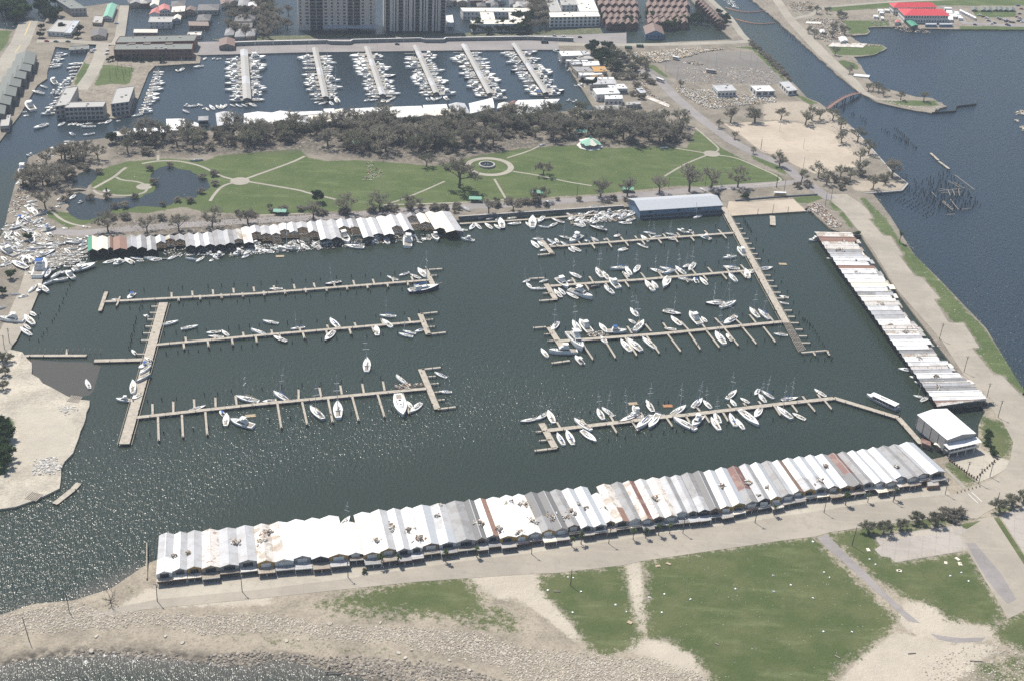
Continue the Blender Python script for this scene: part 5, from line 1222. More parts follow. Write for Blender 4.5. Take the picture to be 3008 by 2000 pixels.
# ================================================================== mooring piles
def piles(line, n, label, grp, h=(1.6, 2.6), name='mooring_pile', jit=.5, skip=.1, lean=4):
    for i in range(n):
        if rng.random() < skip: continue
        t_ = i / max(1, n - 1); k = t_ * (len(line) - 1); j = min(int(k), len(line) - 2); u = k - j
        p = px(line[j][0] + (line[j + 1][0] - line[j][0]) * u, line[j][1] + (line[j + 1][1] - line[j][1]) * u)
        o = link(name, pile_mesh(U(*h), .26), None, (p.x + U(-jit, jit), p.y + U(-jit, jit), 0), (R(U(-lean, lean)), R(U(-lean, lean)), 0))
        tag(o, label, 'piling', grp)
def off(line, d):
    a, b = px(*line[0]), px(*line[-1]); v = (b - a).normalized(); n_ = Vector((-v.y, v.x, 0)) * d
    return [unproj(px(*p) + n_) for p in line]
for ln, nm, d1, d2, n_ in ((L1, 'beside the pier parallel to the park boathouses', 11.5, -11.0, 24), (L2, 'beside the middle eastern pier', 11, -13, 22), (L3, 'beside the pier facing the channel', 14, -19, 18)):
    for d in (d1, d2): piles(off(ln, d), n_, f'dark mooring pile standing in the water {nm}', f'mooring piles {nm}')
for ln, nm, d1, d2, n_ in ((R1, 'beside the pier parallel to the blue shed', 11, -13, 16), (R2, 'beside the second western pier', 13, -15, 16), (R3, 'beside the third western pier', 12, -20, 16), (R4[:5], 'beside the bent pier', 12, -16, 18)):
    for d in (d1, d2): piles(off(ln, d), n_, f'dark mooring pile standing in the water {nm}', f'mooring piles {nm}', skip=.2)
piles([f('23', 2020, 590), f('24', 0, 690), f('24', 440, 1440), f('34', 520, 180), f('34', 690, 460)], 34, 'dark mooring pile in the line east of the lakeside boathouses', 'mooring piles along the western walkway', skip=.05)
piles([f('23', 1960, 640), f('23', 2340, 1430)], 26, 'slim pile against the western walkway edge', 'piles along the western walkway edge', h=(1.2, 1.8))
piles([f('31', 1215, 0), f('31', 1150, 240), f('31', 1120, 400)], 14, 'dark mooring pile in the line off the broad walkway by the sandbar', 'mooring piles off the broad walkway')
piles([f('21', 620, 1120), f('31', 500, 60), f('31', 340, 300)], 16, 'thin leaning pile in open water off the wreck corner', 'thin piles off the wreck corner', h=(1, 1.6))
piles([f('31', 345, 60), f('31', 250, 285)], 12, 'pale capped pile along the eastern quay', 'capped piles along the eastern quay', h=(.8, 1.0))
piles([f('34', 460, 470), f('34', 690, 470)], 5, 'dark mooring pile off the stripped walkway end', 'mooring piles off the stripped walkway end')
for k in range(13):
    a = g('31', 290 + k * 48, 408, 0); b = g('31', 290 + k * 48, 405, 0)
    mb = MB(); mb.bar((0, 0, .2), (.8, .6, 3.0), .3); o = mb.build('leaning_post', M_wood, None, (a.x, a.y, 0)); tag(o, 'leaning timber post of the ruined jetty by the sandbar', 'post', 'leaning jetty posts')
# ruined pier in the lake: a field of pile stumps
def stump_field(quad, nu, nv, name, label, grp, h=(.8, 2.2), r_=.2, keep=.75, jit=.6):
    for i in range(nu):
        for j in range(nv):
            if rng.random() > keep: continue
            u, v = i / max(1, nu - 1), j / max(1, nv - 1)
            a = Vector(quad[0]).lerp(Vector(quad[1]), u); b = Vector(quad[3]).lerp(Vector(quad[2]), u); q = a.lerp(b, v); p = g('24', q.x, q.y)
            o = link(name, pile_mesh(U(*h), r_), None, (p.x + U(-jit, jit), p.y + U(-jit, jit), 0), (R(U(-7, 7)), R(U(-7, 7)), 0)); tag(o, label, 'piling', grp)
stump_field([(1245, 410), (1520, 560), (1620, 500), (1330, 360)], 9, 6, 'pile_stump', 'thick pale pile stump in the ruined lake pier', 'pile stumps of the lake pier', (.5, .9), .42, .85)
stump_field([(1340, 330), (1700, 520), (1980, 460), (1680, 160)], 14, 12, 'broken_piling', 'thin broken piling of the ruined lake pier', 'broken pilings of the lake pier', (1.4, 3.0), .30, .9, 1.2)
stump_field([(1200, 660 - 550), (1330, 260), (1420, 250), (1340, 200)], 4, 4, 'broken_piling', 'thin broken piling of the ruined lake pier', 'broken pilings of the lake pier', (.8, 2.0), .22, .7, 2)
rp = g('24', 1700, 350); r_ = empty('ruined_pier_frame', (rp.x, rp.y, 0))
for q in ((1620, 330, 1810, 310), (1640, 345, 1820, 340), (1650, 420, 1745, 500), (1660, 415, 1750, 490), (1700, 240, 1800, 300), (1740, 250, 1850, 310), (1760, 190, 1930, 320), (1820, 490, 1890, 480), (1560, 340, 1600, 380), (1720, 400, 1790, 490), (1690, 535, 1760, 530), (1630, 310, 1700, 320), (1790, 310, 1800, 370), (1700, 320, 1720, 370), (1740, 318, 1760, 368)):
    a, b = g('24', q[0], q[1], 1.4), g('24', q[2], q[3], 1.4); mb = MB(); o_ = Vector((rp.x, rp.y, 0)); mb.bar(a - o_, b - o_, .35, .3); mb.build('beam', M_wood, r_)
tag(r_, 'tangle of loose deck beams left on the ruined lake pier', 'pier')
pier('breakwater_stub', 'pale concrete breakwater stub standing in the lake', [f('24', 1550, 0), f('24', 1620, 65)], 2.0, (), z=.8, group='breakwater stubs')
pier('breakwater_stub', 'pale concrete breakwater stub standing in the lake', [f('24', 1622, 72), f('24', 1712, 138)], 2.0, (), z=.8, group='breakwater stubs')
stump_l = [f('14', 1140, 1130), f('14', 1420, 1290)]
piles(stump_l, 22, 'slim leaning pile of the lost jetty by the footbridge', 'piles of the lost jetty by the footbridge', skip=.05, jit=1.5)
piles([f('14', 1240, 1120), f('14', 1420, 1285)], 16, 'slim leaning pile of the lost jetty by the footbridge', 'piles of the lost jetty by the footbridge', skip=.05)
piles([f('14', 800, 950), f('14', 1000, 1080)], 14, 'slim leaning pile of the lost jetty by the footbridge', 'piles of the lost jetty by the footbridge', jit=5, skip=.1)
piles([f('14', 100, 80), f('14', 230, 220), f('14', 380, 370)], 14, 'dark pile along the canal bank road', 'piles along the canal bank', skip=.1)
# ================================================================== boats
_bseed = random.Random(77)
def fleet(c, where, grp, rows, z=0.0, dirty=0.0):
    """rows: bow x, bow y, stern x, stern y, kind [, options]"""
    for q in rows:
        k = q[4]; o = q[5] if len(q) > 5 else {}
        mast = k in ('s', 'k'); kind = {'s': 'S', 'n': 'S', 'k': 'K', 'q': 'K'}.get(k, k)
        hull = o.get('h') or ('white' if _bseed.random() < .86 else _bseed.choice(['cream', 'grey', 'navy', 'white']))
        cov = o.get('c', _bseed.choice(['blue', 'white', None, None, 'tan']) if kind in ('S', 'K') else ('white' if kind in 'MY' else _bseed.choice(['white', 'blue', None, None])))
        heel = o.get('t', _bseed.uniform(-9, 9)); pitch = _bseed.uniform(-2, 2)
        boat(c, q[0], q[1], q[2], q[3], kind, hull, cov, mast, heel, pitch, o.get('z', z), o.get('w', where), grp, o.get('l'))
G1 = 'boats at the eastern piers'
fleet('22', 'beside the pier parallel to the park boathouses', G1, [(120, 1175, 235, 1170, 'n'), (605, 1135, 745, 1115, 's'), (1140, 1065, 1235, 1098, 'n'), (1245, 1062, 1335, 1030, 'n'), (1340, 1048, 1430, 1085, 'n'), (1410, 1000, 1478, 1072, 'n'),
      (1590, 1158, 1325, 1198, 'k', dict(h='navy', c='blue', l='navy blue two-masted yacht with white pilothouse and blue cover at the pier head'))])
fleet('22', 'beside the middle eastern pier', G1, [(1075, 1405, 1220, 1412, 's'), (645, 1432, 722, 1520, 'n')])
fleet('32', 'beside the middle eastern pier', G1, [(62, 125, 200, 145, 'n'), (305, 195, 430, 178, 's'), (155, 255, 270, 305, 'n'), (600, 295, 682, 213, 'n'), (1045, 168, 1055, 252, 'n'), (1090, 110, 1185, 182, 'n'), (1240, 232, 1365, 262, 's'), (1275, 208, 1390, 236, 'n'), (1380, 220, 1478, 190, 'n')])
fleet('32', 'afloat between two eastern piers', G1, [(970, 452, 965, 562, 's')])
fleet('32', 'beside the pier facing the channel', G1, [(1215, 592, 1302, 668, 'n', dict(t=22)), (1550, 568, 1657, 612, 'n'), (1590, 735, 1702, 735, 's'), (1280, 957, 1235, 765, 'n', dict(l='long white hull without mast lying stern-on to the channel pier', h='white', c=None, t=2)), (1340, 917, 1437, 832, 'n'), (1315, 818, 1358, 872, 'n'), (472, 868, 587, 978, 's'), (712, 826, 720, 966, 's'), (155, 738, 282, 818, 's', dict(t=12)), (60, 822, 182, 806, 'n', dict(h='navy'))])
fleet('31', 'beside the pier facing the channel', G1, [(2040, 782, 2242, 822, 's'), (1785, 857, 1640, 902, 'n', dict(h='dark')), (1905, 898, 1942, 942, 'R'), (1965, 926, 1957, 1032, 'n', dict(h='cream')), (2000, 985, 2198, 1042, 'M', dict(h='white', l='white motor cruiser with flybridge moored outside the channel pier'))])
fleet('31', 'beside the middle eastern pier', G1, [(1545, 125, 1393, 162, 'n'), (1717, 165, 1568, 197, 'n'), (1785, 225, 1912, 214, 'n'), (1920, 203, 1977, 254, 'n'), (1800, 256, 1937, 264, 'n', dict(h='grey')), (2172, 198, 2312, 252, 'n', dict(t=15))])
G2 = 'boats thrown onto the broad walkway'
fleet('31', 'thrown onto the broad walkway by the sandbar', G2, [(1255, 438, 1312, 468, 'R'), (1200, 532, 1292, 480, 'R'), (1215, 582, 1302, 508, 'n', dict(t=18)), (1188, 655, 1302, 578, 'n', dict(t=25, h='grey')), (1160, 638, 1160, 748, 'n', dict(t=-24)), (1005, 800, 1142, 812, 'M', dict(z=0)), (1143, 795, 1217, 755, 'R'), (1140, 372, 1178, 415, 'n', dict(z=0))], z=1.4)
G3 = 'boats stranded by the sandbar and eastern quay'
fleet('31', 'sunk in the shallows beside the sandbar', G3, [(738, 632, 772, 706, 'n', dict(t=20))])
fleet('31', 'beside the eastern quay wall', G3, [(1243, 72, 1288, 86, 'R', dict(w='drifting off the broad walkway by the sandbar')), (240, 35, 308, 78, 'n'), (212, 78, 288, 158, 'n'), (198, 148, 258, 194, 'n'), (170, 186, 264, 248, 'n', dict(t=14)), (-5, 108, 205, 122, 'Y', dict(z=1.1, h='white', l='big white motor yacht stranded across the eastern quay road'))])
fleet('21', 'beside the pier parallel to the park boathouses', G1, [(1105, 1264, 1162, 1208, 'R', dict(c='blue')), (963, 1267, 1037, 1260, 'R')])
fleet('21', 'stranded on the eastern quay road', G3, [(80, 1220, 175, 1212, 'n', dict(t=25)), (155, 1245, 245, 1222, 'n', dict(t=-20)), (-40, 1350, 45, 1325, 'n', dict(t=20))], z=1.05)

G4 = 'boats piled against the park seawall'
fleet('23', 'jammed below the park seawall', G4, [(0, 612, 88, 600, 'n'), (128, 598, 172, 634, 'n'), (190, 555, 188, 652, 'n'), (238, 604, 288, 548, 'n'), (353, 570, 463, 602, 'n', dict(h='grey')), (238, 632, 332, 642, 'n'), (332, 640, 402, 604, 'n'), (470, 512, 523, 538, 'n'), (505, 584, 562, 545, 'n'), (560, 602, 632, 548, 'n'), (543, 608, 628, 638, 'n'), (594, 582, 642, 632, 'n'), (640, 542, 722, 500, 'n', dict(t=20)),
      (668, 512, 762, 500, 'n'), (688, 604, 722, 558, 'n'), (680, 632, 832, 674, 'k', dict(h='dark')), (798, 528, 888, 582, 'n', dict(t=18)), (638, 580, 692, 602, 'R'), (933, 600, 1047, 606, 'n'), (998, 592, 1078, 564, 'n'), (1008, 552, 1078, 508, 'n'), (918, 508, 1002, 490, 'n'), (758, 532, 812, 503, 'n', dict(h='dark')), (930, 565, 968, 548, 'R'), (880, 540, 940, 520, 'n'), (745, 560, 800, 590, 'R')])
fleet('23', 'stranded on the park drive above the seawall', G4, [(346, 490, 443, 490, 'n', dict(t=22)), (653, 476, 768, 460, 'n', dict(t=22)), (300, 415, 382, 425, 'n', dict(h='grey')), (1640, 300, 1690, 325, 'n'), (1785, 315, 1868, 302, 's', dict(h='grey', t=16))], z=1.05)
fleet('22', 'jammed below the park seawall', G4, [(1778, 738, 1898, 757, 'M', dict(w='moored off the last park boathouse')), (1853, 664, 1903, 612, 'n'), (1903, 608, 1952, 654, 'n'), (1988, 608, 2054, 654, 'n'), (2068, 618, 2122, 654, 'n'), (2120, 570, 2142, 654, 'n'), (2182, 617, 2298, 605, 'n', dict(h='grey')), (1928, 572, 2012, 528, 'n', dict(h='grey')), (1998, 574, 2062, 558, 'n'), (2078, 584, 2112, 556, 'n'), (2180, 570, 2260, 555, 'n'), (1770, 660, 1840, 665, 'R')])
fleet('22', 'stranded on the park drive above the seawall', G4, [(1773, 460, 1853, 498, 'n', dict(t=24))], z=1.05)
fleet('23', 'moored below the blue shed', G4, [(1583, 564, 1655, 538, 's')])

G5 = 'boats at the pier parallel to the blue shed'; w5 = 'at the pier parallel to the blue shed'
fleet('23', w5, G5, [(178, 763, 242, 818, 'n'), (233, 763, 298, 808, 'n'), (188, 740, 282, 746, 's'), (252, 847, 323, 828, 'n'), (318, 743, 372, 778, 'n'), (328, 798, 418, 797, 'M'), (383, 736, 412, 774, 'n'), (418, 720, 518, 736, 's'), (508, 784, 613, 716, 'Y'), (428, 768, 512, 804, 'n'), (498, 818, 553, 854, 'n'), (518, 808, 608, 848, 'n'), (693, 728, 758, 758, 'n'), (893, 724, 948, 704, 'R'), (805, 742, 842, 742, 's', dict(t=-28)),
      (1093, 783, 1188, 818, 'n'), (928, 848, 1004, 824, 'R'), (1128, 713, 1194, 763, 'n'), (1148, 684, 1253, 698, 's'), (1213, 738, 1303, 714, 's', dict(t=14)), (1338, 694, 1443, 714, 's'), (1318, 734, 1438, 748, 's', dict(h='dark')), (1443, 658, 1514, 684, 'R'), (1508, 684, 1588, 686, 'R'), (1633, 714, 1738, 748, 'M', dict(h='teal', c='white', l='pale teal motor cruiser half sunk at the pier parallel to the blue shed')), (640, 750, 690, 765, 'R', dict(c='blue'))])
G6 = 'boats at the second western pier'; w6 = 'at the second pier from the blue shed'
fleet('23', w6, G6, [(103, 1122, 168, 1094, 's'), (138, 1123, 178, 1168, 'n'), (248, 1122, 323, 1094, 's', dict(t=16)), (168, 1174, 302, 1172, 'n'), (498, 1172, 402, 1086, 'Y', dict(l='white motor yacht lying across the second pier from the blue shed')), (508, 1033, 608, 1078, 's'), (488, 1112, 553, 1094, 'n'), (413, 1168, 468, 1224, 'n'), (373, 1183, 438, 1248, 'n'), (478, 1208, 583, 1258, 'n'), (708, 1262, 503, 1188, 'Y', dict(l='long white motor yacht with flybridge off the second pier head')),
      (668, 1168, 773, 1148, 'n', dict(h='dark', t=48, l='dark hull rolled on its side at the second pier from the blue shed')), (738, 998, 792, 1078, 's'), (798, 1028, 848, 1094, 'n'), (863, 1002, 1018, 990, 's'), (993, 988, 1043, 1054, 'n'), (968, 1028, 1024, 1068, 'n'), (1068, 1038, 1113, 976, 's'), (858, 1093, 938, 1168, 'M'), (808, 1148, 888, 1218, 'n'), (1163, 1108, 1238, 1194, 'n'), (1223, 1108, 1268, 1168, 'n'), (1323, 1168, 1368, 1072, 'n'),
      (1208, 1000, 1324, 1034, 's'), (1288, 990, 1433, 1022, 's'), (1328, 1042, 1443, 1008, 'n', dict(t=18)), (1428, 983, 1514, 1048, 's'), (1488, 994, 1548, 962, 's', dict(h='dark')), (1543, 1018, 1593, 956, 's'), (1448, 1083, 1578, 1102, 's'), (1638, 1078, 1704, 1138, 'n'), (1838, 983, 1984, 1002, 's'), (1888, 1043, 1954, 1114, 's'), (1838, 907, 1954, 893, 's'), (1873, 878, 1908, 894, 'R'), (2035, 1008, 2062, 1084, 'n'), (2058, 1042, 2124, 1008, 'n'), (2268, 990, 2148, 1003, 'n', dict(t=15)), (1590, 1080, 1620, 1120, 'R')])
fleet('23', 'beside the long western walkway', G6, [(1963, 823, 2034, 894, 'M', dict(l='white motor cruiser beside the long western walkway'))])
G7 = 'boats at the third western pier'; w7 = 'at the third pier from the blue shed'
fleet('23', w7, G7, [(1688, 1297, 1854, 1300, 's'), (1953, 1288, 1818, 1338, 's'), (2068, 1343, 2148, 1424, 's'), (2142, 1358, 2238, 1438, 's'), (1478, 1396, 1318, 1364, 's', dict(h='dark')), (1038, 1343, 1104, 1414, 's')])
fleet('33', w7, G7, [(353, 214, 412, 136, 's', dict(c='blue')), (538, 128, 602, 222, 's'), (598, 128, 692, 228, 'M', dict(h='white')), (618, 388, 503, 232, 'Y', dict(l='white motor yacht with flybridge crossing the third pier near its head')), (332, 396, 578, 394, 'Y', dict(l='largest motor yacht under pale tarpaulins off the third pier head')), (263, 363, 318, 438, 'n'), (558, 428, 623, 498, 'R'), (768, 148, 833, 218, 'n', dict(h='grey')), (1003, 216, 828, 214, 'M', dict(h='white', c='blue', l='white cruiser with blue windows tied to the third western pier')), (763, 238, 828, 318, 'n'), (1023, 108, 1083, 143, 'n', dict(t=-20)), (1157, 127, 1077, 218, 's', dict(t=-14)), (953, 292, 1038, 388, 'n'), (1013, 283, 1133, 388, 's', dict(h='grey')), (1138, 273, 1253, 363, 'n'), (1388, 88, 1474, 164, 'n'), (1328, 190, 1434, 196, 'n'), (1553, 58, 1644, 158, 'M'), (1653, 88, 1698, 134, 'n', dict(h='cream')), (1773, 223, 1854, 328, 's'), (1868, 238, 1924, 298, 'R'), (1843, 158, 1953, 88, 's'), (2278, 230, 2364, 247, 's')])
fleet('34', w7, G7, [(193, 235, 313, 247, 's')])
G8 = 'boats at the bent pier'; w8 = 'at the bent pier by the shore boathouses'
fleet('33', w8, G8, [(83, 1000, 234, 966, 'n', dict(h='grey')), (223, 978, 328, 918, 's'), (323, 903, 373, 1004, 'n'), (398, 1096, 458, 1198, 'n'), (483, 1076, 543, 1194, 'n', dict(h='cream')), (548, 973, 694, 1074, 'n'), (743, 1168, 613, 1073, 'n'), (753, 883, 804, 978, 's'), (788, 873, 888, 948, 's'), (948, 1004, 1114, 930, 'k', dict(h='maroon', l='maroon two-masted yacht lying across the bent pier', t=10)), (1058, 866, 1114, 964, 'M'), (1173, 813, 1234, 908, 's'), (1248, 918, 1334, 934, 'n'), (1096, 1064, 1224, 948, 'n', dict(t=14)), (1198, 1054, 1279, 932, 'n'), (1519, 862, 1392, 938, 's'), (1408, 968, 1604, 1068, 'n', dict(c='white')), (1578, 1044, 1654, 946, 'M'), (1658, 798, 1572, 873, 's'), (1668, 808, 1738, 878, 's'), (1733, 963, 1808, 1068, 'n'), (1763, 918, 1814, 1008, 's'), (1893, 928, 1948, 1034, 'n'), (1953, 973, 2018, 1058, 'n'), (2148, 1034, 1982, 898, 'n', dict(c='white')), (2113, 964, 2168, 876, 'n'), (1958, 728, 1872, 798, 's'), (1903, 798, 1948, 858, 'n'), (1988, 788, 2068, 828, 'n'), (2113, 763, 2153, 712, 'n'), (2148, 753, 2208, 828, 's'), (2173, 728, 2278, 794, 's'), (2308, 868, 2364, 932, 'n')])
fleet('34', w8, G8, [(403, 788, 257, 814, 'k', dict(h='dark')), (218, 868, 348, 972, 's'), (353, 920, 468, 977, 'n'), (543, 713, 643, 778, 'n')])
boat('34', 995, 768, 1262, 892, 'F', 'grey', None, False, 2, 0, 0, '', 'boats at the bent pier', 'long tour boat with flat white roof adrift beside the cranked walkway')
fleet('34', 'off the lakeside boathouses', 'boats at the lakeside boathouses', [(1268, 538, 1404, 548, 'n'), (1372, 600, 1424, 610, 'R'), (1408, 640, 1474, 664, 'n'), (1398, 768, 1504, 788, 's'), (1543, 776, 1468, 818, 'n', dict(h='cream'))])
fleet('24', 'off the lakeside boathouses', 'boats at the lakeside boathouses', [(492, 757, 592, 744, 'M'), (648, 912, 724, 904, 'n')])
fleet('24', 'beside the long western walkway', 'boats beside the western walkway', [(182, 988, 68, 1002, 'n', dict(t=15)), (238, 1236, 320, 1248, 'R'), (232, 1288, 322, 1304, 'n')])

G9 = 'boats battered against the park boathouses'; w9 = 'battered against the park boathouses'
fleet('22', w9, G9, [(778, 800, 944, 818, 's', dict(w='moored across the open ends of the park boathouses')), (812, 792, 748, 698, 'M'), (1012, 774, 1078, 716, 'M'), (1316, 712, 1316, 814, 'M', dict(l='white motor cruiser stern-out in a park boathouse slip')), (1398, 764, 1444, 772, 'R'), (1118, 718, 1154, 784, 'n'), (1358, 708, 1388, 744, 'R'), (193, 820, 388, 832, 'k', dict(h='grey')), (308, 778, 384, 818, 'n'), (388, 783, 464, 834, 'n'), (483, 812, 548, 788, 'M', dict(h='cream')), (43, 838, 164, 858, 'n'), (128, 828, 224, 798, 'n'), (-5, 782, 44, 768, 'R'), (1440, 740, 1520, 745, 'R'), (1580, 765, 1545, 700, 'M')])
fleet('21', w9, G9, [(888, 952, 994, 928, 'n'), (978, 968, 1074, 928, 'M'), (1083, 913, 1154, 953, 'R'), (1178, 932, 1244, 928, 'n'), (1273, 917, 1339, 898, 'n', dict(t=16)), (1448, 922, 1524, 888, 'n'), (1608, 882, 1684, 874, 'n'), (1603, 908, 1714, 922, 'n', dict(t=20)), (1698, 942, 1764, 898, 'n'), (1813, 934, 1844, 914, 'R'), (1848, 903, 1894, 914, 'R'), (2093, 908, 2154, 878, 'n'), (2128, 838, 2224, 854, 'n'), (2188, 768, 2244, 804, 'M'), (2275, 850, 2359, 842, 'n')])

# --- the heap of wrecks in the corner
G10 = 'wrecks heaped in the corner of the basin'; w10 = 'in the heap of wrecks by the green-roofed shed'
HP = [(150, 600, 380, 510, 'n', dict(h='grey')), (570, 382, 722, 328, 'n', dict(t=25)), (515, 512, 602, 428, 'n', dict(t=25)), (862, 572, 638, 622, 'M', dict(h='grey', c='blue')), (518, 638, 622, 704, 'n'), (460, 665, 520, 804, 'n', dict(t=-20)), (718, 648, 804, 694, 'R'), (688, 742, 804, 772, 'n', dict(h='maroon')), (328, 590, 514, 642, 'n', dict(h='grey')), (568, 545, 664, 547, 'R'), (88, 744, 172, 626, 'n', dict(t=18)), (38, 812, 202, 800, 'n'), (-5, 890, 232, 996, 'Y', dict(l='white motor yacht stranded among the wrecks on the quay road')), (178, 868, 264, 914, 'M'), (368, 1005, 424, 1124, 'R'), (438, 1008, 504, 1104, 'R'), (-5, 1162, 184, 1098, 'n'), (188, 1088, 424, 1204, 'n', dict(h='dark')), (428, 1250, 574, 1252, 'n', dict(h='grey')), (684, 1088, 568, 1334, 'M', dict(l='white cruiser with blue windows beached at the corner of the basin', c='blue')), (688, 1334, 764, 1218, 'n'), (728, 1232, 854, 1188, 'n'), (788, 1354, 934, 1238, 'n', dict(t=16)), (918, 1272, 1044, 1218, 'n'), (808, 1380, 1044, 1340, 'n'), (1018, 1248, 1134, 1344, 'M'), (658, 1442, 804, 1378, 'n', dict(t=15)), (448, 1562, 564, 1448, 'n', dict(t=22)), (588, 1438, 734, 1544, 'n'), (568, 1554, 644, 1468, 'R', dict(c='tan')),
      (854, 918, 558, 1024, 'q', dict(h='dark', l='big dark hull lying in the heap of wrecks')), (718, 1012, 854, 958, 'n', dict(c='blue')), (1464, 1128, 1108, 1224, 'q', dict(h='white', l='longest white hull at the edge of the wreck heap, bow to the boathouses')), (548, 820, 804, 832, 'n', dict(h='grey')), (698, 832, 1004, 808, 'n', dict(h='grey')), (998, 802, 1334, 788, 'q', dict(h='grey')), (428, 882, 704, 868, 'n'), (718, 882, 884, 848, 'n'), (1018, 892, 1194, 878, 'n'), (1188, 932, 1344, 848, 'n'), (1198, 852, 1334, 798, 'n', dict(h='grey')), (988, 888, 1074, 964, 'n'), (258, 922, 384, 898, 'n'), (398, 992, 554, 968, 'n'), (398, 932, 564, 918, 'n'),
      (488, 268, 564, 374, 'n'), (368, 342, 464, 308, 'n'), (378, 428, 494, 474, 'M'), (398, 184, 562, 148, 'n'), (478, 198, 574, 234, 'n'), (1018, 738, 1164, 747, 'n', dict(h='grey')), (1158, 732, 1304, 718, 'n', dict(h='grey')), (1298, 702, 1474, 712, 'n'), (300, 470, 400, 400, 'n'), (420, 250, 500, 330, 'n'), (250, 540, 330, 440, 'n'), (330, 380, 300, 480, 'R'), (20, 1010, 100, 1070, 'n'), (100, 690, 200, 760, 'R'), (220, 640, 300, 700, 'n'), (230, 730, 300, 800, 'n'), (240, 800, 340, 850, 'n')]
_q = random.Random(3)
for r_i in range(7):
    for k in range(5):
        x = 700 + k * 132 + (r_i % 2) * 60 + _q.uniform(-14, 14); y = 945 + r_i * 36 + _q.uniform(-6, 6); L_ = _q.uniform(95, 130)
        if x + L_ > 1390: continue
        HP.append((x, y + _q.uniform(-4, 12), x + L_, y - _q.uniform(-4, 22), 's' if _q.random() < .22 else 'n', dict(h=_q.choice(['white', 'white', 'white', 'grey', 'cream']))))
def heap(c, quad, n, lo, hi):
    sm_ = [Vector(q) for q in quad]
    for _ in range(n):
        u, v = _q.random(), _q.random(); p_ = sm_[0].lerp(sm_[1], u).lerp(sm_[3].lerp(sm_[2], u), v); L_ = _q.uniform(lo, hi); a_ = _q.uniform(-.9, .6)
        yield (p_.x - math.cos(a_) * L_ / 2, p_.y - math.sin(a_) * L_ * .3, p_.x + math.cos(a_) * L_ / 2, p_.y + math.sin(a_) * L_ * .3, 'n' if _q.random() < .8 else 'M', dict(t=_q.uniform(-22, 22)))
HP += list(heap('z1', ((40, 560), (420, 220), (760, 560), (240, 900)), 34, 80, 150)) + list(heap('z1', ((0, 760), (500, 640), (620, 1000), (40, 1150)), 14, 90, 160))
fleet('23', 'jammed below the park seawall', G4, list(heap('23', ((490, 525), (1070, 490), (1050, 575), (560, 630)), 16, 60, 100)), z=.3)
fleet('22', w9, G9, list(heap('22', ((0, 790), (700, 745), (700, 800), (0, 850)), 14, 60, 120)))
fleet('21', w9, G9, list(heap('21', ((880, 930), (2340, 820), (2340, 860), (880, 950)), 14, 60, 120)))
fleet('z1', w10, G10, HP, z=.9)
fleet('z1', 'washed into the park pond', 'boats washed into the park pond', [(868, 152, 984, 98, 'n'), (878, 206, 994, 178, 'n', dict(t=16)), (858, 240, 912, 252, 'R'), (1068, 134, 1154, 68, 'n'), (1198, 192, 1274, 158, 'R', dict(t=18)), (1268, 540, 1324, 552, 'R'), (968, 570, 1024, 572, 'R')], z=1.0)
fleet('21', 'stranded on the lawn edge beneath the park trees', 'boats washed into the park', [(1645, 65, 1758, 55, 'n', dict(h='grey', t=18))], z=1.0)
fleet('13', 'stranded on the park lawn', 'boats washed into the park', [(245, 1262, 300, 1245, 'n', dict(t=20)), (1295, 1280, 1365, 1275, 'n')], z=1.0)
# along the spit west of the channel
fleet('11', 'washed ashore on the channel spit', 'boats on the channel spit', [(225, 1345, 300, 1350, 'M'), (385, 1385, 455, 1350, 'M'), (165, 1460, 235, 1465, 'M'), (430, 1285, 520, 1270, 'n'), (545, 1255, 675, 1240, 'n'), (715, 1250, 800, 1265, 'n'), (780, 1300, 850, 1290, 'R'), (720, 1170, 820, 1155, 'n'), (550, 1230, 640, 1225, 'n'), (600, 1150, 640, 1170, 'R')])
fleet('21', 'washed ashore on the channel spit', 'boats on the channel spit', [(170, 200, 215, 120, 'M'), (140, 275, 190, 230, 'n'), (205, 285, 250, 260, 'n'), (250, 275, 310, 285, 'n'), (200, 330, 250, 300, 'R')])

# ================================================================== far marina
_fm = random.Random(41)
def rowboats(a, b, n, dirv, lpx, where, grp, masts=.35, motor=.45, jit=3.0):
    """a, b: photograph pixels of the row ends; dirv: direction of the bows in the picture"""
    for i in range(n):
        t_ = (i + .5) / n; x = a[0] + (b[0] - a[0]) * t_; y = a[1] + (b[1] - a[1]) * t_ + _fm.uniform(-.8, .8)
        l = lpx * _fm.choice((.6, .75, .85, .95, 1.05, 1.2, 1.32))
        if _fm.random() < .07: continue
        ux, uy = dirv; ux2 = ux + _fm.uniform(-.06, .06); uy2 = uy + _fm.uniform(-.09, .09)
        off_ = _fm.uniform(-1, 1) * jit + (l - lpx) * .4 * ux
        A_ = (x + off_ + ux2 * l / 2, y + uy2 * l / 2); B_ = (x + off_ - ux2 * l / 2, y - uy2 * l / 2)
        k = _fm.random(); kind = 'S' if k > motor else ('M' if k > .12 else 'R'); mast = kind == 'S' and _fm.random() < masts
        hull = 'white' if _fm.random() < .88 else _fm.choice(['cream', 'grey', 'navy'])
        cov = _fm.choice(['blue', 'white', 'white', None, None]) if kind == 'S' else ('white' if kind == 'M' else _fm.choice(['white', None]))
        boat('f', *A_, *B_, kind, hull, cov, mast, _fm.uniform(-5, 5), 0, 0, where, grp, None, True)
DOCKS = [(f('11', 2112, 425), f('11', 2140, 850)), (f('12', 515, 408), f('12', 607, 835)), (f('12', 965, 398), f('12', 1103, 815)), (f('12', 1387, 388), f('12', 1570, 800)), (f('12', 1805, 378), f('12', 2035, 805)), (f('13', 30, 370), f('13', 310, 800))]
DW = ['first', 'second', 'third', 'fourth', 'fifth', 'sixth']
ZD = 4.4
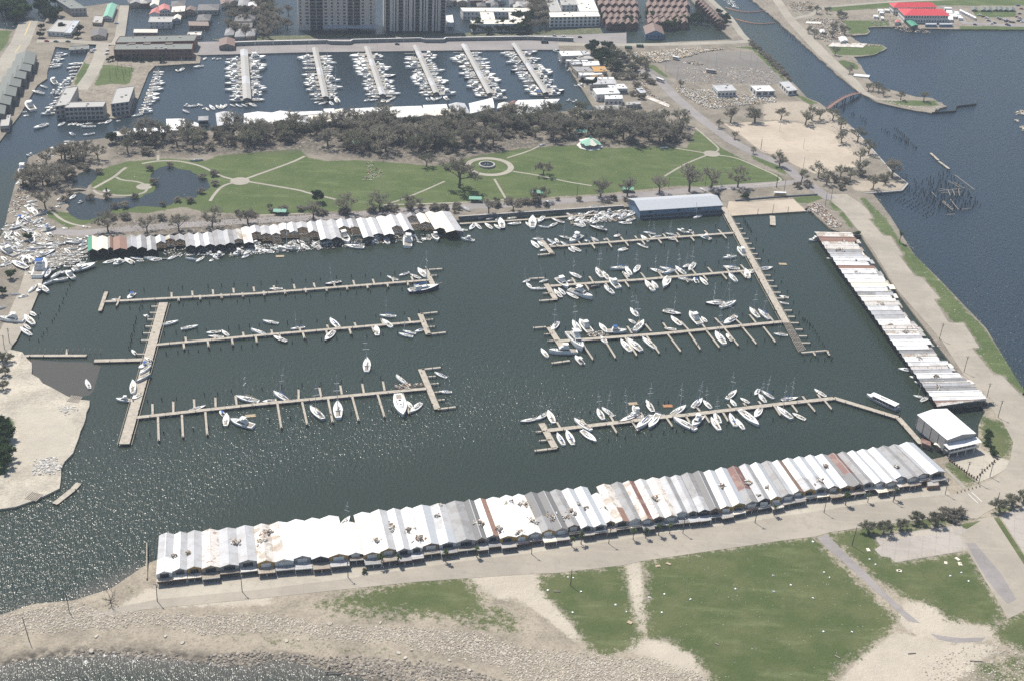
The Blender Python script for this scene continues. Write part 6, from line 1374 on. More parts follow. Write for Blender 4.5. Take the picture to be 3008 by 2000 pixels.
for i, (a, b) in enumerate(DOCKS):
    A_, B_ = px(*a, ZD + 1.0), px(*b, ZD + 1.0); d = B_ - A_; L_ = d.length; rz = math.atan2(d.y, d.x)
    r_ = empty('covered_dock', (A_.x, A_.y, 0), rz)
    hw = 2.7 if i else 3.4
    for s in (-1, 1):
        nseg = 7
        for k in range(nseg):
            mb = MB(); x0, x1 = L_ * k / nseg + .03, L_ * (k + 1) / nseg - .03
            quad_thick(mb, [(x0, s * hw, ZD), (x1, s * hw, ZD), (x1, 0, ZD + 1.0), (x0, 0, ZD + 1.0)], .12); mb.build('roof_panel', RM['M'] if (k + i) % 4 else RM['L'], r_)
    for k in range(12):
        for s in (-1, 1):
            mb = MB(); x = L_ * (k + .5) / 12; mb.box(x - .12, x + .12, s * (hw - .5) - .12, s * (hw - .5) + .12, -.8, ZD - .05); mb.build('post', M_wood, r_)
    mb = MB(); mb.box(1, L_ + 3, -1.6, 1.6, .9, 1.15); mb.build('deck', M_plank, r_)
    mb = MB(); mb.box(L_ - .5, L_ - .4, -hw + .3, hw - .3, ZD - .9, ZD - .1); mb.build('end_gable', WM['d'], r_)
    for k in range(9):
        for s in (-1, 1):
            mb = MB(); x = L_ * (k + .9) / 9.3; mb.box(x - .4, x + .4, s * 1.6 if s > 0 else -12, 12 if s > 0 else -1.6, .75, .95); mb.build('finger', M_plank, r_)
    tag(r_, f'long pale gabled dock roof, {DW[i]} from the condominium peninsula', 'covered dock', 'covered docks of the far marina')
    n_ = 20; lp = 43 if i == 0 else 38
    for s in (-1, 1):
        o_ = (30 if i == 0 else 26)
        p0 = (a[0] + (b[0] - a[0]) * .1 + s * o_, a[1] + (b[1] - a[1]) * .12 + 10 + s * -1.2); p1 = (b[0] + s * o_, b[1] + 10 + s * -1.2)
        rowboats(p0, p1, n_, (s * 1.0, -.04 * s + .02), lp, f'at the {DW[i]} covered dock from the condominium', 'boats berthed at the covered docks')
GC = 'boats round the condominium peninsula'
rowboats(f('11', 1395, 615), f('11', 1255, 985), 17, (1, -.03), 38, 'berthed on the marina side of the condominium peninsula', GC, .5, .3)
rowboats(f('11', 665, 545), f('11', 420, 1000), 16, (-.96, .18), 36, 'berthed on the channel side of the condominium peninsula', GC, .4, .5)
rowboats(f('11', 540, 450), f('11', 465, 590), 7, (1, -.1), 34, 'berthed along the townhouse bank by the bridge', GC, .3, .5)
fleet('11', 'berthed below the pale condominium block', GC, [(500, 1095, 558, 1062, 'n'), (586, 1088, 628, 1066, 'n'), (632, 1085, 658, 1064, 'R'), (665, 1090, 690, 1070, 'R'), (695, 1085, 725, 1068, 'n'), (700, 1102, 828, 1095, 'n'), (735, 1075, 800, 1065, 's'), (845, 1072, 905, 1060, 'n'), (905, 1075, 962, 1040, 'n'), (1005, 1050, 1040, 1040, 'R'), (1138, 1010, 1235, 990, 'n'), (290, 1120, 415, 1075, 'n')])
fleet('11', 'moored below the dark townhouses', GC, [(445, 690, 485, 730, 'M'), (270, 790, 380, 815, 'n'), (345, 740, 405, 762, 'n'), (230, 900, 290, 960, 'M'), (165, 970, 230, 965, 'n'), (200, 1005, 245, 995, 'R'), (500, 760, 550, 745, 'M'), (440, 820, 485, 790, 'M'), (480, 820, 540, 790, 'M'), (420, 590, 510, 570, 'n'), (565, 745, 615, 700, 'M')])
fleet('11', 'moored near the first covered dock', 'boats berthed at the covered docks', [(1580, 955, 1635, 975, 'n'), (1590, 920, 1640, 910, 'M'), (1620, 925, 1715, 915, 'n'), (1710, 900, 1755, 915, 'n'), (1750, 945, 1780, 930, 'n'), (1785, 935, 1805, 955, 'n'), (1815, 915, 1855, 950, 'n'), (1870, 915, 1905, 940, 'n'), (1910, 910, 1930, 940, 'n'), (1935, 935, 1960, 905, 'n'), (1990, 905, 2035, 920, 'n'), (2040, 905, 2095, 925, 'n'), (2090, 905, 2140, 920, 'n'), (2145, 890, 2215, 925, 'n'), (1520, 605, 1550, 620, 'R'), (1555, 620, 1590, 590, 's'), (1675, 585, 1765, 570, 'n'), (1760, 520, 1785, 500, 'n'), (1835, 515, 1860, 500, 'n'), (1870, 515, 1915, 505, 'n'), (1955, 515, 2010, 510, 'n')])
for c, l in (('12', [(510, 895, 550, 880), (545, 905, 605, 890), (640, 880, 670, 910), (695, 855, 720, 890), (940, 880, 985, 860), (985, 875, 1055, 862), (1085, 890, 1125, 865), (1135, 890, 1165, 865), (1165, 870, 1210, 845), (1480, 850, 1505, 870), (1520, 845, 1550, 870), (1560, 870, 1610, 840), (1630, 840, 1670, 868)]), ('13', [(165, 825, 290, 820)])):
    fleet(c, 'rafted off the end of a covered dock', 'boats berthed at the covered docks', [(*q, 'n' if k % 3 else 'R') for k, q in enumerate(l)])
fleet('12', 'berthed at the fifth covered dock end', 'boats berthed at the covered docks', [(2045, 860, 2175, 850, 'M', dict(l='white motor cruiser across the end of the fifth covered dock'))])
fleet('z2', 'moored by the far boathouse cluster', 'boats by the far boathouse cluster', [(510, 935, 600, 960, 'n'), (600, 940, 775, 1010, 'M', dict(h='cream')), (345, 610, 455, 600, 'M'), (30, 150, 160, 180, 'M', dict(h='teal')), (865, 1120, 940, 1160, 'R'), (470, 1330, 640, 1340, 'M'), (540, 1460, 700, 1400, 'n'), (180, 370, 230, 390, 'R'), (275, 410, 320, 420, 'R'), (340, 1300, 450, 1290, 'M')])
# ================================================================== buildings around the basin
# --- blue shed below the park
sh = building('23', (1125, 497), (1832, 452), (1025, 398), 6.6, 'long blue-walled shed with pale metal roof beside the boat ramp', 'shed', 'shed', 's', 'T', 'gable', 3.0, 0.4, over=.8)
Ws = sh['_W']
for k in range(12):
    mb = MB(); x = Ws * (k + .5) / 12; mb.box(x - Ws / 26, x + Ws / 26, -.12, -.01, .9, 2.6); mb.build('slip_door', WM['d'], sh)
for x in (.12, .47, .72):
    link('window', win_mesh(2.2, 1.6), sh, (Ws * x, -.02, 4.0))
mb = MB(); mb.box(-.1, .02, .8, sh['_D'] - .8, 2.0, 6.2); mb.build('end_wall', WM['t'], sh)
# --- white boat hall
FLh, FRh, BRh, BLh = (g('z5', 710, 355, 10), g('z5', 1045, 280, 10), g('z5', 715, 0, 10), g('z5', 370, 70, 10))
bh = boathouse(FLh, FRh, BRh, BLh, 10, 1.5, 'WW', 'k', None, label='big white-roofed boat hall with a balcony over the concrete plaza', cat='boat hall', name='boat_hall', floor=False, doors=False, closed_back=True)
rz = bh.rotation_euler.z; Mi = Matrix.Rotation(-rz, 3, 'Z'); fm = (FLh + FRh) / 2
lc = lambda v: Mi @ Vector((v.x - fm.x, v.y - fm.y, 0))
A_, B_, C_, D_ = [lc(v) for v in (FLh, FRh, BRh, BLh)]
for nm, p, q, z0 in (('long_wall', A_, D_, 2.2), ('long_wall', B_, C_, 2.2), ('street_wall', A_, B_, 4.4), ('water_wall', D_, C_, 5.0)):
    c0 = (A_ + B_ + C_ + D_) / 4; p2 = p + (c0 - p).normalized() * .32; q2 = q + (c0 - q).normalized() * .32
    mb = MB(); mb.bar((p2.x, p2.y, (z0 + 9.8) / 2), (q2.x, q2.y, (z0 + 9.8) / 2), .16, 9.8 - z0); mb.build(nm, WM['k'], bh)
w_v = B_ - A_; out = Vector((0, -1, 0))
pr = MB(); quad_thick(pr, [Vector((A_.x - 1.6, A_.y - .1, 7.6)), Vector((A_.x - 1.2, A_.y - 4.6, 7.0)), Vector((B_.x + 1.2, B_.y - 4.6, 7.0)), Vector((B_.x + 1.0, B_.y - .1, 7.6))], .16); pr.build('porch_roof', RM['W'], bh)
pd = MB(); pd.prism([Vector((v.x, v.y, 3.9)) for v in (A_ + out * 4.4, B_ + out * 4.4, B_, A_)], [Vector((v.x, v.y, 4.2)) for v in (A_ + out * 4.4, B_ + out * 4.4, B_, A_)]); pd.build('balcony', WM['k'], bh)
for k in range(8):
    v = A_ + w_v * (k / 7) + out * 4.2
    mb = MB(); mb.box(v.x - .1, v.x + .1, v.y - .1, v.y + .1, 4.2, 7.05); mb.build('porch_post', WM['w'], bh)
    if k % 2 == 0:
        mb = MB(); mb.box(v.x - .18, v.x + .18, v.y - .18, v.y + .18, .9, 3.95); mb.build('column', WM['w'], bh)
mb = MB(); a, b = A_ + out * 4.35, B_ + out * 4.35; mb.bar((a.x, a.y, 4.75), (b.x, b.y, 4.75), .12, 1.0); mb.build('balustrade', WM['w'], bh)
for k in range(6):
    v = A_ + w_v * ((k + .5) / 6); mb = MB(); mb.box(v.x - .9, v.x + .9, v.y + .12, v.y + .3, 4.3, 6.6); mb.build('balcony_door', M_win, bh)
# small wrecked boathouses between the hall and the shore row
for k, (q, rf, lb) in enumerate(((((430, 385), (520, 420), (420, 340), 'B'), 'B', 'small maroon roofed hut beside the white boat hall'), (((570, 410), (630, 440), (590, 375), 'C'), 'C', 'tiny cream roofed hut beside the white boat hall'), (((490, 890), (620, 880), (480, 820), 'M'), 'M', 'flat carport roof beyond the end of the shore row'))):
    building('z5', q[0], q[1], q[2], 3.2, lb, 'hut', 'hut', 'b', rf, 'gable' if k < 2 else 'flat', .7, .6 if k < 2 else Z0, extras=False, parapet=.15)

# ================================================================== far marina sheds
fw_sheds = [('11', (1885, 1095), (2028, 1086), (1872, 985), 'L', 'gable'), ('11', (1445, 1135), (1608, 1130), (1440, 1035), 'W', 'flat'), ('11', (1392, 1155), (1443, 1150), (1386, 1102), 'W', 'flat'), ('11', (1162, 1170), (1370, 1165), (1156, 1115), 'W', 'flat'), ('11', (985, 1182), (1150, 1172), (986, 1145), 'P', 'flat'), ('11', (1660, 1110), (1720, 1108), (1655, 1075), 'W', 'gable'), ('11', (1720, 1045), (1800, 1042), (1722, 1012), 'G', 'hip'),
  ('12', (-100, 1085), (145, 1076), (-95, 988), 'W', 'gable'), ('12', (152, 1058), (298, 1046), (142, 982), 'W', 'gable'), ('12', (305, 1092), (468, 1098), (302, 1008), 'L', 'gable'), ('12', (305, 1003), (588, 993), (302, 975), 'W', 'flat'), ('12', (474, 1060), (700, 1050), (460, 1004), 'C', 'gable'), ('12', (594, 990), (686, 987), (592, 946), 'W', 'flat'), ('12', (690, 984), (764, 972), (684, 955), 'C', 'flat'), ('12', (706, 1080), (794, 1075), (692, 994), 'L', 'gable'), ('12', (772, 1045), (928, 1040), (762, 986), 'C', 'gable'), ('12', (832, 983), (1000, 974), (822, 946), 'W', 'flat'), ('12', (936, 1075), (1004, 1070), (920, 982), 'W', 'gable'), ('12', (1012, 1030), (1230, 1020), (1002, 977), 'C', 'gable'), ('12', (1004, 970), (1456, 955), (988, 936), 'W', 'flat'), ('12', (1236, 1020), (1410, 1010), (1224, 962), 'W', 'gable'), ('12', (1416, 1010), (1556, 1005), (1404, 956), 'C', 'gable'), ('12', (1462, 952), (1666, 944), (1452, 915), 'W', 'flat'), ('12', (1562, 1000), (1708, 998), (1552, 950), 'C', 'gable'), ('12', (1722, 995), (1858, 985), (1676, 908), 'L', 'gable'), ('12', (1864, 985), (2066, 935), (1854, 900), 'W', 'gable'), ('12', (2095, 942), (2186, 936), (2108, 902), 'X', 'gable'), ('12', (2192, 934), (2262, 930), (2206, 888), 'B', 'gable'), ('13', (20, 938), (380, 926), (70, 872), 'W', 'gable'), ('13', (130, 996), (275, 990), (142, 940), 'L', 'flat'), ('13', (0, 1010), (100, 1000), (10, 950), 'M', 'flat')]
for k, (c, a, b, d, rf, kd) in enumerate(fw_sheds):
    building(c, a, b, d, 5.4 if kd == 'gable' else 5.0, f'{RW[rf]} roofed marina shed behind the park wood, {ordinal(k + 1)} from the channel' if k > 6 else f'{RW[rf]} {kd} roofed marina shed by the channel, {ordinal(k + 1)} of that cluster', 'marina_shed', 'shed', 'w' if k % 3 else 'g', rf, kd, 1.3, 0.3, 1, 6, (1.6, 2.0), group='marina sheds behind the park wood', parapet=.2, extras=False)
cluster = [((235, 285), (730, 270), (165, 175), 'W', 'g', 6.5), ((735, 255), (895, 245), (688, 160), 'L', 'g', 6), ((612, 350), (980, 345), (505, 278), 'M', 'k', 5.2), ((345, 396), (840, 400), (332, 368), 'W', 'w', 6), ((480, 480), (716, 466), (400, 402), 'L', 'g', 5.5), ((728, 508), (1110, 495), (704, 412), 'W', 'w', 5.5), ((590, 640), (972, 640), (468, 528), 'G', 't', 6.2), ((986, 645), (1285, 635), (924, 526), 'O', 't', 6.4), ((670, 735), (1178, 702), (615, 665), 'W', 'w', 5.4), ((905, 768), (1200, 752), (892, 738), 'O', 't', 5.3), ((800, 826), (1450, 822), (782, 770), 'W', 'g', 5.6), ((890, 940), (1500, 925), (862, 838), 'L', 'g', 6), ((1375, 1035), (1528, 1033), (1292, 956), 'W', 'w', 6.2), ((1540, 1035), (1755, 1030), (1450, 930), 'W', 'w', 5.6), ((1040, 1168), (1580, 1142), (950, 1032), 'W', 'w', 7.2), ((1236, 1274), (1640, 1265), (1226, 1190), 'W', 'w', 6.4), ((1060, 1520), (1660, 1510), (986, 1422), 'M', 'k', 5), ((1730, 1410), (2060, 1386), (1716, 1346), 'M', 'k', 5), ((2060, 1140), (2180, 1116), (1952, 1032), 'T', 'w', 4)]
for k, (a, b, d, rf, wl, zr) in enumerate(cluster):
    building('z2', a, b, d, zr, f'{RW[rf]} roofed boathouse in the far cluster, {ordinal(k + 1)} from the floodwall road', 'cluster_boathouse', 'boathouse', wl, rf, 'flat', base=.3, rows=1, cols=4, wsize=(1.6, 1.8), group='far boathouse cluster', parapet=.25)

# ================================================================== floodwall and seawall
def wallrun(name, label, line, h, th, z, mat, panel=8.0, cap=None):
    P_ = [px(*p, z) for p in line]; r_ = empty(name, (P_[0].x, P_[0].y, 0)); o_ = Vector((P_[0].x, P_[0].y, 0))
    for a, b in zip(P_, P_[1:]):
        n = max(1, int((b - a).length / panel))
        for k in range(n):
            p, q = a + (b - a) * (k / n), a + (b - a) * ((k + .985) / n); mb = MB(); mb.bar(Vector((p.x, p.y, z + h / 2)) - o_, Vector((q.x, q.y, z + h / 2)) - o_, th, h); mb.build('wall_panel', mat, r_)
            if cap: mb = MB(); mb.bar(Vector((p.x, p.y, z + h + .1)) - o_, Vector((q.x, q.y, z + h + .1)) - o_, th * 1.5, .2); mb.build('coping', cap, r_)
    return tag(r_, label, 'wall')
wallrun('flood_wall', 'long concrete floodwall between the marina road and the towers', [f('11', 2040, 400), f('12', 0, 393), f('12', 620, 380), f('12', 650, 388), f('12', 820, 390), f('12', 845, 375), f('12', 1430, 362), f('12', 1470, 372), f('12', 1630, 372), f('12', 1650, 358), f('12', 2359, 347), f('13', 545, 362)], 3.4, .8, 1.0, plain('floodwall_concrete', (.20, .21, .20), .85, .15), 14, WM['w'])
wallrun('seawall', 'dark concrete seawall along the park drive', [f('22', 1760, 575), f('22', 2359, 535), f('23', 980, 480)], 2.2, .8, .9, plain('seawall_concrete', (.10, .11, .12), .85, .2), 12, WM['k'])
wallrun('seawall', 'low wall with planting above the boat ramp', [f('23', 1945, 418), f('23', 2285, 388), f('24', 570, 365)], 1.0, 1.0, 1.0, plain('seawall_concrete', (.1, .11, .12)), 12)
wallrun('sheet_pile_wall', 'dark sheet pile wall off the rocky point', [f('14', 1560, 990), f('14', 1765, 975), f('14', 1770, 935), f('14', 1940, 915), f('14', 1945, 890)], 1.6, .5, 0, M_pile, 6)
for ln in ([f('41', 1130, 535), f('41', 1130, 810)],):
    wallrun('bulkhead', 'timber bulkhead beside the first shore road boathouse', ln, 2.4, .5, -.4, M_wood, 5)
for ln, lb in (([f('24', 980, 360), f('24', 1300, 335), f('24', 1350, 275), f('24', 1220, 180), f('24', 1070, 10), f('14', 960, 1215), f('14', 870, 1120)], 'broken pale seawall round the sand parking lot'),):
    wallrun('seawall', lb, ln, 1.1, 1.2, .3, WM['k'], 9)

# ================================================================== towers
def tower(c, xl, xr, yb, name, label, bays, wall, depth=26, floors=17, fh=3.27):
    a, b = g(c, xl, yb, 0.3), g(c, xr, yb, 0.3); d = b - a; rz = math.atan2(d.y, d.x); W = d.length; H = floors * fh + 5
    r_ = empty(name, (a.x, a.y, 0), rz); mb = MB(); mb.box(0, W, .9, depth, -.5, H); mb.build('wall', WM[wall], r_)
    k0 = W / (xr - xl)
    last = 0
    edges = sorted(bays)
    for (x0, x1, kd) in edges:
        m = MB(); m.box(last * k0 + .0, x0 * k0, 0, .92, -.5, H); m.build('facade_pier', WM[wall], r_); last = x1
    m = MB(); m.box(last * k0, W, 0, .92, -.5, H); m.build('facade_pier', WM[wall], r_)
    for (x0, x1, kd) in edges:
        X0, X1 = x0 * k0, x1 * k0
        for fl in range(floors):
            z0 = 5 + fl * fh
            if fl > 11: 
                continue
            if kd == 'b':
                m = MB(); m.box(X0 + .02, X1 - .02, .55, .93, z0 + .35, z0 + fh - .25); m.build('window', M_win, r_)
                m = MB(); m.box(X0 + .02, X1 - .02, -.9, .6, z0, z0 + .28); sl_ = m.build('balcony', WM['k'], r_)
                m = MB(); m.box(X0 + .1, X1 - .1, -.88, -.8, z0 + .28, z0 + 1.15); m.build('railing', WM['d'], sl_)
            elif kd == 'w':
                m = MB(); m.box(X0 + .05, X1 - .05, .6, .93, z0 + .9, z0 + fh - .5); m.build('window', M_win, r_)
                m = MB(); m.box(X0, X1, .05, .93, z0 - .5, z0 + .85); m.build('spandrel', WM[wall], r_)
            elif kd == 's':
                m = MB(); m.box(X0, X1, .45, .93, z0 - .25, z0 + fh - .25); m.build('window', M_win, r_)
        m = MB(); m.box(X0, X1, .1, .92, -.5, 5); m.build('podium_panel', WM[wall] if kd == 'w' else WM['d'], r_)
        m = MB(); m.box(X0, X1, .1, .92, 5 + 12 * fh, H); m.build('upper_facade', WM['d'] if kd != 'w' else WM[wall], r_)
    return tag(r_, label, 'tower'), W
wt = 't1'; WM['t1'] = plain('tower_beige', (.50, .45, .39), .8, .06); WM['t2'] = plain('tower_pale', (.56, .51, .45), .8, .06)
t1, W1 = tower('z3', 85, 1195, 440, 'apartment_tower', 'broad beige apartment tower with small square windows', [(110, 155, 'w'), (190, 235, 'w'), (255, 338, 'b'), (345, 435, 'b'), (460, 500, 'w'), (555, 580, 'w'), (640, 668, 'w'), (728, 766, 'w'), (795, 870, 'b'), (880, 970, 'b'), (995, 1030, 'w'), (1100, 1140, 'w')][:0] + [(x0 - 85, x1 - 85, k) for x0, x1, k in [(105, 130, 'w'), (190, 235, 'w'), (255, 338, 'b'), (347, 437, 'b'), (460, 500, 'w'), (556, 582, 'w'), (642, 668, 'w'), (728, 766, 'w'), (793, 868, 'b'), (880, 970, 'b'), (995, 1030, 'w'), (1115, 1140, 'w')]], 't1')
k0 = W1 / 1110
mb = MB(); quad_thick(mb, [(345 * k0, -.1, 5.2), (345 * k0, -7.5, 4.2), (1105 * k0, -7.5, 4.2), (1105 * k0, -.1, 5.2)], .2); mb.build('entrance_canopy', RM['T'], t1)
for k in range(9):
    mb = MB(); x = (360 + k * 92) * k0; mb.box(x - .3, x + .3, -7.2, -6.6, -.4, 4.2); mb.build('canopy_column', WM['d'], t1)
t2, W2 = tower('z3', 1330, 2205, 450, 'apartment_tower', 'ribbed apartment tower with stacked curved balconies', [(x0 - 1330, x1 - 1330, k) for x0, x1, k in [(1345, 1400, 'b'), (1440, 1452, 's'), (1475, 1495, 's'), (1525, 1590, 'b'), (1625, 1638, 's'), (1655, 1675, 's'), (1722, 1745, 's'), (1765, 1825, 'b'), (1858, 1882, 's'), (1900, 1915, 's'), (1948, 2005, 'b'), (2035, 2058, 's'), (2075, 2090, 's'), (2130, 2195, 'b')]], 't2')

# ================================================================== apartments, townhouses, flooded streets
building('12', (1885, 215), (2355, 212), (1862, 180), 8, 'front wing of the white flat-roofed apartments beside the ribbed tower', 'apartment_block', 'apartments', 'w', 'C', rows=2, cols=14)
building('12', (1800, 105), (2400, 108), (1778, 72), 8.2, 'rear wing of the white flat-roofed apartments beside the ribbed tower', 'apartment_block', 'apartments', 'w', 'C', rows=2, cols=18)
building('12', (1962, 178), (2078, 178), (1946, 110), 8.1, 'cross wing between two dark courts of the white apartments', 'apartment_block', 'apartments', 'w', 'C', rows=2, cols=3)
building('12', (2205, 178), (2335, 178), (2192, 112), 8.1, 'second cross wing of the white apartments, by the planted court', 'apartment_block', 'apartments', 'w', 'C', rows=2, cols=3)
building('12', (1660, 205), (1718, 200), (1650, 140), 4, 'low white carport beside the ribbed tower', 'carport', 'carport', 'w', 'W', extras=False)
building('13', (345, 155), (775, 148), (330, 112), 10, 'front wing of the large apartment court with grey louvred facade', 'apartment_block', 'apartments', 'w', 'C', rows=3, cols=12, wsize=(2.4, 2.2))
building('13', (345, 108), (440, 105), (296, -30), 10.1, 'pale side wing of the large apartment court', 'apartment_block', 'apartments', 'w', 'M', rows=3, cols=3)
building('13', (600, 106), (760, 104), (548, -30), 10.1, 'orange-tinged side wing of the large apartment court', 'apartment_block', 'apartments', 'w', 'C', rows=3, cols=3)
building('13', (445, 50), (588, 46), (428, 5), 10.2, 'inner wing across the large apartment court', 'apartment_block', 'apartments', 'w', 'M', rows=3, cols=4)
GT = 'brown townhouses by the canal'
for r_i, (y, x0, x1, n) in enumerate(((212, 830, 1110, 5), (165, 800, 1110, 6), (110, 790, 1120, 6), (50, 760, 1110, 6), (5, 740, 1100, 6), (205, 1190, 1540, 6), (160, 1185, 1560, 7), (115, 1200, 1540, 6), (62, 1180, 1560, 7), (15, 1190, 1540, 6))):
    for k in range(n):
        x = x0 + (x1 - x0) * k / n; w_ = (x1 - x0) / n
        building('13', (x, y), (x + w_ * .92, y - 2), (x - 6, y - 34), 6.0 + (k % 2) * .4, 'rust-brown gabled townhouse in the flooded terraces beside the canal', 'townhouse', 'house', 'r', 'V', 'gable', 2.6, 0, 2, 2, (1.2, 1.4), group=GT)
for k in range(10):
    x, y = 1600 + k * 21, 18 + k * 21
    building('13', (x, y), (x + 46, y + 6), (x + 18, y - 26), 6.2, 'rust-brown gabled townhouse in the terrace along the canal road', 'townhouse', 'house', 'r', 'V', 'gable', 2.4, .5, 2, 2, (1.2, 1.4), group=GT)
building('13', (1170, 300), (1330, 300), (1150, 232), 5, 'brown gabled clubhouse standing in floodwater by the levee road', 'clubhouse', 'house', 's', 'V', 'gable', 4, 0, 1, 5, (1.6, 2))
fl_h = [((610, 80), (748, 76), (488, 4), 'Q', 'k', 'flat', 8), ((893, 152), (968, 157), (935, 42), 'S', 'w', 'gable', 5), ((410, 277), (552, 285), (506, 176), 'M', 'w', 'flat', 5), ((558, 290), (612, 292), (638, 182), 'T', 'w', 'flat', 5.2), ((785, 322), (915, 322), (800, 262), 'H', 't', 'gable', 4), ((1380, 97), (1470, 92), (1376, 56), 'K', 'w', 'gable', 6), ((1290, 127), (1376, 122), (1320, 86), 'K', 'w', 'gable', 5), ((1285, 197), (1485, 197), (1302, 150), 'M', 'w', 'flat', 6), ((1640, 224), (1806, 226), (1632, 192), 'V', 'b', 'gable', 4), ((1702, 182), (1812, 180), (1722, 132), 'H', 'g', 'hip', 5), ((1712, 92), (1890, 90), (1722, 42), 'H', 'g', 'hip', 5), ((1482, 112), (1600, 104), (1492, 62), 'C', 't', 'flat', 6), ((1945, 310), (2022, 304), (1962, 248), 'G', 'g', 'hip', 4.5), ((2034, 322), (2116, 318), (2048, 262), 'G', 'g', 'hip', 4.5), ((2128, 318), (2205, 310), (2140, 262), 'G', 't', 'hip', 4.5), ((2030, 187), (2200, 187), (2050, 128), 'H', 'g', 'hip', 5), ((1985, 247), (2180, 242), (2000, 204), 'H', 'b', 'gable', 4), ((2060, 54), (2150, 52), (2072, 2), 'G', 't', 'hip', 5), ((1898, 402), (2030, 402), (1902, 342), 'V', 'o', 'gable', 5), ((1300, 52), (1370, 50), (1310, 10), 'C', 'w', 'gable', 5), ((1480, 60), (1600, 50), (1490, 15), 'H', 'g', 'hip', 5), ((2150, 60), (2220, 60), (2155, 30), 'W', 'w', 'gable', 5), ((2200, 40), (2320, 40), (2210, 0), 'H', 'g', 'hip', 5), ((800, 200), (880, 205), (820, 140), 'M', 't', 'flat', 4), ((1500, 175), (1560, 172), (1510, 145), 'C', 'w', 'gable', 4), ((1600, 100), (1690, 98), (1610, 72), 'V', 't', 'gable', 4.5), ((1620, 315), (1740, 310), (1630, 285), 'P', 'w', 'flat', 3.5), ((1160, 285), (1360, 285), (1170, 265), 'C', 't', 'gable', 4), ((0, 1100), (75, 1095), (20, 1005), 'M', 'k', 'flat', 5), ((600, 440), (770, 430), (600, 408), 'Q', 'k', 'flat', 3)]
for k, (a, b, d, rf, wl, kd, zr) in enumerate(fl_h):
    building('11', a, b, d, zr, f'{RW[rf]} roofed {kd} building in the flooded district, {ordinal(k + 1)} of its streets', 'house', 'house', wl, rf, kd, 2.2, 0 if k > 4 else Z0, 1 if zr < 5.5 else 2, 4, (1.2, 1.4), group='houses of the flooded district')
_fh = random.Random(9)
for k in range(46):
    c, xx, yy = _fh.choice((('12', (1800, 2359), (2, 60)), ('11', (1880, 2330), (0, 130)), ('12', (0, 320), (20, 330)), ('11', (1100, 1300), (0, 60)), ('12', (1560, 1790), (-30, 20)), ('13', (20, 250), (0, 70))))
    x, y = _fh.uniform(*xx), _fh.uniform(*yy); w_, h_ = _fh.uniform(60, 100), _fh.uniform(28, 42)
    if c == '12' and yy[0] == 20 and (x > 330 or y > 300 or k % 3): continue
    building(c, (x, y), (x + w_, y - 2), (x - 8, y - h_), 4.5, 'low hipped roof house standing in floodwater among trees', 'house', 'house', _fh.choice('gtbw'), _fh.choice('HHGVM'), _fh.choice(('hip', 'gable')), 1.8, 0, 1, 3, (1.1, 1.3), group='flooded houses among the trees')
# long brick block and the pale condominium
building('11', (985, 437), (1662, 432), (1002, 388), 10, 'front wing of the long brick condominium by the bridge', 'condominium', 'condominium', 'r', 'Q', rows=3, cols=18, wsize=(2.0, 2.0))
building('11', (1000, 376), (1682, 360), (1036, 322), 10.2, 'rear wing of the long brick condominium by the bridge', 'condominium', 'condominium', 'r', 'Q', rows=3, cols=18)
for x in (1110, 1240, 1430):
    building('11', (x, 392), (x + 60, 390), (x + 6, 374), 10.1, 'linking roof between the wings of the brick condominium', 'condominium_link', 'condominium', 'r', 'Q', group='links of the brick condominium', extras=False)
building('11', (560, 940), (892, 930), (590, 892), 10.5, 'water front wing of the pale three-sided condominium', 'condominium', 'condominium', 'k', 'M', rows=3, cols=9, wsize=(2.2, 2.0))
building('11', (478, 928), (592, 912), (566, 768), 10.6, 'channel side wing of the pale three-sided condominium', 'condominium', 'condominium', 'k', 'M', rows=3, cols=3, wsize=(2.0, 2.0))
building('11', (960, 908), (1116, 888), (1012, 770), 10.4, 'marina side wing of the pale three-sided condominium', 'condominium', 'condominium', 'k', 'M', rows=3, cols=4, wsize=(2.0, 2.0), sides='front right')
for k, (x, y) in enumerate(((215, 500), (185, 560), (140, 625), (95, 695), (55, 775), (10, 850), (-40, 930))):
    building('11', (x - 95, y + 75), (x + 75, y + 62), (x - 70, y - 25), 8.5, f'olive-grey stepped townhouse on the channel bank, {ordinal(k + 1)} from the bridge', 'bank_townhouse', 'townhouse', 'o', 'Q', 'gable', 2.6, Z0, 3, 4, (1.6, 1.8), 'front right', group='stepped townhouses on the channel bank')
# bridge deck by the condominium
# parking deck wall
# --- red-roofed restaurant beyond the lake
building('z4', (520, 240), (1192, 244), (425, 142), 9.5, 'front part of the big red hip-roofed restaurant on the lake', 'restaurant', 'restaurant', 'w', 'N', 'hip', 3.6, Z0, 2, 16, (1.6, 1.8), over=1.2)
building('z4', (350, 118), (1000, 112), (290, 62), 9.2, 'rear part of the red hip-roofed restaurant', 'restaurant', 'restaurant', 'w', 'N', 'hip', 3.2, Z0, 2, 16, (1.6, 1.8), over=1.2)
building('z4', (620, 412), (720, 396), (538, 332), 4.5, 'green roofed dock shed below the red restaurant', 'dock_shed', 'shed', 'd', 'E', 'gable', 1, 0.2)
building('z4', (365, 352), (440, 340), (372, 318), 4.5, 'small coral roofed kiosk below the red restaurant', 'kiosk', 'kiosk', 'w', 'K', 'hip', 1, 0.5)
for x0, x1 in ((838, 1012), (1052, 1258)):
    building('z4', (x0, 385), (x1, 385), (x0 - 4, 366), 3.8, 'blue semitrailer parked at the restaurant quay', 'semitrailer', 'trailer', 's', 'L', 'flat', base=Z0, parapet=.05, extras=False, group='trailers at the restaurant quay')
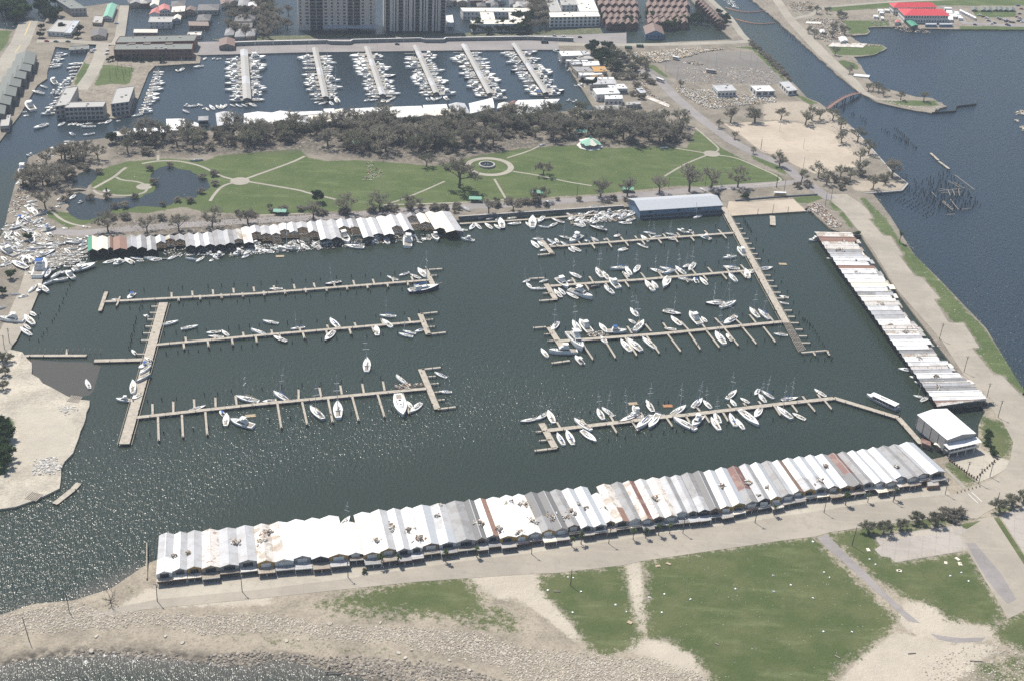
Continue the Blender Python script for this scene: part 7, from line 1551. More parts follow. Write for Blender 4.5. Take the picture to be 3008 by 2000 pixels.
for k, (x, y, w_, h_) in enumerate(((1135, 135, 110, 18), (1165, 205, 90, 45), (1205, 260, 120, 45), (1290, 225, 70, 22), (1330, 260, 60, 25), (1350, 285, 65, 22), (1155, 310, 110, 50), (1290, 200, 60, 20), (105, 170, 85, 22), (130, 205, 60, 22), (38, 260, 70, 25), (152, 290, 40, 30), (210, 165, 70, 22))):
    building('z4', (x, y), (x + w_, y + 4), (x - 8, y - h_), 3.6, 'white box trailer parked around the red restaurant', 'box_trailer', 'trailer', 'w', 'W', 'flat', base=Z0, parapet=.05, extras=False, group='white trailers round the restaurant')
for k in range(6):
    x, y = 1365 + k * 42, 172 + k * 21
    building('z4', (x, y), (x + 40, y + 12), (x + 2, y - 24), 3.4, 'white coach in the line beyond the red restaurant', 'coach', 'bus', 'w', 'W', 'flat', base=Z0, parapet=.05, extras=False, group='white coaches in line')
for k, (x, y) in enumerate(((1550, 165), (1690, 168), (1775, 170), (1880, 165), (1950, 165), (2035, 168), (2130, 168))):
    building('z4', (x, y), (x + 85, y + 4), (x - 4, y - 42), 2.2, 'olive army tent in the row beyond the restaurant', 'army_tent', 'tent', 'o', 'Q', 'gable', 1.5, Z0, group='army tents beyond the restaurant')
building('14', (770, 362), (832, 355), (752, 328), 3.5, 'small white roofed cottage on the rubble strewn point', 'cottage', 'house', 'w', 'W', 'gable', 1, Z0)
building('14', (595, 288), (632, 282), (590, 262), 3, 'white tent roof among the rubble of the canal point', 'tent', 'tent', 'w', 'W', 'hip', 1.5, Z0)
building('14', (880, 660), (1015, 672), (890, 642), .9 + Z0, 'pale concrete slab on the canal spit', 'slab', 'slab', 'w', 'W', 'flat', base=Z0, extras=False, parapet=.05)
building('14', (470, 205), (600, 208), (475, 190), .6 + Z0, 'bare pale house slab by the canal road', 'slab', 'slab', 'w', 'C', 'flat', base=Z0, extras=False, parapet=.05)
building('14', (660, 405), (965, 415), (700, 372), .3 + Z0, 'pinkish bare floor slab on the rubble strewn point', 'slab', 'slab', 't', 'P', 'flat', base=Z0 - .3, extras=False, parapet=.04)
building('13', (1795, 795), (1957, 790), (1748, 742), 6.5, 'pale flat-roofed pavilion with blue tarpaulin by the flooded lot', 'pavilion', 'building', 'w', 'L', 'flat', base=Z0, rows=1, cols=5, wsize=(2, 2))
building('13', (2128, 796), (2290, 794), (2075, 746), 6, 'white flat-roofed building with three dark bays by the flooded lot', 'pavilion', 'building', 'w', 'W', 'flat', base=Z0, rows=1, cols=3, wsize=(4, 2.6))
building('14', (318, 796), (395, 786), (240, 716), 5, 'open pale roofed pump house on the canal bank', 'pavilion', 'building', 'w', 'L', 'flat', base=Z0, rows=1, cols=2, wsize=(3, 2.6))
building('13', (1150, 845), (1370, 935), (1160, 822), 1.3, 'low tan slab roof beside the park drive', 'slab', 'slab', 't', 'P', 'flat', base=Z0 - .3, extras=False, parapet=.05)
# park shelters and gazebo
def shelter(c, x, y, w_=9, d_=5, rz=0.06):
    p = g(c, x, y, Z0); r_ = empty('park_shelter', (p.x, p.y, Z0), rz)
    for s in (-1, 1):
        mb = MB(); quad_thick(mb, [(-w_ / 2, s * d_ / 2, 2.6), (w_ / 2, s * d_ / 2, 2.6), (w_ / 2, 0, 3.9), (-w_ / 2, 0, 3.9)], .12); mb.build('roof_panel', RM['S'], r_)
    for sx in (-1, 0, 1):
        for s in (-1, 1):
            mb = MB(); mb.box(sx * w_ * .44 - .12, sx * w_ * .44 + .12, s * d_ * .4 - .12, s * d_ * .4 + .12, -.1, 2.75); mb.build('post', M_woodd, r_)
    mb = MB(); mb.box(-w_ * .3, w_ * .3, -.5, .5, .6, .75); mb.build('table', M_woodd, r_)
    return r_
for k, (c, x, y, lb) in enumerate((('22', 215, 530, 'green roofed shelter on the lawn behind the park boathouses'), ('22', 1905, 420, 'green roofed shelter beside the stranded sloop on the park drive'), ('12', 860, 1265, 'green roofed shelter hidden in the park wood'), ('13', 612, 1165, 'green roofed shelter behind the star-roofed gazebo'), ('23', 225, 365, 'green roofed shelter under a big brown tree on the park drive'), ('23', 1010, 335, 'green roofed shelter under a brown tree behind the blue shed'))):
    tag(shelter(c, x, y), lb, 'shelter', 'green park shelters')
p = g('13', 685, 1268, Z0); r_ = empty('gazebo', (p.x, p.y, Z0))
mb = MB(); n = 8; lo = [(math.cos(i * math.pi / 4) * 10.5, math.sin(i * math.pi / 4) * 10.5, -.1) for i in range(n)]; mb.prism(lo, [(a, b, .35) for a, b, c in lo]); mb.build('floor', WM['w'], r_)
for i in range(8):
    a0, a1 = i * math.pi / 4, (i + 1) * math.pi / 4; am = (a0 + a1) / 2; rr_ = 9.6 if i % 2 else 8.6
    mb = MB(); mb.poly([(math.cos(a0) * 7.6, math.sin(a0) * 7.6, 3.6), (math.cos(am) * rr_, math.sin(am) * rr_, 3.3), (math.cos(a1) * 7.6, math.sin(a1) * 7.6, 3.6), (0, 0, 7.2)]); mb.build('roof_panel', RM['S'] if i % 3 else RM['C'], r_)
    for q in (a0, am):
        mb = MB(); mb.box(math.cos(q) * 7.2 - .25, math.cos(q) * 7.2 + .25, math.sin(q) * 7.2 - .25, math.sin(q) * 7.2 + .25, .3, 3.8); mb.build('column', WM['t'], r_)
mb = MB(); mb.tube([(0, 0, 7.0), (0, 0, 8.4)], [.9, .3], 8); mb.build('finial', RM['E'], r_)
tag(r_, 'octagonal gazebo with pale green star roof on the park lawn', 'gazebo')
# fountain
p = g('22', 2005, 112, Z0); r_ = empty('fountain', (p.x, p.y, Z0)); n = 28
mb = MB()
for i in range(n):
    a0, a1 = 2 * math.pi * i / n, 2 * math.pi * (i + 1) / n
    for r0_, r1_, z0, z1 in ((6.2, 6.2, 0, 1.5), (5.2, 5.2, 1.5, .3)):
        mb.poly([(math.cos(a0) * r0_, math.sin(a0) * r0_, z0), (math.cos(a1) * r0_, math.sin(a1) * r0_, z0), (math.cos(a1) * r1_, math.sin(a1) * r1_, z1), (math.cos(a0) * r1_, math.sin(a0) * r1_, z1)])
    mb.poly([(math.cos(a0) * 6.2, math.sin(a0) * 6.2, 1.5), (math.cos(a1) * 6.2, math.sin(a1) * 6.2, 1.5), (math.cos(a1) * 5.2, math.sin(a1) * 5.2, 1.5), (math.cos(a0) * 5.2, math.sin(a0) * 5.2, 1.5)])
mb.build('basin', WM['k'], r_)
mb = MB(); mb.poly([(math.cos(2 * math.pi * i / n) * 5.25, math.sin(2 * math.pi * i / n) * 5.25, .7) for i in range(n)]); mb.build('basin_water', M_pond, r_)
for i in range(5):
    mb = MB(); a = 2 * math.pi * i / 5; mb.tube([(math.cos(a) * 2, math.sin(a) * 2, .4), (math.cos(a) * 1.4, math.sin(a) * 1.4, 1.6)], .2, 6); mb.build('spout', WM['w'], r_)
tag(r_, 'round stone fountain basin inside the ring path on the lawn', 'fountain')
# small statue on the pond lawn
p = g('21', 922, 335, Z0); r_ = empty('statue', (p.x, p.y, Z0)); mb = MB(); mb.tube([(0, 0, 0), (0, 0, .5)], [2.6, 2.6], 14); mb.build('base', WM['k'], r_); mb = MB(); mb.tube([(0, 0, .5), (0, 0, 1.6), (.1, 0, 2.6), (0, 0, 3.2)], [.7, .5, .45, .15], 8); mb.build('figure', WM['d'], r_); tag(r_, 'small dark statue on a round plinth by the pond', 'statue')
# pond footbridge, canal footbridge
def footbridge(name, label, c, a, b, w_, rise, mat, z0=Z0, n=12, piers=0):
    A_, B_ = g(c, *a, z0), g(c, *b, z0); d = B_ - A_; L_ = d.length; r_ = empty(name, (A_.x, A_.y, 0), math.atan2(d.y, d.x))
    zf = lambda t_: z0 + .2 + rise * 4 * t_ * (1 - t_)
    for i in range(n):
        t0, t1 = i / n, (i + 1) / n; mb = MB(); mb.bar((L_ * t0, 0, zf(t0)), (L_ * t1, 0, zf(t1)), w_, .35); mb.build('deck', M_plank if rise < 1.5 else mat, r_)
        for s in (-1, 1):
            mb = MB(); mb.bar((L_ * t0, s * w_ / 2, zf(t0) + 1.1), (L_ * t1, s * w_ / 2, zf(t1) + 1.1), .16); mb.bar((L_ * t0, s * w_ / 2, zf(t0)), (L_ * t0, s * w_ / 2, zf(t0) + 1.1), .14); mb.bar((L_ * t0, s * w_ / 2, zf(t0)), (L_ * t1, s * w_ / 2, zf(t1) + 1.1), .1); mb.build('railing', mat, r_)
    for k in range(piers):
        t_ = (k + 1) / (piers + 1); mb = MB()
        for s in (-1, 1): mb.box(L_ * t_ - .35, L_ * t_ + .35, s * w_ * .35 - .35, s * w_ * .35 + .35, -1, zf(t_) - .1)
        mb.build('pier', M_pile, r_)
    return tag(r_, label, 'bridge')
footbridge('footbridge', 'rust-red arched footbridge across the canal mouth', '14', (655, 948), (940, 812), 3.2, 3.2, plain('bridge_rust', (.22, .13, .11), .8, .15), Z0 + .6, 16, 3)
footbridge('footbridge', 'little timber footbridge between the two park ponds', '21', (590, 330), (745, 322), 2.2, 1.0, M_wood)
# ================================================================== trees
GW = 'storm-stripped trees of the park wood'
wood = fpts([335, 428, 640, 402, 1100, 368, 1500, 352, 1700, 340, 2000, 372, 2030, 415, 1950, 432, 1700, 420, 1500, 425, 1300, 462, 1100, 462, 900, 440, 640, 448, 480, 455, 335, 470])
_t = np.random.RandomState(11); smp = poly_sampler(wood); placed = []
tries = 0
while len(placed) < 138 and tries < 4000:
    tries += 1; x, y, _ = smp(_t)
    if all((x - a) ** 2 + (y - b) ** 2 > 5.8 ** 2 for a, b in placed): placed.append((x, y))
for k, (x, y) in enumerate(placed):
    tree(Vector((x, y, 0)), 'oak' if k % 2 else 'thin', 'storm-stripped brown tree in the dense park wood' if k % 2 else 'thin olive tree in the dense park wood', GW, U(1.25, 1.75))
for k in range(110):
    x, y, _ = smp(_t); tree(Vector((x, y, 0)), 'bush', 'low brown undergrowth beneath the park wood', 'undergrowth of the park wood', U(1.0, 1.8))
for k in range(26):
    tree(g('21', U(180, 760), U(20, 330), Z0), 'oak' if k % 2 else 'bush', 'grey-brown tree on the channel side of the park pond' if k % 2 else 'brown brushwood on the channel side of the park pond', 'trees between channel and pond', U(.9, 1.3))
# the back line, densest, by the marina sheds
for k in range(34):
    t_ = k / 33; x = 330 + 1440 * t_; y = 418 - 62 * min(1, t_ * 1.15) + U(-3, 5)
    p = px(x, y, Z0); tree(p, 'oak' if k % 4 else 'dark', 'tall dull tree in the line between the marina sheds and the park wood', 'trees behind the marina sheds', U(.85, 1.15))
def lot(c, l, kind, label, grp, s=1.0):
    for i in range(0, len(l), 2):
        tree(g(c, l[i], l[i + 1], Z0), kind, label, grp, s * U(.92, 1.08))
lot('22', [790, 530, 1080, 505, 1350, 500, 500, 575, 2235, 508, 2020, 525], 'oak', 'brown half-bare tree along the park drive behind the boathouses', 'trees along the park drive', 1.3)
for k in range(60):
    t_ = U(0, 1); tree(px(300 + 1600 * t_, 655 - 62 * t_ + U(-14, 4), Z0), 'bush', 'low brown brushwood along the park drive', 'brushwood along the park drive', U(.7, 1.3))
tree(g('22', 540, 430, Z0), 'dark0', 'single full dark green tree on the lawn edge behind the park boathouses', None, 1.05)
tree(g('22', 1765, 300, Z0), 'oak2', 'largest brown tree spreading beside the fountain ring', None, 2.2)
tree(g('22', 1480, 120, Z0), 'thin1', 'slim brown tree on the lawn near the fountain ring', None, 1.3)
lot('22', [1545, 480, 2090, 435, 125, 490, 1600, 510, 1660, 510, 1725, 515], 'small', 'little olive tree beside the park drive', 'little trees beside the park drive', .8)
lot('23', [245, 430, 775, 385, 1010, 375, 1290, 345, 1740, 295, 1965, 300], 'oak', 'brown tree along the drive between lawn and blue shed', 'brown trees near the blue shed', 1.35)
tree(g('23', 1545, 335, Z0), 'oak1', 'tall brown tree right behind the blue shed', None, 1.8)
tree(g('23', 285, 195, Z0), 'oak3', 'lone brown tree standing on the lawn by the diagonal path', None, 1.1)
tree(g('23', 2030, 395, Z0), 'gbush0', 'round green bush above the boat ramp', None, 1.5)
lot('21', [940, 690, 1275, 690, 1550, 680, 1840, 650, 2150, 625, 490, 260, 395, 480, 545, 200, 345, 215, 690, 90, 560, 60, 850, 60, 300, 300, 720, 30], 'oak', 'grey-brown tree around the pond end of the park', 'trees around the park pond', 1.35)
lot('21', [640, 230, 860, 180, 750, 150, 1470, 120, 1760, 220, 1860, 280, 1750, 350, 1330, 270, 1170, 390, 930, 390, 1080, 470, 990, 480, 1300, 150, 1640, 430, 1540, 420, 1410, 460, 560, 420, 600, 360, 790, 400, 1850, 200], 'bush', 'brownish shrub on the bank of the park pond', 'shrubs on the pond bank', 1.1)
lot('21', [95, 1090, 20, 1230, 250, 760], 'green', 'battered green tree on the quay road verge', 'trees on the quay road verge', .65)
lot('24', [430, 255, 650, 275, 850, 235, 940, 185, 1050, 315, 240, 115, 1160, 270, 575, 215, 770, 215], 'thin', 'thin dark tree around the sand parking lot', 'trees around the sand parking lot', 1.25)
lot('24', [480, 290, 400, 300, 770, 315, 720, 250, 810, 260, 1130, 240, 950, 200], 'bush', 'brown brushwood heap beneath the trees by the sand parking lot', 'brushwood by the sand parking lot', 1.3)
tree(g('24', 1215, 215, Z0), 'oak4', 'big brown tree at the seawall corner of the sand parking lot', None, 1.35)
tree(g('24', 1280, 780, Z0), 'palm1', 'lone battered palm on the lakeside grass strip', None, 1.3)
lot('13', [1905, 1065, 2112, 1065], 'oak', 'brown twin tree between pavilions and sand parking lot', 'twin trees by the pavilions', 1.3)
lot('13', [1800, 1110, 1940, 1205, 2100, 1335, 2330, 1450, 1470, 760], 'thin', 'small dark tree along the park drive verge', 'trees along the drive verge', .75)
lot('14', [30, 1060, 250, 1045, 465, 1085, 520, 1045, 590, 1040, 770, 1120, 775, 1245, 915, 1235, 1010, 1335, 940, 1400, 700, 1040], 'thin', 'dark thinned tree along the lake edge of the sand parking lot', 'trees along the lake edge', 1.3)
lot('14', [850, 640, 1050, 790, 1100, 800, 1140, 830, 1490, 880, 1290, 870, 720, 480, 760, 160, 540, 330, 700, 330, 800, 300, 1010, 790, 560, 120, 650, 120], 'thin', 'brown wind-torn tree on the canal spit', 'trees on the canal spit', 1.0)
for k in range(26):
    t_ = k / 25; tree(g('14', -10 + 340 * t_ + U(-6, 6), 380 + 330 * t_ + U(-8, 4), Z0), 'bush', 'brown scrub on the canal bank', 'scrub on the canal bank', U(.7, 1.1))
for k in range(14):
    t_ = k / 13; tree(g('13', 2110 + 240 * t_, 420 + 210 * t_ - 20, .8), 'bush', 'brown scrub on the canal bank', 'scrub on the canal bank', U(.6, 1.0))
lot('13', [700, 470, 740, 500, 790, 480, 830, 520, 880, 560, 850, 500, 910, 600, 800, 570, 760, 540, 930, 520, 870, 450, 820, 420, 720, 430, 920, 620, 860, 600], 'dark', 'dark green tree between the far boathouse cluster and the debris', 'trees by the far boathouse cluster', 1.05)
lot('13', [960, 500, 1010, 540, 1050, 580, 1090, 620, 1160, 680, 1200, 720, 1060, 690, 1000, 690, 1090, 760, 1130, 860, 1060, 830, 1230, 730, 900, 680], 'bush', 'grey-brown thicket beside the wrecked boathouse road', 'thickets beside the wrecked road', 1.4)
lot('44', [890, 425, 1012, 435, 1142, 405, 1270, 352, 1412, 372], 'small', 'small street tree on the grass strip by the parking lot', 'street trees by the parking lot', 1.35)
lot('44', [1500, 300, 1560, 300, 1600, 290, 1540, 340], 'bush', 'brown shrub at the end of the grass strip by the parking lot', 'shrubs by the parking lot', 1.15)
lot('44', [1895, 265, 2000, 222, 2085, 185], 'small', 'small tree on the grass verge across the side street', 'trees on the verge across the side street', 1.35)
lot('31', [60, 1150, 20, 1080, 60, 1320, 30, 1400, 10, 1240], 'green', 'full green tree on the sandbar', 'green trees on the sandbar', .95)
lot('31', [45, 590, 15, 470, 30, 720, 60, 480], 'small', 'small battered tree above the sandbar', 'battered trees above the sandbar', 1.1)
tree(g('41', 848, 965, Z0), 'bare0', 'leafless splayed tree on the rubble shore', None, .95)
lot('42', [968, 690, 1100, 682, 1460, 650, 1700, 615], 'palm', 'palm beside the shore road, western run', 'palms beside the shore road')
lot('43', [470, 535, 540, 515, 940, 480, 1035, 468, 1135, 447, 1220, 435, 2020, 295], 'palm', 'palm beside the shore road in front of the grey roofs', 'palms beside the shore road')
lot('44', [1095, 172, 720, 215, 890, 195], 'palm', 'palm beside the shore road near the plaza', 'palms beside the shore road', 1.0)
lot('42', [840, 735], 'gbush', 'round clipped shrub at the shore road kerb', 'shrubs at the shore road kerb', .6)
lot('z5', [1180, 300, 1170, 420, 1230, 470, 1260, 540, 1160, 360], 'gbush', 'dark shrub beside the white boat hall plaza', 'shrubs beside the boat hall', .85)
lot('24', [910, 715], 'gbush', 'dark shrub at the first lakeside boathouse', None, .9)
# far greenery
_ft = random.Random(21)
for k in range(230):
    c, xx, yy, kd, s = _ft.choice((('11', (-40, 240), (-20, 200), 'green', 1.5), ('11', (0, 220), (0, 180), 'dark', 1.6), ('12', (0, 130), (-20, 150), 'thin', 1.2), ('13', (1000, 1180), (500, 720), 'thin', .9), ('13', (860, 1000), (450, 700), 'thin', 1.0), ('14', (480, 840), (90, 360), 'thin', .7), ('11', (330, 500), (40, 190), 'dark', 1.2), ('12', (0, 330), (0, 330), 'oak', 1.0), ('12', (1840, 2359), (230, 300), 'dark', 1.0), ('13', (0, 180), (170, 300), 'dark', 1.1), ('13', (160, 320), (20, 280), 'oak', 1.2), ('13', (800, 1600), (180, 260), 'green', .9), ('13', (1560, 1880), (120, 260), 'dark', .9), ('11', (1950, 2350), (100, 350), 'oak', 1.0)))
    tree(g(c, _ft.uniform(*xx), _ft.uniform(*yy), .2), kd, {'dark': 'dark tree in the flooded streets', 'oak': 'bare brown tree in the flooded streets', 'green': 'green tree by the flooded terraces', 'thin': 'thin olive tree among the rubble and floodwater'}[kd], 'trees in the flooded streets', s * _ft.uniform(.8, 1.2), .2)
lot('11', [975, 530, 1040, 525, 1100, 530, 1160, 535, 1230, 540, 940, 540, 1300, 535, 1400, 535], 'dark', 'dark shrubbery below the brick condominium', 'shrubbery below the brick condominium', .5)
lot('11', [670, 330, 690, 280, 360, 260, 345, 330, 1400, 545, 540, 260], 'dark', 'dark tree around the bridge approach', 'trees around the bridge approach', .8)
lot('11', [300, 520, 250, 600, 200, 690, 150, 790, 90, 900, 40, 960, 230, 650, 280, 560, 120, 850], 'dark', 'dark tree below the stepped townhouses', 'trees below the stepped townhouses', .6)
for k in range(8):
    p = g('11', 955 + k * 22 + (k % 3) * 30, 700 - (k % 4) * 28, Z0); mb = MB(); mb.tube([(0, 0, 0), (.2, 0, 9)], [.2, .1], 5); o = mb.build('bare_pole_tree', M_bark, None, (p.x, p.y, Z0)); tag(o, 'stripped trunk standing on the condominium lawn', 'tree trunk', 'stripped trunks on the condominium lawn')

# ================================================================== poles and lamps
def pole(c, x, y, h, label, grp=None, arm=True, lean=0.0, name='utility_pole', lamp=False):
    p = g(c, x, y, Z0); r_ = empty(name, (p.x, p.y, Z0)); r_.rotation_euler = (R(lean * .4), R(lean), U(-.3, .3))
    mb = MB(); mb.tube([(0, 0, -.3), (0, 0, h)], [.19, .13], 7); mb.build('shaft', M_woodd if not lamp else M_alu, r_)
    if arm and not lamp:
        mb = MB(); mb.bar((-1.2, 0, h - .6), (1.2, 0, h - .6), .14); mb.build('crossarm', M_woodd, r_)
        mb = MB(); mb.tube([(.3, 0, h - 2.0), (.3, 0, h - 1.1)], .22, 7); mb.build('transformer', WM['k'], r_)
    if lamp:
        for s in (-1, 1):
            mb = MB(); mb.bar((0, 0, h - .1), (s * 1.1, 0, h), .08); mb.box(s * 1.1 - .35, s * 1.1 + .35, -.18, .18, h - .08, h + .08); mb.build('lamp_head', WM['w'], r_)
    return tag(r_, label, 'lamp post' if lamp else 'utility pole', grp)
GP = 'utility poles along the shore road'
for c, x, y in (('41', 1208, 955), ('41', 1860, 880), ('42', 712, 772), ('43', 160, 592), ('43', 752, 512), ('43', 1322, 432), ('43', 1876, 352), ('44', 25, 352), ('44', 555, 274), ('44', 1085, 192), ('44', 1485, 132)):
    pole(c, x, y, 9.8, 'timber utility pole at the kerb of the shore road', GP, lean=U(-2, 2))
for c, x, y in (('z5', 1205, 782), ('z5', 1075, 862), ('z5', 930, 780)): pole(c, x, y, 9.5, 'timber utility pole at the edge of the boat hall plaza', 'utility poles round the plaza', lean=U(-2, 2))
for c, x, y in (('34', 1625, 285), ('34', 1838, 570), ('34', 2032, 808), ('34', 2133, 960)): pole(c, x, y, 11, 'timber utility pole between the lakeside road and boathouses', 'utility poles along the lakeside road', lean=U(-1, 2))
pole('41', 225, 1258, 12, 'leaning bare pole on the rubble shore by the weeds', None, False, -10); pole('41', 533, 1040, 9, 'slim bare pole on the rubble shore by the splayed tree', None, False, -2)
pole('43', 460, 832, 9, 'bare pole standing on the grass beside the white sand plume', None, False); pole('44', 770, 527, 11, 'tall bare pole on the grass beside the asphalt drive', None, False, 2); pole('z5', 1270, 1148, 10, 'pole among the verge trees across the side street', None, False)
pole('31', 40, 372, 9, 'double-armed power pole above the ruined jetty', 'power poles above the jetty'); pole('31', 82, 310, 9, 'double-armed power pole above the ruined jetty', 'power poles above the jetty')
for c, x, y in (('24', 215, 302), ('24', 278, 350), ('24', 685, 418), ('24', 635, 462), ('23', 2300, 300), ('23', 1685, 290), ('23', 1368, 300), ('23', 575, 375)): pole(c, x, y, 11 if c == '24' else 9, 'slim lamp pole along the park drive', 'lamp poles along the park drive', False)
for x, y in ((1370, 500), (1775, 580), (1700, 590), (1590, 745), (2010, 745), (1820, 735), (1985, 512), (2075, 575), (2122, 625), (2215, 712), (1340, 625), (1440, 705)): pole('13', x, y, 14, 'tall twin-head lamp post standing in the flooded lot', 'lamp posts in the flooded lot', lamp=True, name='lamp_post')
for c, x, y in (('14', 80, 1300), ('14', 447, 1290), ('14', 240, 1140), ('14', 447, 1455), ('13', 2165, 1300)): pole(c, x, y, 9, 'twin-head lamp post on the sand parking lot', 'lamp posts on the sand parking lot', lamp=True, name='lamp_post')
for c, x, y in (('24', 50, 538), ('24', 180, 530), ('24', 313, 520)): pole(c, x, y, 8 if x == 180 else 5, 'post with bracket at the boat ramp edge', 'posts at the boat ramp edge', False)
pole('34', 1282, 955, 6, 'thin light on the bend of the cranked walkway', None, False)
for k in range(12):
    p = g('z5', 740 + k * 28, 600 + k * 20, Z0); mb = MB(); mb.box(-.3, .3, -.3, .3, -.1, 1.3); o = mb.build('timber_bollard', plain('bollard_brown', (.13, .075, .05), .8), None, (p.x, p.y, Z0)); tag(o, 'dark timber bollard bordering the boat hall plaza', 'bollard', 'bollards round the plaza')
for k in range(9):
    p = g('z5', 1060 + k * 28, 790 - k * 26, Z0); mb = MB(); mb.box(-.3, .3, -.3, .3, -.1, 1.2); o = mb.build('timber_bollard', plain('bollard_brown', (.13, .075, .05), .8), None, (p.x, p.y, Z0)); tag(o, 'dark timber bollard bordering the boat hall plaza', 'bollard', 'bollards round the plaza')
for k in range(7):
    p = g('z5', 830 + k * 43, 968 - k * 12, Z0); mb = MB(); mb.box(-.2, .2, -.2, .2, -.1, .9); o = mb.build('timber_bollard', plain('bollard_brown', (.13, .075, .05), .8), None, (p.x, p.y, Z0)); tag(o, 'small kerb post along the shore road bend', 'bollard', 'kerb posts along the bend')

# ================================================================== vehicles and helicopter
CARC = [plain('car_' + n, c, .3, .04, spec=.5) for n, c in (('white', (.7, .7, .7)), ('silver', (.4, .41, .43)), ('black', (.02, .02, .022)), ('red', (.28, .02, .02)), ('blue', (.03, .07, .2)), ('green', (.04, .09, .05)))]
CARN = ['white', 'silver', 'black', 'red', 'blue', 'green']
M_tyre = plain('tyre', (.02, .02, .02), .9)
def wheel_me():
    mb = MB(); mb.tube([(0, -.12, 0), (0, .12, 0)], .34, 10); return mb.mesh('wheel', M_tyre)
WHE = wheel_me(); _cm = {}
def car(p, rz, ci, label, grp, kind='car'):
    if (ci, kind) not in _cm:
        b = MB(); cb = MB(); gl = MB()
        if kind == 'car': loft_box(b, -2.2, 2.2, 1.75, 1.7, .35, .95, .1, .15, .06); loft_box(cb, -1.5, 1.1, 1.55, 1.5, .95, 1.5, .5, .6, .15); gl.box(-1.0, .5, -.72, .72, 1.0, 1.4)
        else: loft_box(b, -3.6, 3.6, 2.4, 2.4, .6, 1.3, .02, .02, .02); loft_box(cb, 1.6, 3.4, 2.3, 2.2, 1.3, 2.6, .1, .4, .1); gl.box(-3.5, 1.2, -1.15, 1.15, 1.3, 2.5)
        _cm[(ci, kind)] = (b.mesh('body', CARC[ci]), cb.mesh('cabin', M_win if kind == 'car' else CARC[ci]), gl.mesh('cargo_bed' if kind != 'car' else 'roof', CARC[ci]))
    b, cb, gl = _cm[(ci, kind)]
    r_ = empty('parked_car' if kind == 'car' else 'army_truck', (p.x, p.y, Z0 + .08), rz)
    link('body', b, r_); link('cabin', cb, r_); link('cargo_bed' if kind != 'car' else 'roof', gl, r_, (0, 0, .12) if kind == 'car' else None)
    k = 1.0 if kind == 'car' else 1.7
    for sx in (-1.35, 1.35):
        for s in (-.8, .8): link('wheel', WHE, r_, (sx * k, s * (1 if k == 1 else 1.3), .34 * k), None, (k, k, k))
    return tag(r_, label, 'car' if kind == 'car' else 'truck', grp)
_cr = random.Random(4)
for c, x, y in [('z4', *q) for q in ((1670, 245), (1725, 270), (1780, 290), (1810, 335), (1860, 380), (1600, 395), (1960, 290), (1995, 310), (2040, 320), (2080, 345), (2095, 325), (2150, 355), (2190, 360), (2090, 390), (2120, 405), (2250, 275), (2290, 290), (2270, 340), (2310, 330), (2330, 350), (2290, 225), (1900, 370), (2265, 100), (2320, 150))]:
    car(g(c, x, y, Z0), _cr.uniform(-.5, .5), _cr.randrange(6), 'car parked on the grass beyond the red restaurant', 'cars beyond the restaurant')
for c, x, y, rz, ci in (('11', 1010, 210, 0, 1), ('11', 405, 365, 0, 3), ('11', 485, 368, 0, 5), ('11', 590, 368, 0, 5), ('11', 815, 440, .9, 0), ('11', 795, 460, .9, 1), ('11', 930, 445, 1, 0), ('11', 925, 475, 1, 0), ('12', 1230, 392, 0, 2), ('13', 200, 325, .1, 1), ('13', 300, 332, .1, 0), ('13', 380, 318, 0, 1), ('13', 460, 322, 0, 0), ('13', 435, 338, 0, 2), ('13', 600, 330, 0, 2)):
    car(g(c, x, y, Z0), rz, ci, f'{CARN[ci]} car on the roads near the floodwall', 'cars near the floodwall')
for x, y in ((1020, 425), (1120, 412)): car(g('13', x, y, Z0), .12, 5, 'dark green army truck on the levee road', 'army trucks on the levee road', 'truck')
car(g('13', 295, 378, Z0), .1, 2, 'dark truck on the marina road by the floodwall', None, 'truck')
def bigvan(c, x, y, rz, L_, label, name, body, cat, band=None, z=Z0):
    p = g(c, x, y, z); r_ = empty(name, (p.x, p.y, z + .07), rz)
    mb = MB(); loft_box(mb, -L_ / 2, L_ / 2, 2.5, 2.5, .6, 3.1, .05, .1, .06); mb.build('body', body, r_)
    mb = MB(); mb.box(-L_ / 2 + .6, L_ / 2 - .6, -1.27, 1.27, 1.8, 2.5); mb.build('window', M_win, r_)
    if band: mb = MB(); mb.box(-L_ / 2 - .02, L_ / 2 + .02, -1.29, 1.29, .7, 1.5); mb.build('skirt', band, r_)
    for sx in (-L_ * .3, L_ * .3):
        for s in (-1.1, 1.1): link('wheel', WHE, r_, (sx, s, .5), None, (1.5, 1.5, 1.5))
    return tag(r_, label, cat)
bigvan('24', 243, 375, .05, 9, 'yellow and white bus by the wall above the boat ramp', 'bus', WM['w'], 'bus', plain('bus_yellow', (.6, .33, .03), .5))
bigvan('13', 1090, 520, -1.0, 7, 'white box van lost in the debris field', 'box_van', WM['w'], 'van'); bigvan('13', 1430, 522, -.4, 6, 'white box van at the edge of the flooded lot', 'box_van', WM['w'], 'van'); bigvan('13', 1295, 712, -.8, 8, 'white box van beside the park drive', 'box_van', WM['w'], 'van')
bigvan('13', 1735, 635, -.2, 9, 'dull green container standing in the flooded lot', 'container', WM['k'], 'container')
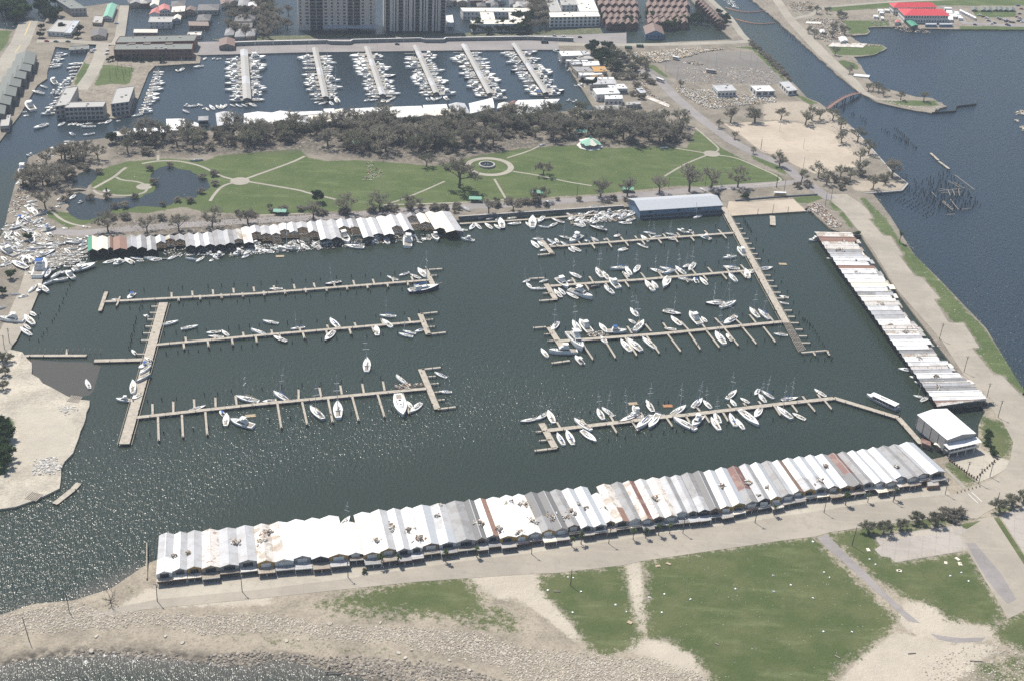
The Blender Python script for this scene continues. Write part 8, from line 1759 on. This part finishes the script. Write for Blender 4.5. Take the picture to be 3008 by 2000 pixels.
# helicopter
hp = g('z2', 840, 860, 30); r_ = empty('helicopter', hp, R(180 - 3)); M_od = plain('army_green', (.030, .038, .030), .6, .12); M_rot = plain('rotor_black', (.012, .012, .013), .6, .1)
st = [(-7.6, .6, .5, .9), (-7.2, 1.2, 1.1, .7), (-5.5, 1.5, 1.5, .1), (0, 1.5, 1.6, 0), (5.0, 1.5, 1.6, 0), (6.8, 1.25, 1.3, -.15), (7.8, .55, .6, -.45)]
mb = MB(); ring = lambda x, hw, hh, zc: [(x, math.cos(a) * hw, zc + math.sin(a) * hh) for a in [2 * math.pi * i / 12 for i in range(12)]]
for a, b in zip(st, st[1:]): mb.prism(ring(*a), ring(*b), cap=False)
mb.poly(ring(*st[0])[::-1]); mb.poly(ring(*st[-1])); fo = mb.build('fuselage', M_od, r_, smooth=True)
mb = MB(); mb.poly([(7.0, -1.05, .5), (7.0, 1.05, .5), (7.75, .5, -.1), (7.75, -.5, -.1)]); mb.build('cockpit_window', M_win, fo)
mb = MB(); loft_box(mb, 3.6, 6.4, 1.5, 1.2, 1.3, 2.6, .3, .5, .2); mb.build('forward_pylon', M_od, r_)
mb = MB(); loft_box(mb, -7.6, -4.2, 1.3, 1.5, 1.2, 4.0, .2, 1.6, .25); mb.build('aft_pylon', M_od, r_)
for s in (-1, 1):
    mb = MB(); mb.tube([(-6.4, s * 1.6, 1.6), (-4.2, s * 1.6, 1.6)], .5, 10); mb.build('engine', M_od, r_)
    mb = MB(); loft_box(mb, -4.5, 4.4, .7, .7, -1.5, -.5, .3, .3, .05)
    o = mb.build('fuel_sponson', M_od, r_, (0, s * 1.7, 0))
    for x in (-3.8, 4.0): link('wheel', WHE, r_, (x, s * 1.7, -1.9), None, (1.1, 1.6, 1.1))
for x, z_, a0 in ((5.0, 2.75, .55), (-6.2, 4.15, .0)):
    hb = MB(); hb.tube([(x, 0, z_ - .3), (x, 0, z_ + .25)], [.5, .3], 9); ho = hb.build('rotor_hub', M_od, r_)
    for k in range(3):
        a = a0 + k * 2 * math.pi / 3; mb = MB(); mb.bar((x + math.cos(a) * .3, math.sin(a) * .3, z_ + .1), (x + math.cos(a) * 9.0, math.sin(a) * 9.0, z_ - .15), .75, .08); mb.build('rotor_blade', M_rot, ho)
tag(r_, 'dark green tandem-rotor helicopter flying over the far boathouse cluster', 'helicopter')

# ================================================================== wreckage, rubble, rocks
def rocks(name, label, polys, n, s0, s1, mat, seed, z=Z0, zf=None, power=2.2):
    r = np.random.RandomState(seed); ico = []
    bm = bmesh.new(); bmesh.ops.create_icosphere(bm, subdivisions=1, radius=1.0); bv = np.array([v.co[:] for v in bm.verts]); bf = [tuple(v.index for v in f_.verts) for f_ in bm.faces]; bm.free()
    areas = [abs(sum(p[i][0] * p[(i + 1) % len(p)][1] - p[(i + 1) % len(p)][0] * p[i][1] for i in range(len(p)))) for p in polys]
    V = []; Fc = []; cnt = 0
    for p, a in zip(polys, areas):
        k = int(n * a / sum(areas)); P = np.array([(q[0], q[1]) for q in p]); x0, y0 = P.min(0); x1, y1 = P.max(0)
        X = r.uniform(x0, x1, k * 6); Y = r.uniform(y0, y1, k * 6); m = inpoly(X, Y, p); X, Y = X[m][:k], Y[m][:k]
        sd = sdist(X, Y, p); keep = r.uniform(0, 1, len(X)) < np.clip(sd / 6 + .25, 0, 1); X, Y = X[keep], Y[keep]
        S = s0 + (s1 - s0) * r.uniform(0, 1, len(X)) ** power
        Z = np.full(len(X), z) + (zf(X, Y) if zf else 0)
        for x, y, s, zz in zip(X, Y, S, Z):
            q = bv * (np.array([1, r.uniform(.6, 1), r.uniform(.35, .7)]) * s) * r.uniform(.75, 1.2, (len(bv), 1)); an = r.uniform(0, 6.28); c_, s_ = math.cos(an), math.sin(an)
            q = np.stack([q[:, 0] * c_ - q[:, 1] * s_ + x, q[:, 0] * s_ + q[:, 1] * c_ + y, q[:, 2] + zz + s * .12], 1)
            V.append(q); Fc += [(a_ + cnt, b_ + cnt, d_ + cnt) for a_, b_, d_ in bf]; cnt += len(bv)
    me_ = bpy.data.meshes.new(name); me_.from_pydata(np.concatenate(V).tolist(), [], Fc); me_.materials.append(mat); me_.update()
    return tag(link(name, me_), label, 'rubble', kind='stuff')
def rock_mat(name, a, b):
    m, t, bs = nodes(name); gi = nd(t, 'ShaderNodeNewGeometry').outputs['Random Per Island']
    c = mixc(t, gi, a, b); n_ = noise(t, 1.5, 4, .7, worldpos(t)); c = mixc(t, mth(t, 'MULTIPLY', step(t, n_, .5, .7), .5), c, tuple(x * .6 for x in a))
    t.links.new(c, bs.inputs['Base Color']); bs.inputs['Roughness'].default_value = .9; bs.inputs['Specular IOR Level'].default_value = .2
    return m
M_rock = rock_mat('limestone_rubble', (.30, .265, .215), (.50, .45, .375)); M_rockd = rock_mat('wet_rubble', (.13, .115, .095), (.34, .30, .25)); M_rockw = rock_mat('white_rubble', (.35, .33, .30), (.62, .60, .56))
rub1 = pts('41', [0, 1070, 250, 990, 560, 965, 850, 1040, 1250, 1050, 1500, 1070, 2091, 1050]) + pts('42', [450, 1110, 550, 1150, 1200, 1160, 1700, 1200, 2091, 1330]) + pts('43', [200, 1330, 600, 1360, 900, 1400, 1100, 1400, 1400, 1490, 1540, 1580, 0, 1700]) + pts('42', [1900, 1480, 1500, 1400, 1000, 1290, 700, 1290, 300, 1230, 0, 1210]) + pts('41', [1600, 1240, 1200, 1160, 400, 1220, 0, 1230, -200, 1240, -200, 1130])
rub2 = pts('41', [-200, 1420, 250, 1400, 700, 1330, 1000, 1330, 1500, 1390, 1900, 1350]) + pts('42', [0, 1340, 500, 1390, 900, 1390, 1500, 1450, 1900, 1568, 2000, 1700, 1300, 1640, 900, 1560, 500, 1470, 150, 1410]) + pts('41', [1900, 1470, 1500, 1440, 900, 1380, 250, 1410, -200, 1490])
rub3 = pts('44', [1250, 1420, 1500, 1320, 1900, 1290, 2091, 1310, 2400, 1400, 2400, 1700, 1300, 1700])
rocks('rubble_bank', 'pale limestone rubble bank across the foreshore', [rub1], 24000, .10, .62, M_rock, 3, Z0, z_north)
rocks('wet_rubble', 'dark wet rocks along the lake shore', [rub2], 5200, .2, 1.0, M_rockd, 4, Z0 - .05, z_north)
rocks('scattered_rubble', 'scattered stones on the pale sand by the side street', [rub3], 1500, .12, .6, M_rock, 5, Z0, None)
rocks('riprap', 'white riprap heap on the sandbar', [pts('31', [290, 1340, 500, 1310, 540, 1400, 500, 1474, 280, 1474]) ], 420, .3, 1.0, M_rockw, 6, Z0 + .1)
rocks('riprap', 'ring of broken white kerb pieces on the sandbar', [pts('31', [500, 880, 600, 860, 690, 880, 680, 920, 560, 960, 520, 930])], 110, .25, .8, M_rockw, 7, Z0 + .08)
rocks('riprap', 'rock edging of the canal spit', [pts('14', [1080, 880, 1300, 940, 1560, 985, 1690, 935, 1580, 870, 1600, 930, 1540, 950, 1300, 915, 1100, 865])], 700, .3, .9, M_rock, 8, Z0)
rocks('riprap', 'rocky islet stones standing in the lake', [pts('14', [2265, 985, 2300, 960, 2400, 960, 2400, 1000, 2300, 1000]), pts('14', [2310, 1110, 2400, 1080, 2450, 1150, 2350, 1140]), pts('14', [2265, 1045, 2330, 1035, 2330, 1060, 2270, 1060])], 260, .5, 1.6, M_rock, 9, 0.1)
rocks('riprap', 'loose stones along the lakeside water edge', [pts('24', [1030, 370, 1120, 410, 1180, 520, 1290, 700, 1420, 850, 1400, 850, 1260, 700, 1130, 530, 1050, 430]), pts('24', [1450, 900, 1560, 1040, 1720, 1260, 1700, 1260, 1540, 1050])], 420, .2, .6, M_rock, 10, .25)
for k, (c, x, y) in enumerate((('42', 1200, 1330), ('42', 1910, 1360), ('42', 1100, 1350), ('42', 1640, 1490), ('42', 570, 1130), ('42', 330, 1250), ('42', 960, 1120), ('42', 240, 1260), ('41', 1270, 1225), ('41', 1400, 1275), ('41', 700, 1335), ('41', 740, 1225), ('42', 1700, 1260), ('42', 1490, 1410), ('42', 1150, 1390))):
    p = g(c, x, y, Z0); mb = MB(); s = U(.9, 1.5); lo = [(math.cos(a) * s * U(.8, 1.2), math.sin(a) * s * .7 * U(.8, 1.2), -.2) for a in np.linspace(0, 5.4, 7)]; mb.prism(lo, [(a * .85, b * .85, U(.35, .55)) for a, b, c_ in lo]); o = mb.build('boulder', M_rock, None, (p.x, p.y, Z0), (U(-.2, .2), U(-.2, .2), U(0, 6)))
    tag(o, 'large flat boulder lying on the rubble foreshore', 'boulder', 'large boulders on the foreshore')
for c, l in (('42', (570, 1440, 540, 1490)), ('42', (620, 1500, 690, 1470)), ('44', (1200, 1355, 1260, 1350)), ('44', (1675, 1410, 1780, 1415)), ('43', (330, 877, 380, 878)), ('44', (640, 1370, 680, 1390)), ('43', (1570, 1275, 1600, 1290)), ('42', (530, 1495, 630, 1490))):
    a, b = g(c, l[0], l[1], Z0 + .2), g(c, l[2], l[3], Z0 + .2); mb = MB(); mb.tube([a - a, (b - a) * .5, b - a], [.32, .28, .22], 7); o = mb.build('drift_log', M_wood, None, (a.x, a.y, Z0 + .2)); tag(o, 'bleached drift log lying on the foreshore', 'log', 'drift logs on the foreshore')
# litter on the lawns
def litter(name, label, grp, c, l, mat, s=(.6, 1.2)):
    for i in range(0, len(l), 2):
        p = g(c, l[i], l[i + 1], Z0 + .1); mb = MB(); a, b = U(*s), U(*s) * .7; mb.box(-a / 2, a / 2, -b / 2, b / 2, 0, .3); mb.box(-a / 2.2, a / 3, -b / 3, b / 2.2, .3, .45)
        o = mb.build(name, mat, None, (p.x, p.y, Z0), (0, 0, U(0, 3))); tag(o, label, 'debris', grp)
litter('foam_block', 'white foam block lying on the grass field', 'foam blocks on the grass', '43', [475, 1040, 805, 982, 888, 1035, 1160, 1040, 1725, 860, 2015, 758, 285, 870, 480, 775, 1180, 900, 1380, 940, 2020, 880, 440, 770, 540, 880, 1065, 925], M_hull['white'])
litter('foam_block', 'white foam block lying on the grass by the asphalt drive', 'foam blocks on the grass', '44', [165, 757, 470, 497, 905, 632, 950, 672, 555, 732, 597, 772, 770, 1190, 550, 1187, 300, 830, 170, 880, 470, 930, 1605, 665, 1525, 760, 1610, 735, 1665, 800], M_hull['white'])
litter('plywood_sheet', 'tan plywood sheet lying on the grass', 'plywood sheets on the grass', '43', [1130, 685, 1213, 667, 915, 1118], M_cov['tan'], (1.8, 2.6))
litter('plywood_sheet', 'cream panel lying near the parking lot', 'panels by the parking lot', '44', [1490, 660, 1580, 630, 1600, 668, 895, 560, 1135, 722, 1130, 720], M_hull['cream'], (1.6, 2.6))
_l = poly_sampler(lawn); _lr = np.random.RandomState(8)
debris('lawn_litter', 'small white litter scattered over the park lawn', lambda r: _l(r), 320, .15, .6, Z0, .02, [DEB[4], DEB[0], DEB[6]], 12, .15)
debris('lawn_debris', 'line of pale wreckage heaped on the park lawn', poly_sampler(pts('22', [950, 90, 1010, 90, 1120, 190, 1080, 230, 1000, 255, 920, 258, 960, 200])), 130, .3, 1.4, Z0, .3, None, 13)
debris('brush_debris', 'broken branches strewn under the park wood', poly_sampler(wood), 5200, .3, 1.5, Z0, .15, [DEB[2], DEB[5], DEB[2], DEB[5], DEB[6], DEB[1]], 14, .12)
debris('brush_debris', 'broken branches strewn along the park drive', poly_sampler(brush[1]), 1500, .3, 1.5, Z0, .12, [DEB[2], DEB[5], DEB[2], DEB[6], DEB[1]], 15, .12)
debris('wreckage_field', 'field of splintered houses beside the levee road', poly_sampler(pts('13', [960, 480, 1150, 470, 1300, 455, 1640, 430, 1850, 440, 1640, 470, 1560, 500, 1270, 560, 1170, 545, 1150, 600, 1120, 620, 980, 530])), 4200, .4, 2.4, Z0, .6, [DEB[3], DEB[0], DEB[4], DEB[1], DEB[3], DEB[6]], 16)
debris('wreckage_field', 'wreckage heaped around the pavilions by the flooded lot', poly_sampler(pts('13', [1420, 770, 1720, 800, 1960, 830, 2290, 850, 2300, 900, 2000, 930, 1700, 960, 1600, 900, 1430, 800])), 2600, .4, 2.0, Z0, .6, [DEB[3], DEB[0], DEB[4], DEB[1], DEB[6]], 17)
debris('wreckage_field', 'floating boards in the flooded lot', poly_sampler(pts('13', [1480, 555, 1560, 540, 1700, 580, 1600, 580])), 130, .4, 2.0, Z0, .2, None, 18)
debris('wreckage_field', 'rubble strewn along the roadside by the boathouse cluster', poly_sampler(pts('13', [980, 560, 1060, 600, 1140, 660, 1160, 740, 1230, 830, 1400, 930, 1330, 900, 1140, 800, 1060, 720])), 700, .3, 1.4, Z0, .4, None, 19)
debris('shore_wreckage', 'rusty wreckage heap sliding into the basin beside the boat ramp', poly_sampler(pts('24', [480, 480, 560, 440, 620, 470, 700, 560, 790, 650, 680, 665, 600, 560, 480, 510])), 1100, .3, 1.6, .5, 1.0, [DEB[7], DEB[1], DEB[0], DEB[4], DEB[2], DEB[7]], 20)
debris('wreck_litter', 'loose planks and litter among the wrecked boats', poly_sampler(pts('z1', [0, 560, 300, 480, 500, 300, 700, 320, 760, 480, 850, 700, 1340, 760, 1340, 1100, 1000, 1200, 700, 1260, 560, 1450, 300, 1280, 0, 1200])), 1100, .3, 1.4, .95, .3, [DEB[0], DEB[4], DEB[6], DEB[4], DEB[1], DEB[2]], 21)
debris('quay_litter', 'planks floating between the boats below the seawall', poly_sampler(pts('23', [480, 530, 1080, 500, 1080, 580, 760, 610, 560, 640, 480, 590])), 700, .3, 1.5, .1, .5, None, 22)
debris('pier_litter', 'planks heaped on the third western pier', poly_sampler(pts('33', [640, 255, 780, 235, 880, 270, 700, 290])), 90, .3, 1.6, 1.3, .3, None, 23)
debris('pier_litter', 'planks heaped on the channel pier near its head', poly_sampler(pts('32', [1200, 700, 1440, 680, 1460, 705, 1260, 745])), 90, .3, 1.6, 1.3, .3, None, 24)
debris('deck_litter', 'splintered decking in front of the shore road boathouses', poly_sampler(pts('44', [360, 170, 600, 140, 620, 190, 380, 205])), 260, .3, 1.6, 2.6, .6, None, 25)
debris('deck_litter', 'splintered decking in front of the patched roofs', poly_sampler(pts('42', [950, 590, 1180, 570, 1420, 540, 1430, 590, 1250, 630, 960, 640])), 200, .3, 1.6, 2.6, .6, None, 26)
debris('deck_litter', 'wreckage in front of the ochre gables', poly_sampler(pts('42', [1620, 480, 1900, 470, 2090, 480, 2091, 520, 1700, 560])), 240, .3, 1.8, 2.6, .8, None, 27)
debris('slip_litter', 'wreckage floating in the torn park boathouses', poly_sampler(fpts([480, 735, 700, 725, 960, 708, 1160, 695, 1300, 690, 1300, 705, 1150, 715, 960, 735, 700, 755, 480, 755])), 950, .3, 1.6, .15, .6, [DEB[0], DEB[4], DEB[2], DEB[4], DEB[1], DEB[6]], 28)
debris('point_rubble', 'rubble of vanished houses on the canal point', poly_sampler(pts('14', [460, 170, 780, 180, 830, 300, 740, 360, 980, 400, 1150, 400, 1100, 420, 640, 380, 520, 300])), 1300, .3, 1.8, Z0, .4, None, 29)
debris('point_rubble', 'rubble and wreckage round the red restaurant', poly_sampler(pts('z4', [0, 330, 280, 260, 420, 300, 620, 420, 900, 500, 900, 540, 640, 520, 420, 490, 300, 440, 0, 430])), 600, .3, 1.8, .4, .8, None, 30)
debris('levee_rubble', 'rubble at the head of the canal road', poly_sampler(pts('14', [320, 40, 520, 20, 540, 100, 360, 120])), 300, .4, 1.8, Z0, .5, None, 31)
debris('lakeside_litter', 'small pale litter over the lakeside grass strip', poly_sampler(gB[6]), 420, .15, .55, Z0, .03, [DEB[4], DEB[0], DEB[6]], 32, .2)
debris('lot_litter', 'litter and driftwood on the flooded lot', poly_sampler(pts('13', [1500, 600, 2300, 600, 2300, 740, 1500, 740])), 900, .25, 1.8, Z0 + .05, .1, None, 33, .15)
debris('sand_litter', 'small dark litter around the sand parking lot', poly_sampler(pts('14', [640, 960, 860, 1110, 1100, 1370, 900, 1400, 700, 1150])), 420, .2, 1.0, Z0, .15, [DEB[2], DEB[6], DEB[5], DEB[0]], 34)
debris('spit_litter', 'wreckage piled along the channel spit', poly_sampler(pts('21', [60, 520, 130, 380, 240, 180, 330, 60, 420, 80, 330, 330, 250, 420, 130, 560])), 700, .3, 1.6, .8, .5, None, 35)
debris('field_litter', 'tiny pale litter over the shore grass field', lambda r: poly_sampler(gA[2])(r), 260, .12, .4, Z0, .02, [DEB[4], DEB[0]], 36, .3)

# orange booms across the canal, white water of the pumps
for l in ([1860, 70, 1960, 100, 2080, 115, 2190, 100], [1950, 170, 2050, 200, 2160, 215, 2290, 205]):
    q = smooth_poly(pts('13', l), 2, False); mb = MB(); mb.tube([Vector((v.x, v.y, .1)) - Vector((q[0].x, q[0].y, 0)) for v in q], .55, 6)
    tag(mb.build('floating_boom', plain('boom_orange', (.42, .22, .14), .8), None, (q[0].x, q[0].y, 0)), 'pale orange boom floating in a curve across the canal', 'boom', 'booms across the canal')
debris('pump_foam', 'white water pouring into the head of the canal', poly_sampler(pts('13', [1780, -40, 1900, -30, 1975, 75, 1930, 70, 1860, 20])), 500, .4, 2.6, -.1, .05, [M_hull['white'], M_water], 44, .1)
# floating rafts of planks
for c, x, y, lb in (('24', 270, 962, 'raft of broken planks adrift before the lakeside boathouses'), ('33', 1360, 860, 'orange raft adrift by the bent pier'), ('33', 1060, 840, 'tan raft of planks adrift by the bent pier'), ('31', 2170, 945, 'slatted deck section afloat off the channel pier'), ('22', 215, 895, 'small raft of planks adrift below the park boathouses')):
    p = g(c, x, y, .2); r_ = empty('plank_raft', (p.x, p.y, .05), U(-.3, .3))
    for k in range(7): mb = MB(); mb.box(-2.6 + U(-.4, .4), 2.6 + U(-.4, .4), -1.3 + k * .38, -.97 + k * .38, .1, .22 + U(0, .06)); mb.build('plank', M_cov['tan'] if 'orange' not in lb else plain('raft_orange', (.4, .2, .1), .8), r_)
    for s in (-1.8, 1.8): mb = MB(); mb.box(s - .1, s + .1, -1.3, 1.3, -.1, .1); mb.build('bearer', M_woodd, r_)
    tag(r_, lb, 'raft')
# sail hulk between the sheds of the shore row
p = g('42', 690, 345, .5); mb = MB()
boat_at(p.x, p.y, 1.2, 9, 'S', 'white', 'white', True, 4, 0, 0, 'berthed in the gap between shore road boathouses', None, 'sailing boat with standing mast in the gap of the shore row')

# ================================================================== haze
hz = MB(); hz.box(-35000, 35000, -15000, 45000, -3.0, 410.0)
ho = hz.build('haze', bpy.data.materials.new('haze_air')); tag(ho, 'thin blue summer haze over the whole harbour', 'haze', kind='stuff')
hm = ho.data.materials[0]; hm.use_nodes = True; t = hm.node_tree
for n in list(t.nodes): t.nodes.remove(n)
_ho = t.nodes.new('ShaderNodeOutputMaterial'); _hv = t.nodes.new('ShaderNodeVolumePrincipled'); _hv.inputs['Density'].default_value = 0.000085; _hv.inputs['Color'].default_value = (.78, .88, 1.0, 1); _hv.inputs['Anisotropy'].default_value = 0.0
t.links.new(_hv.outputs[0], _ho.inputs['Volume'])
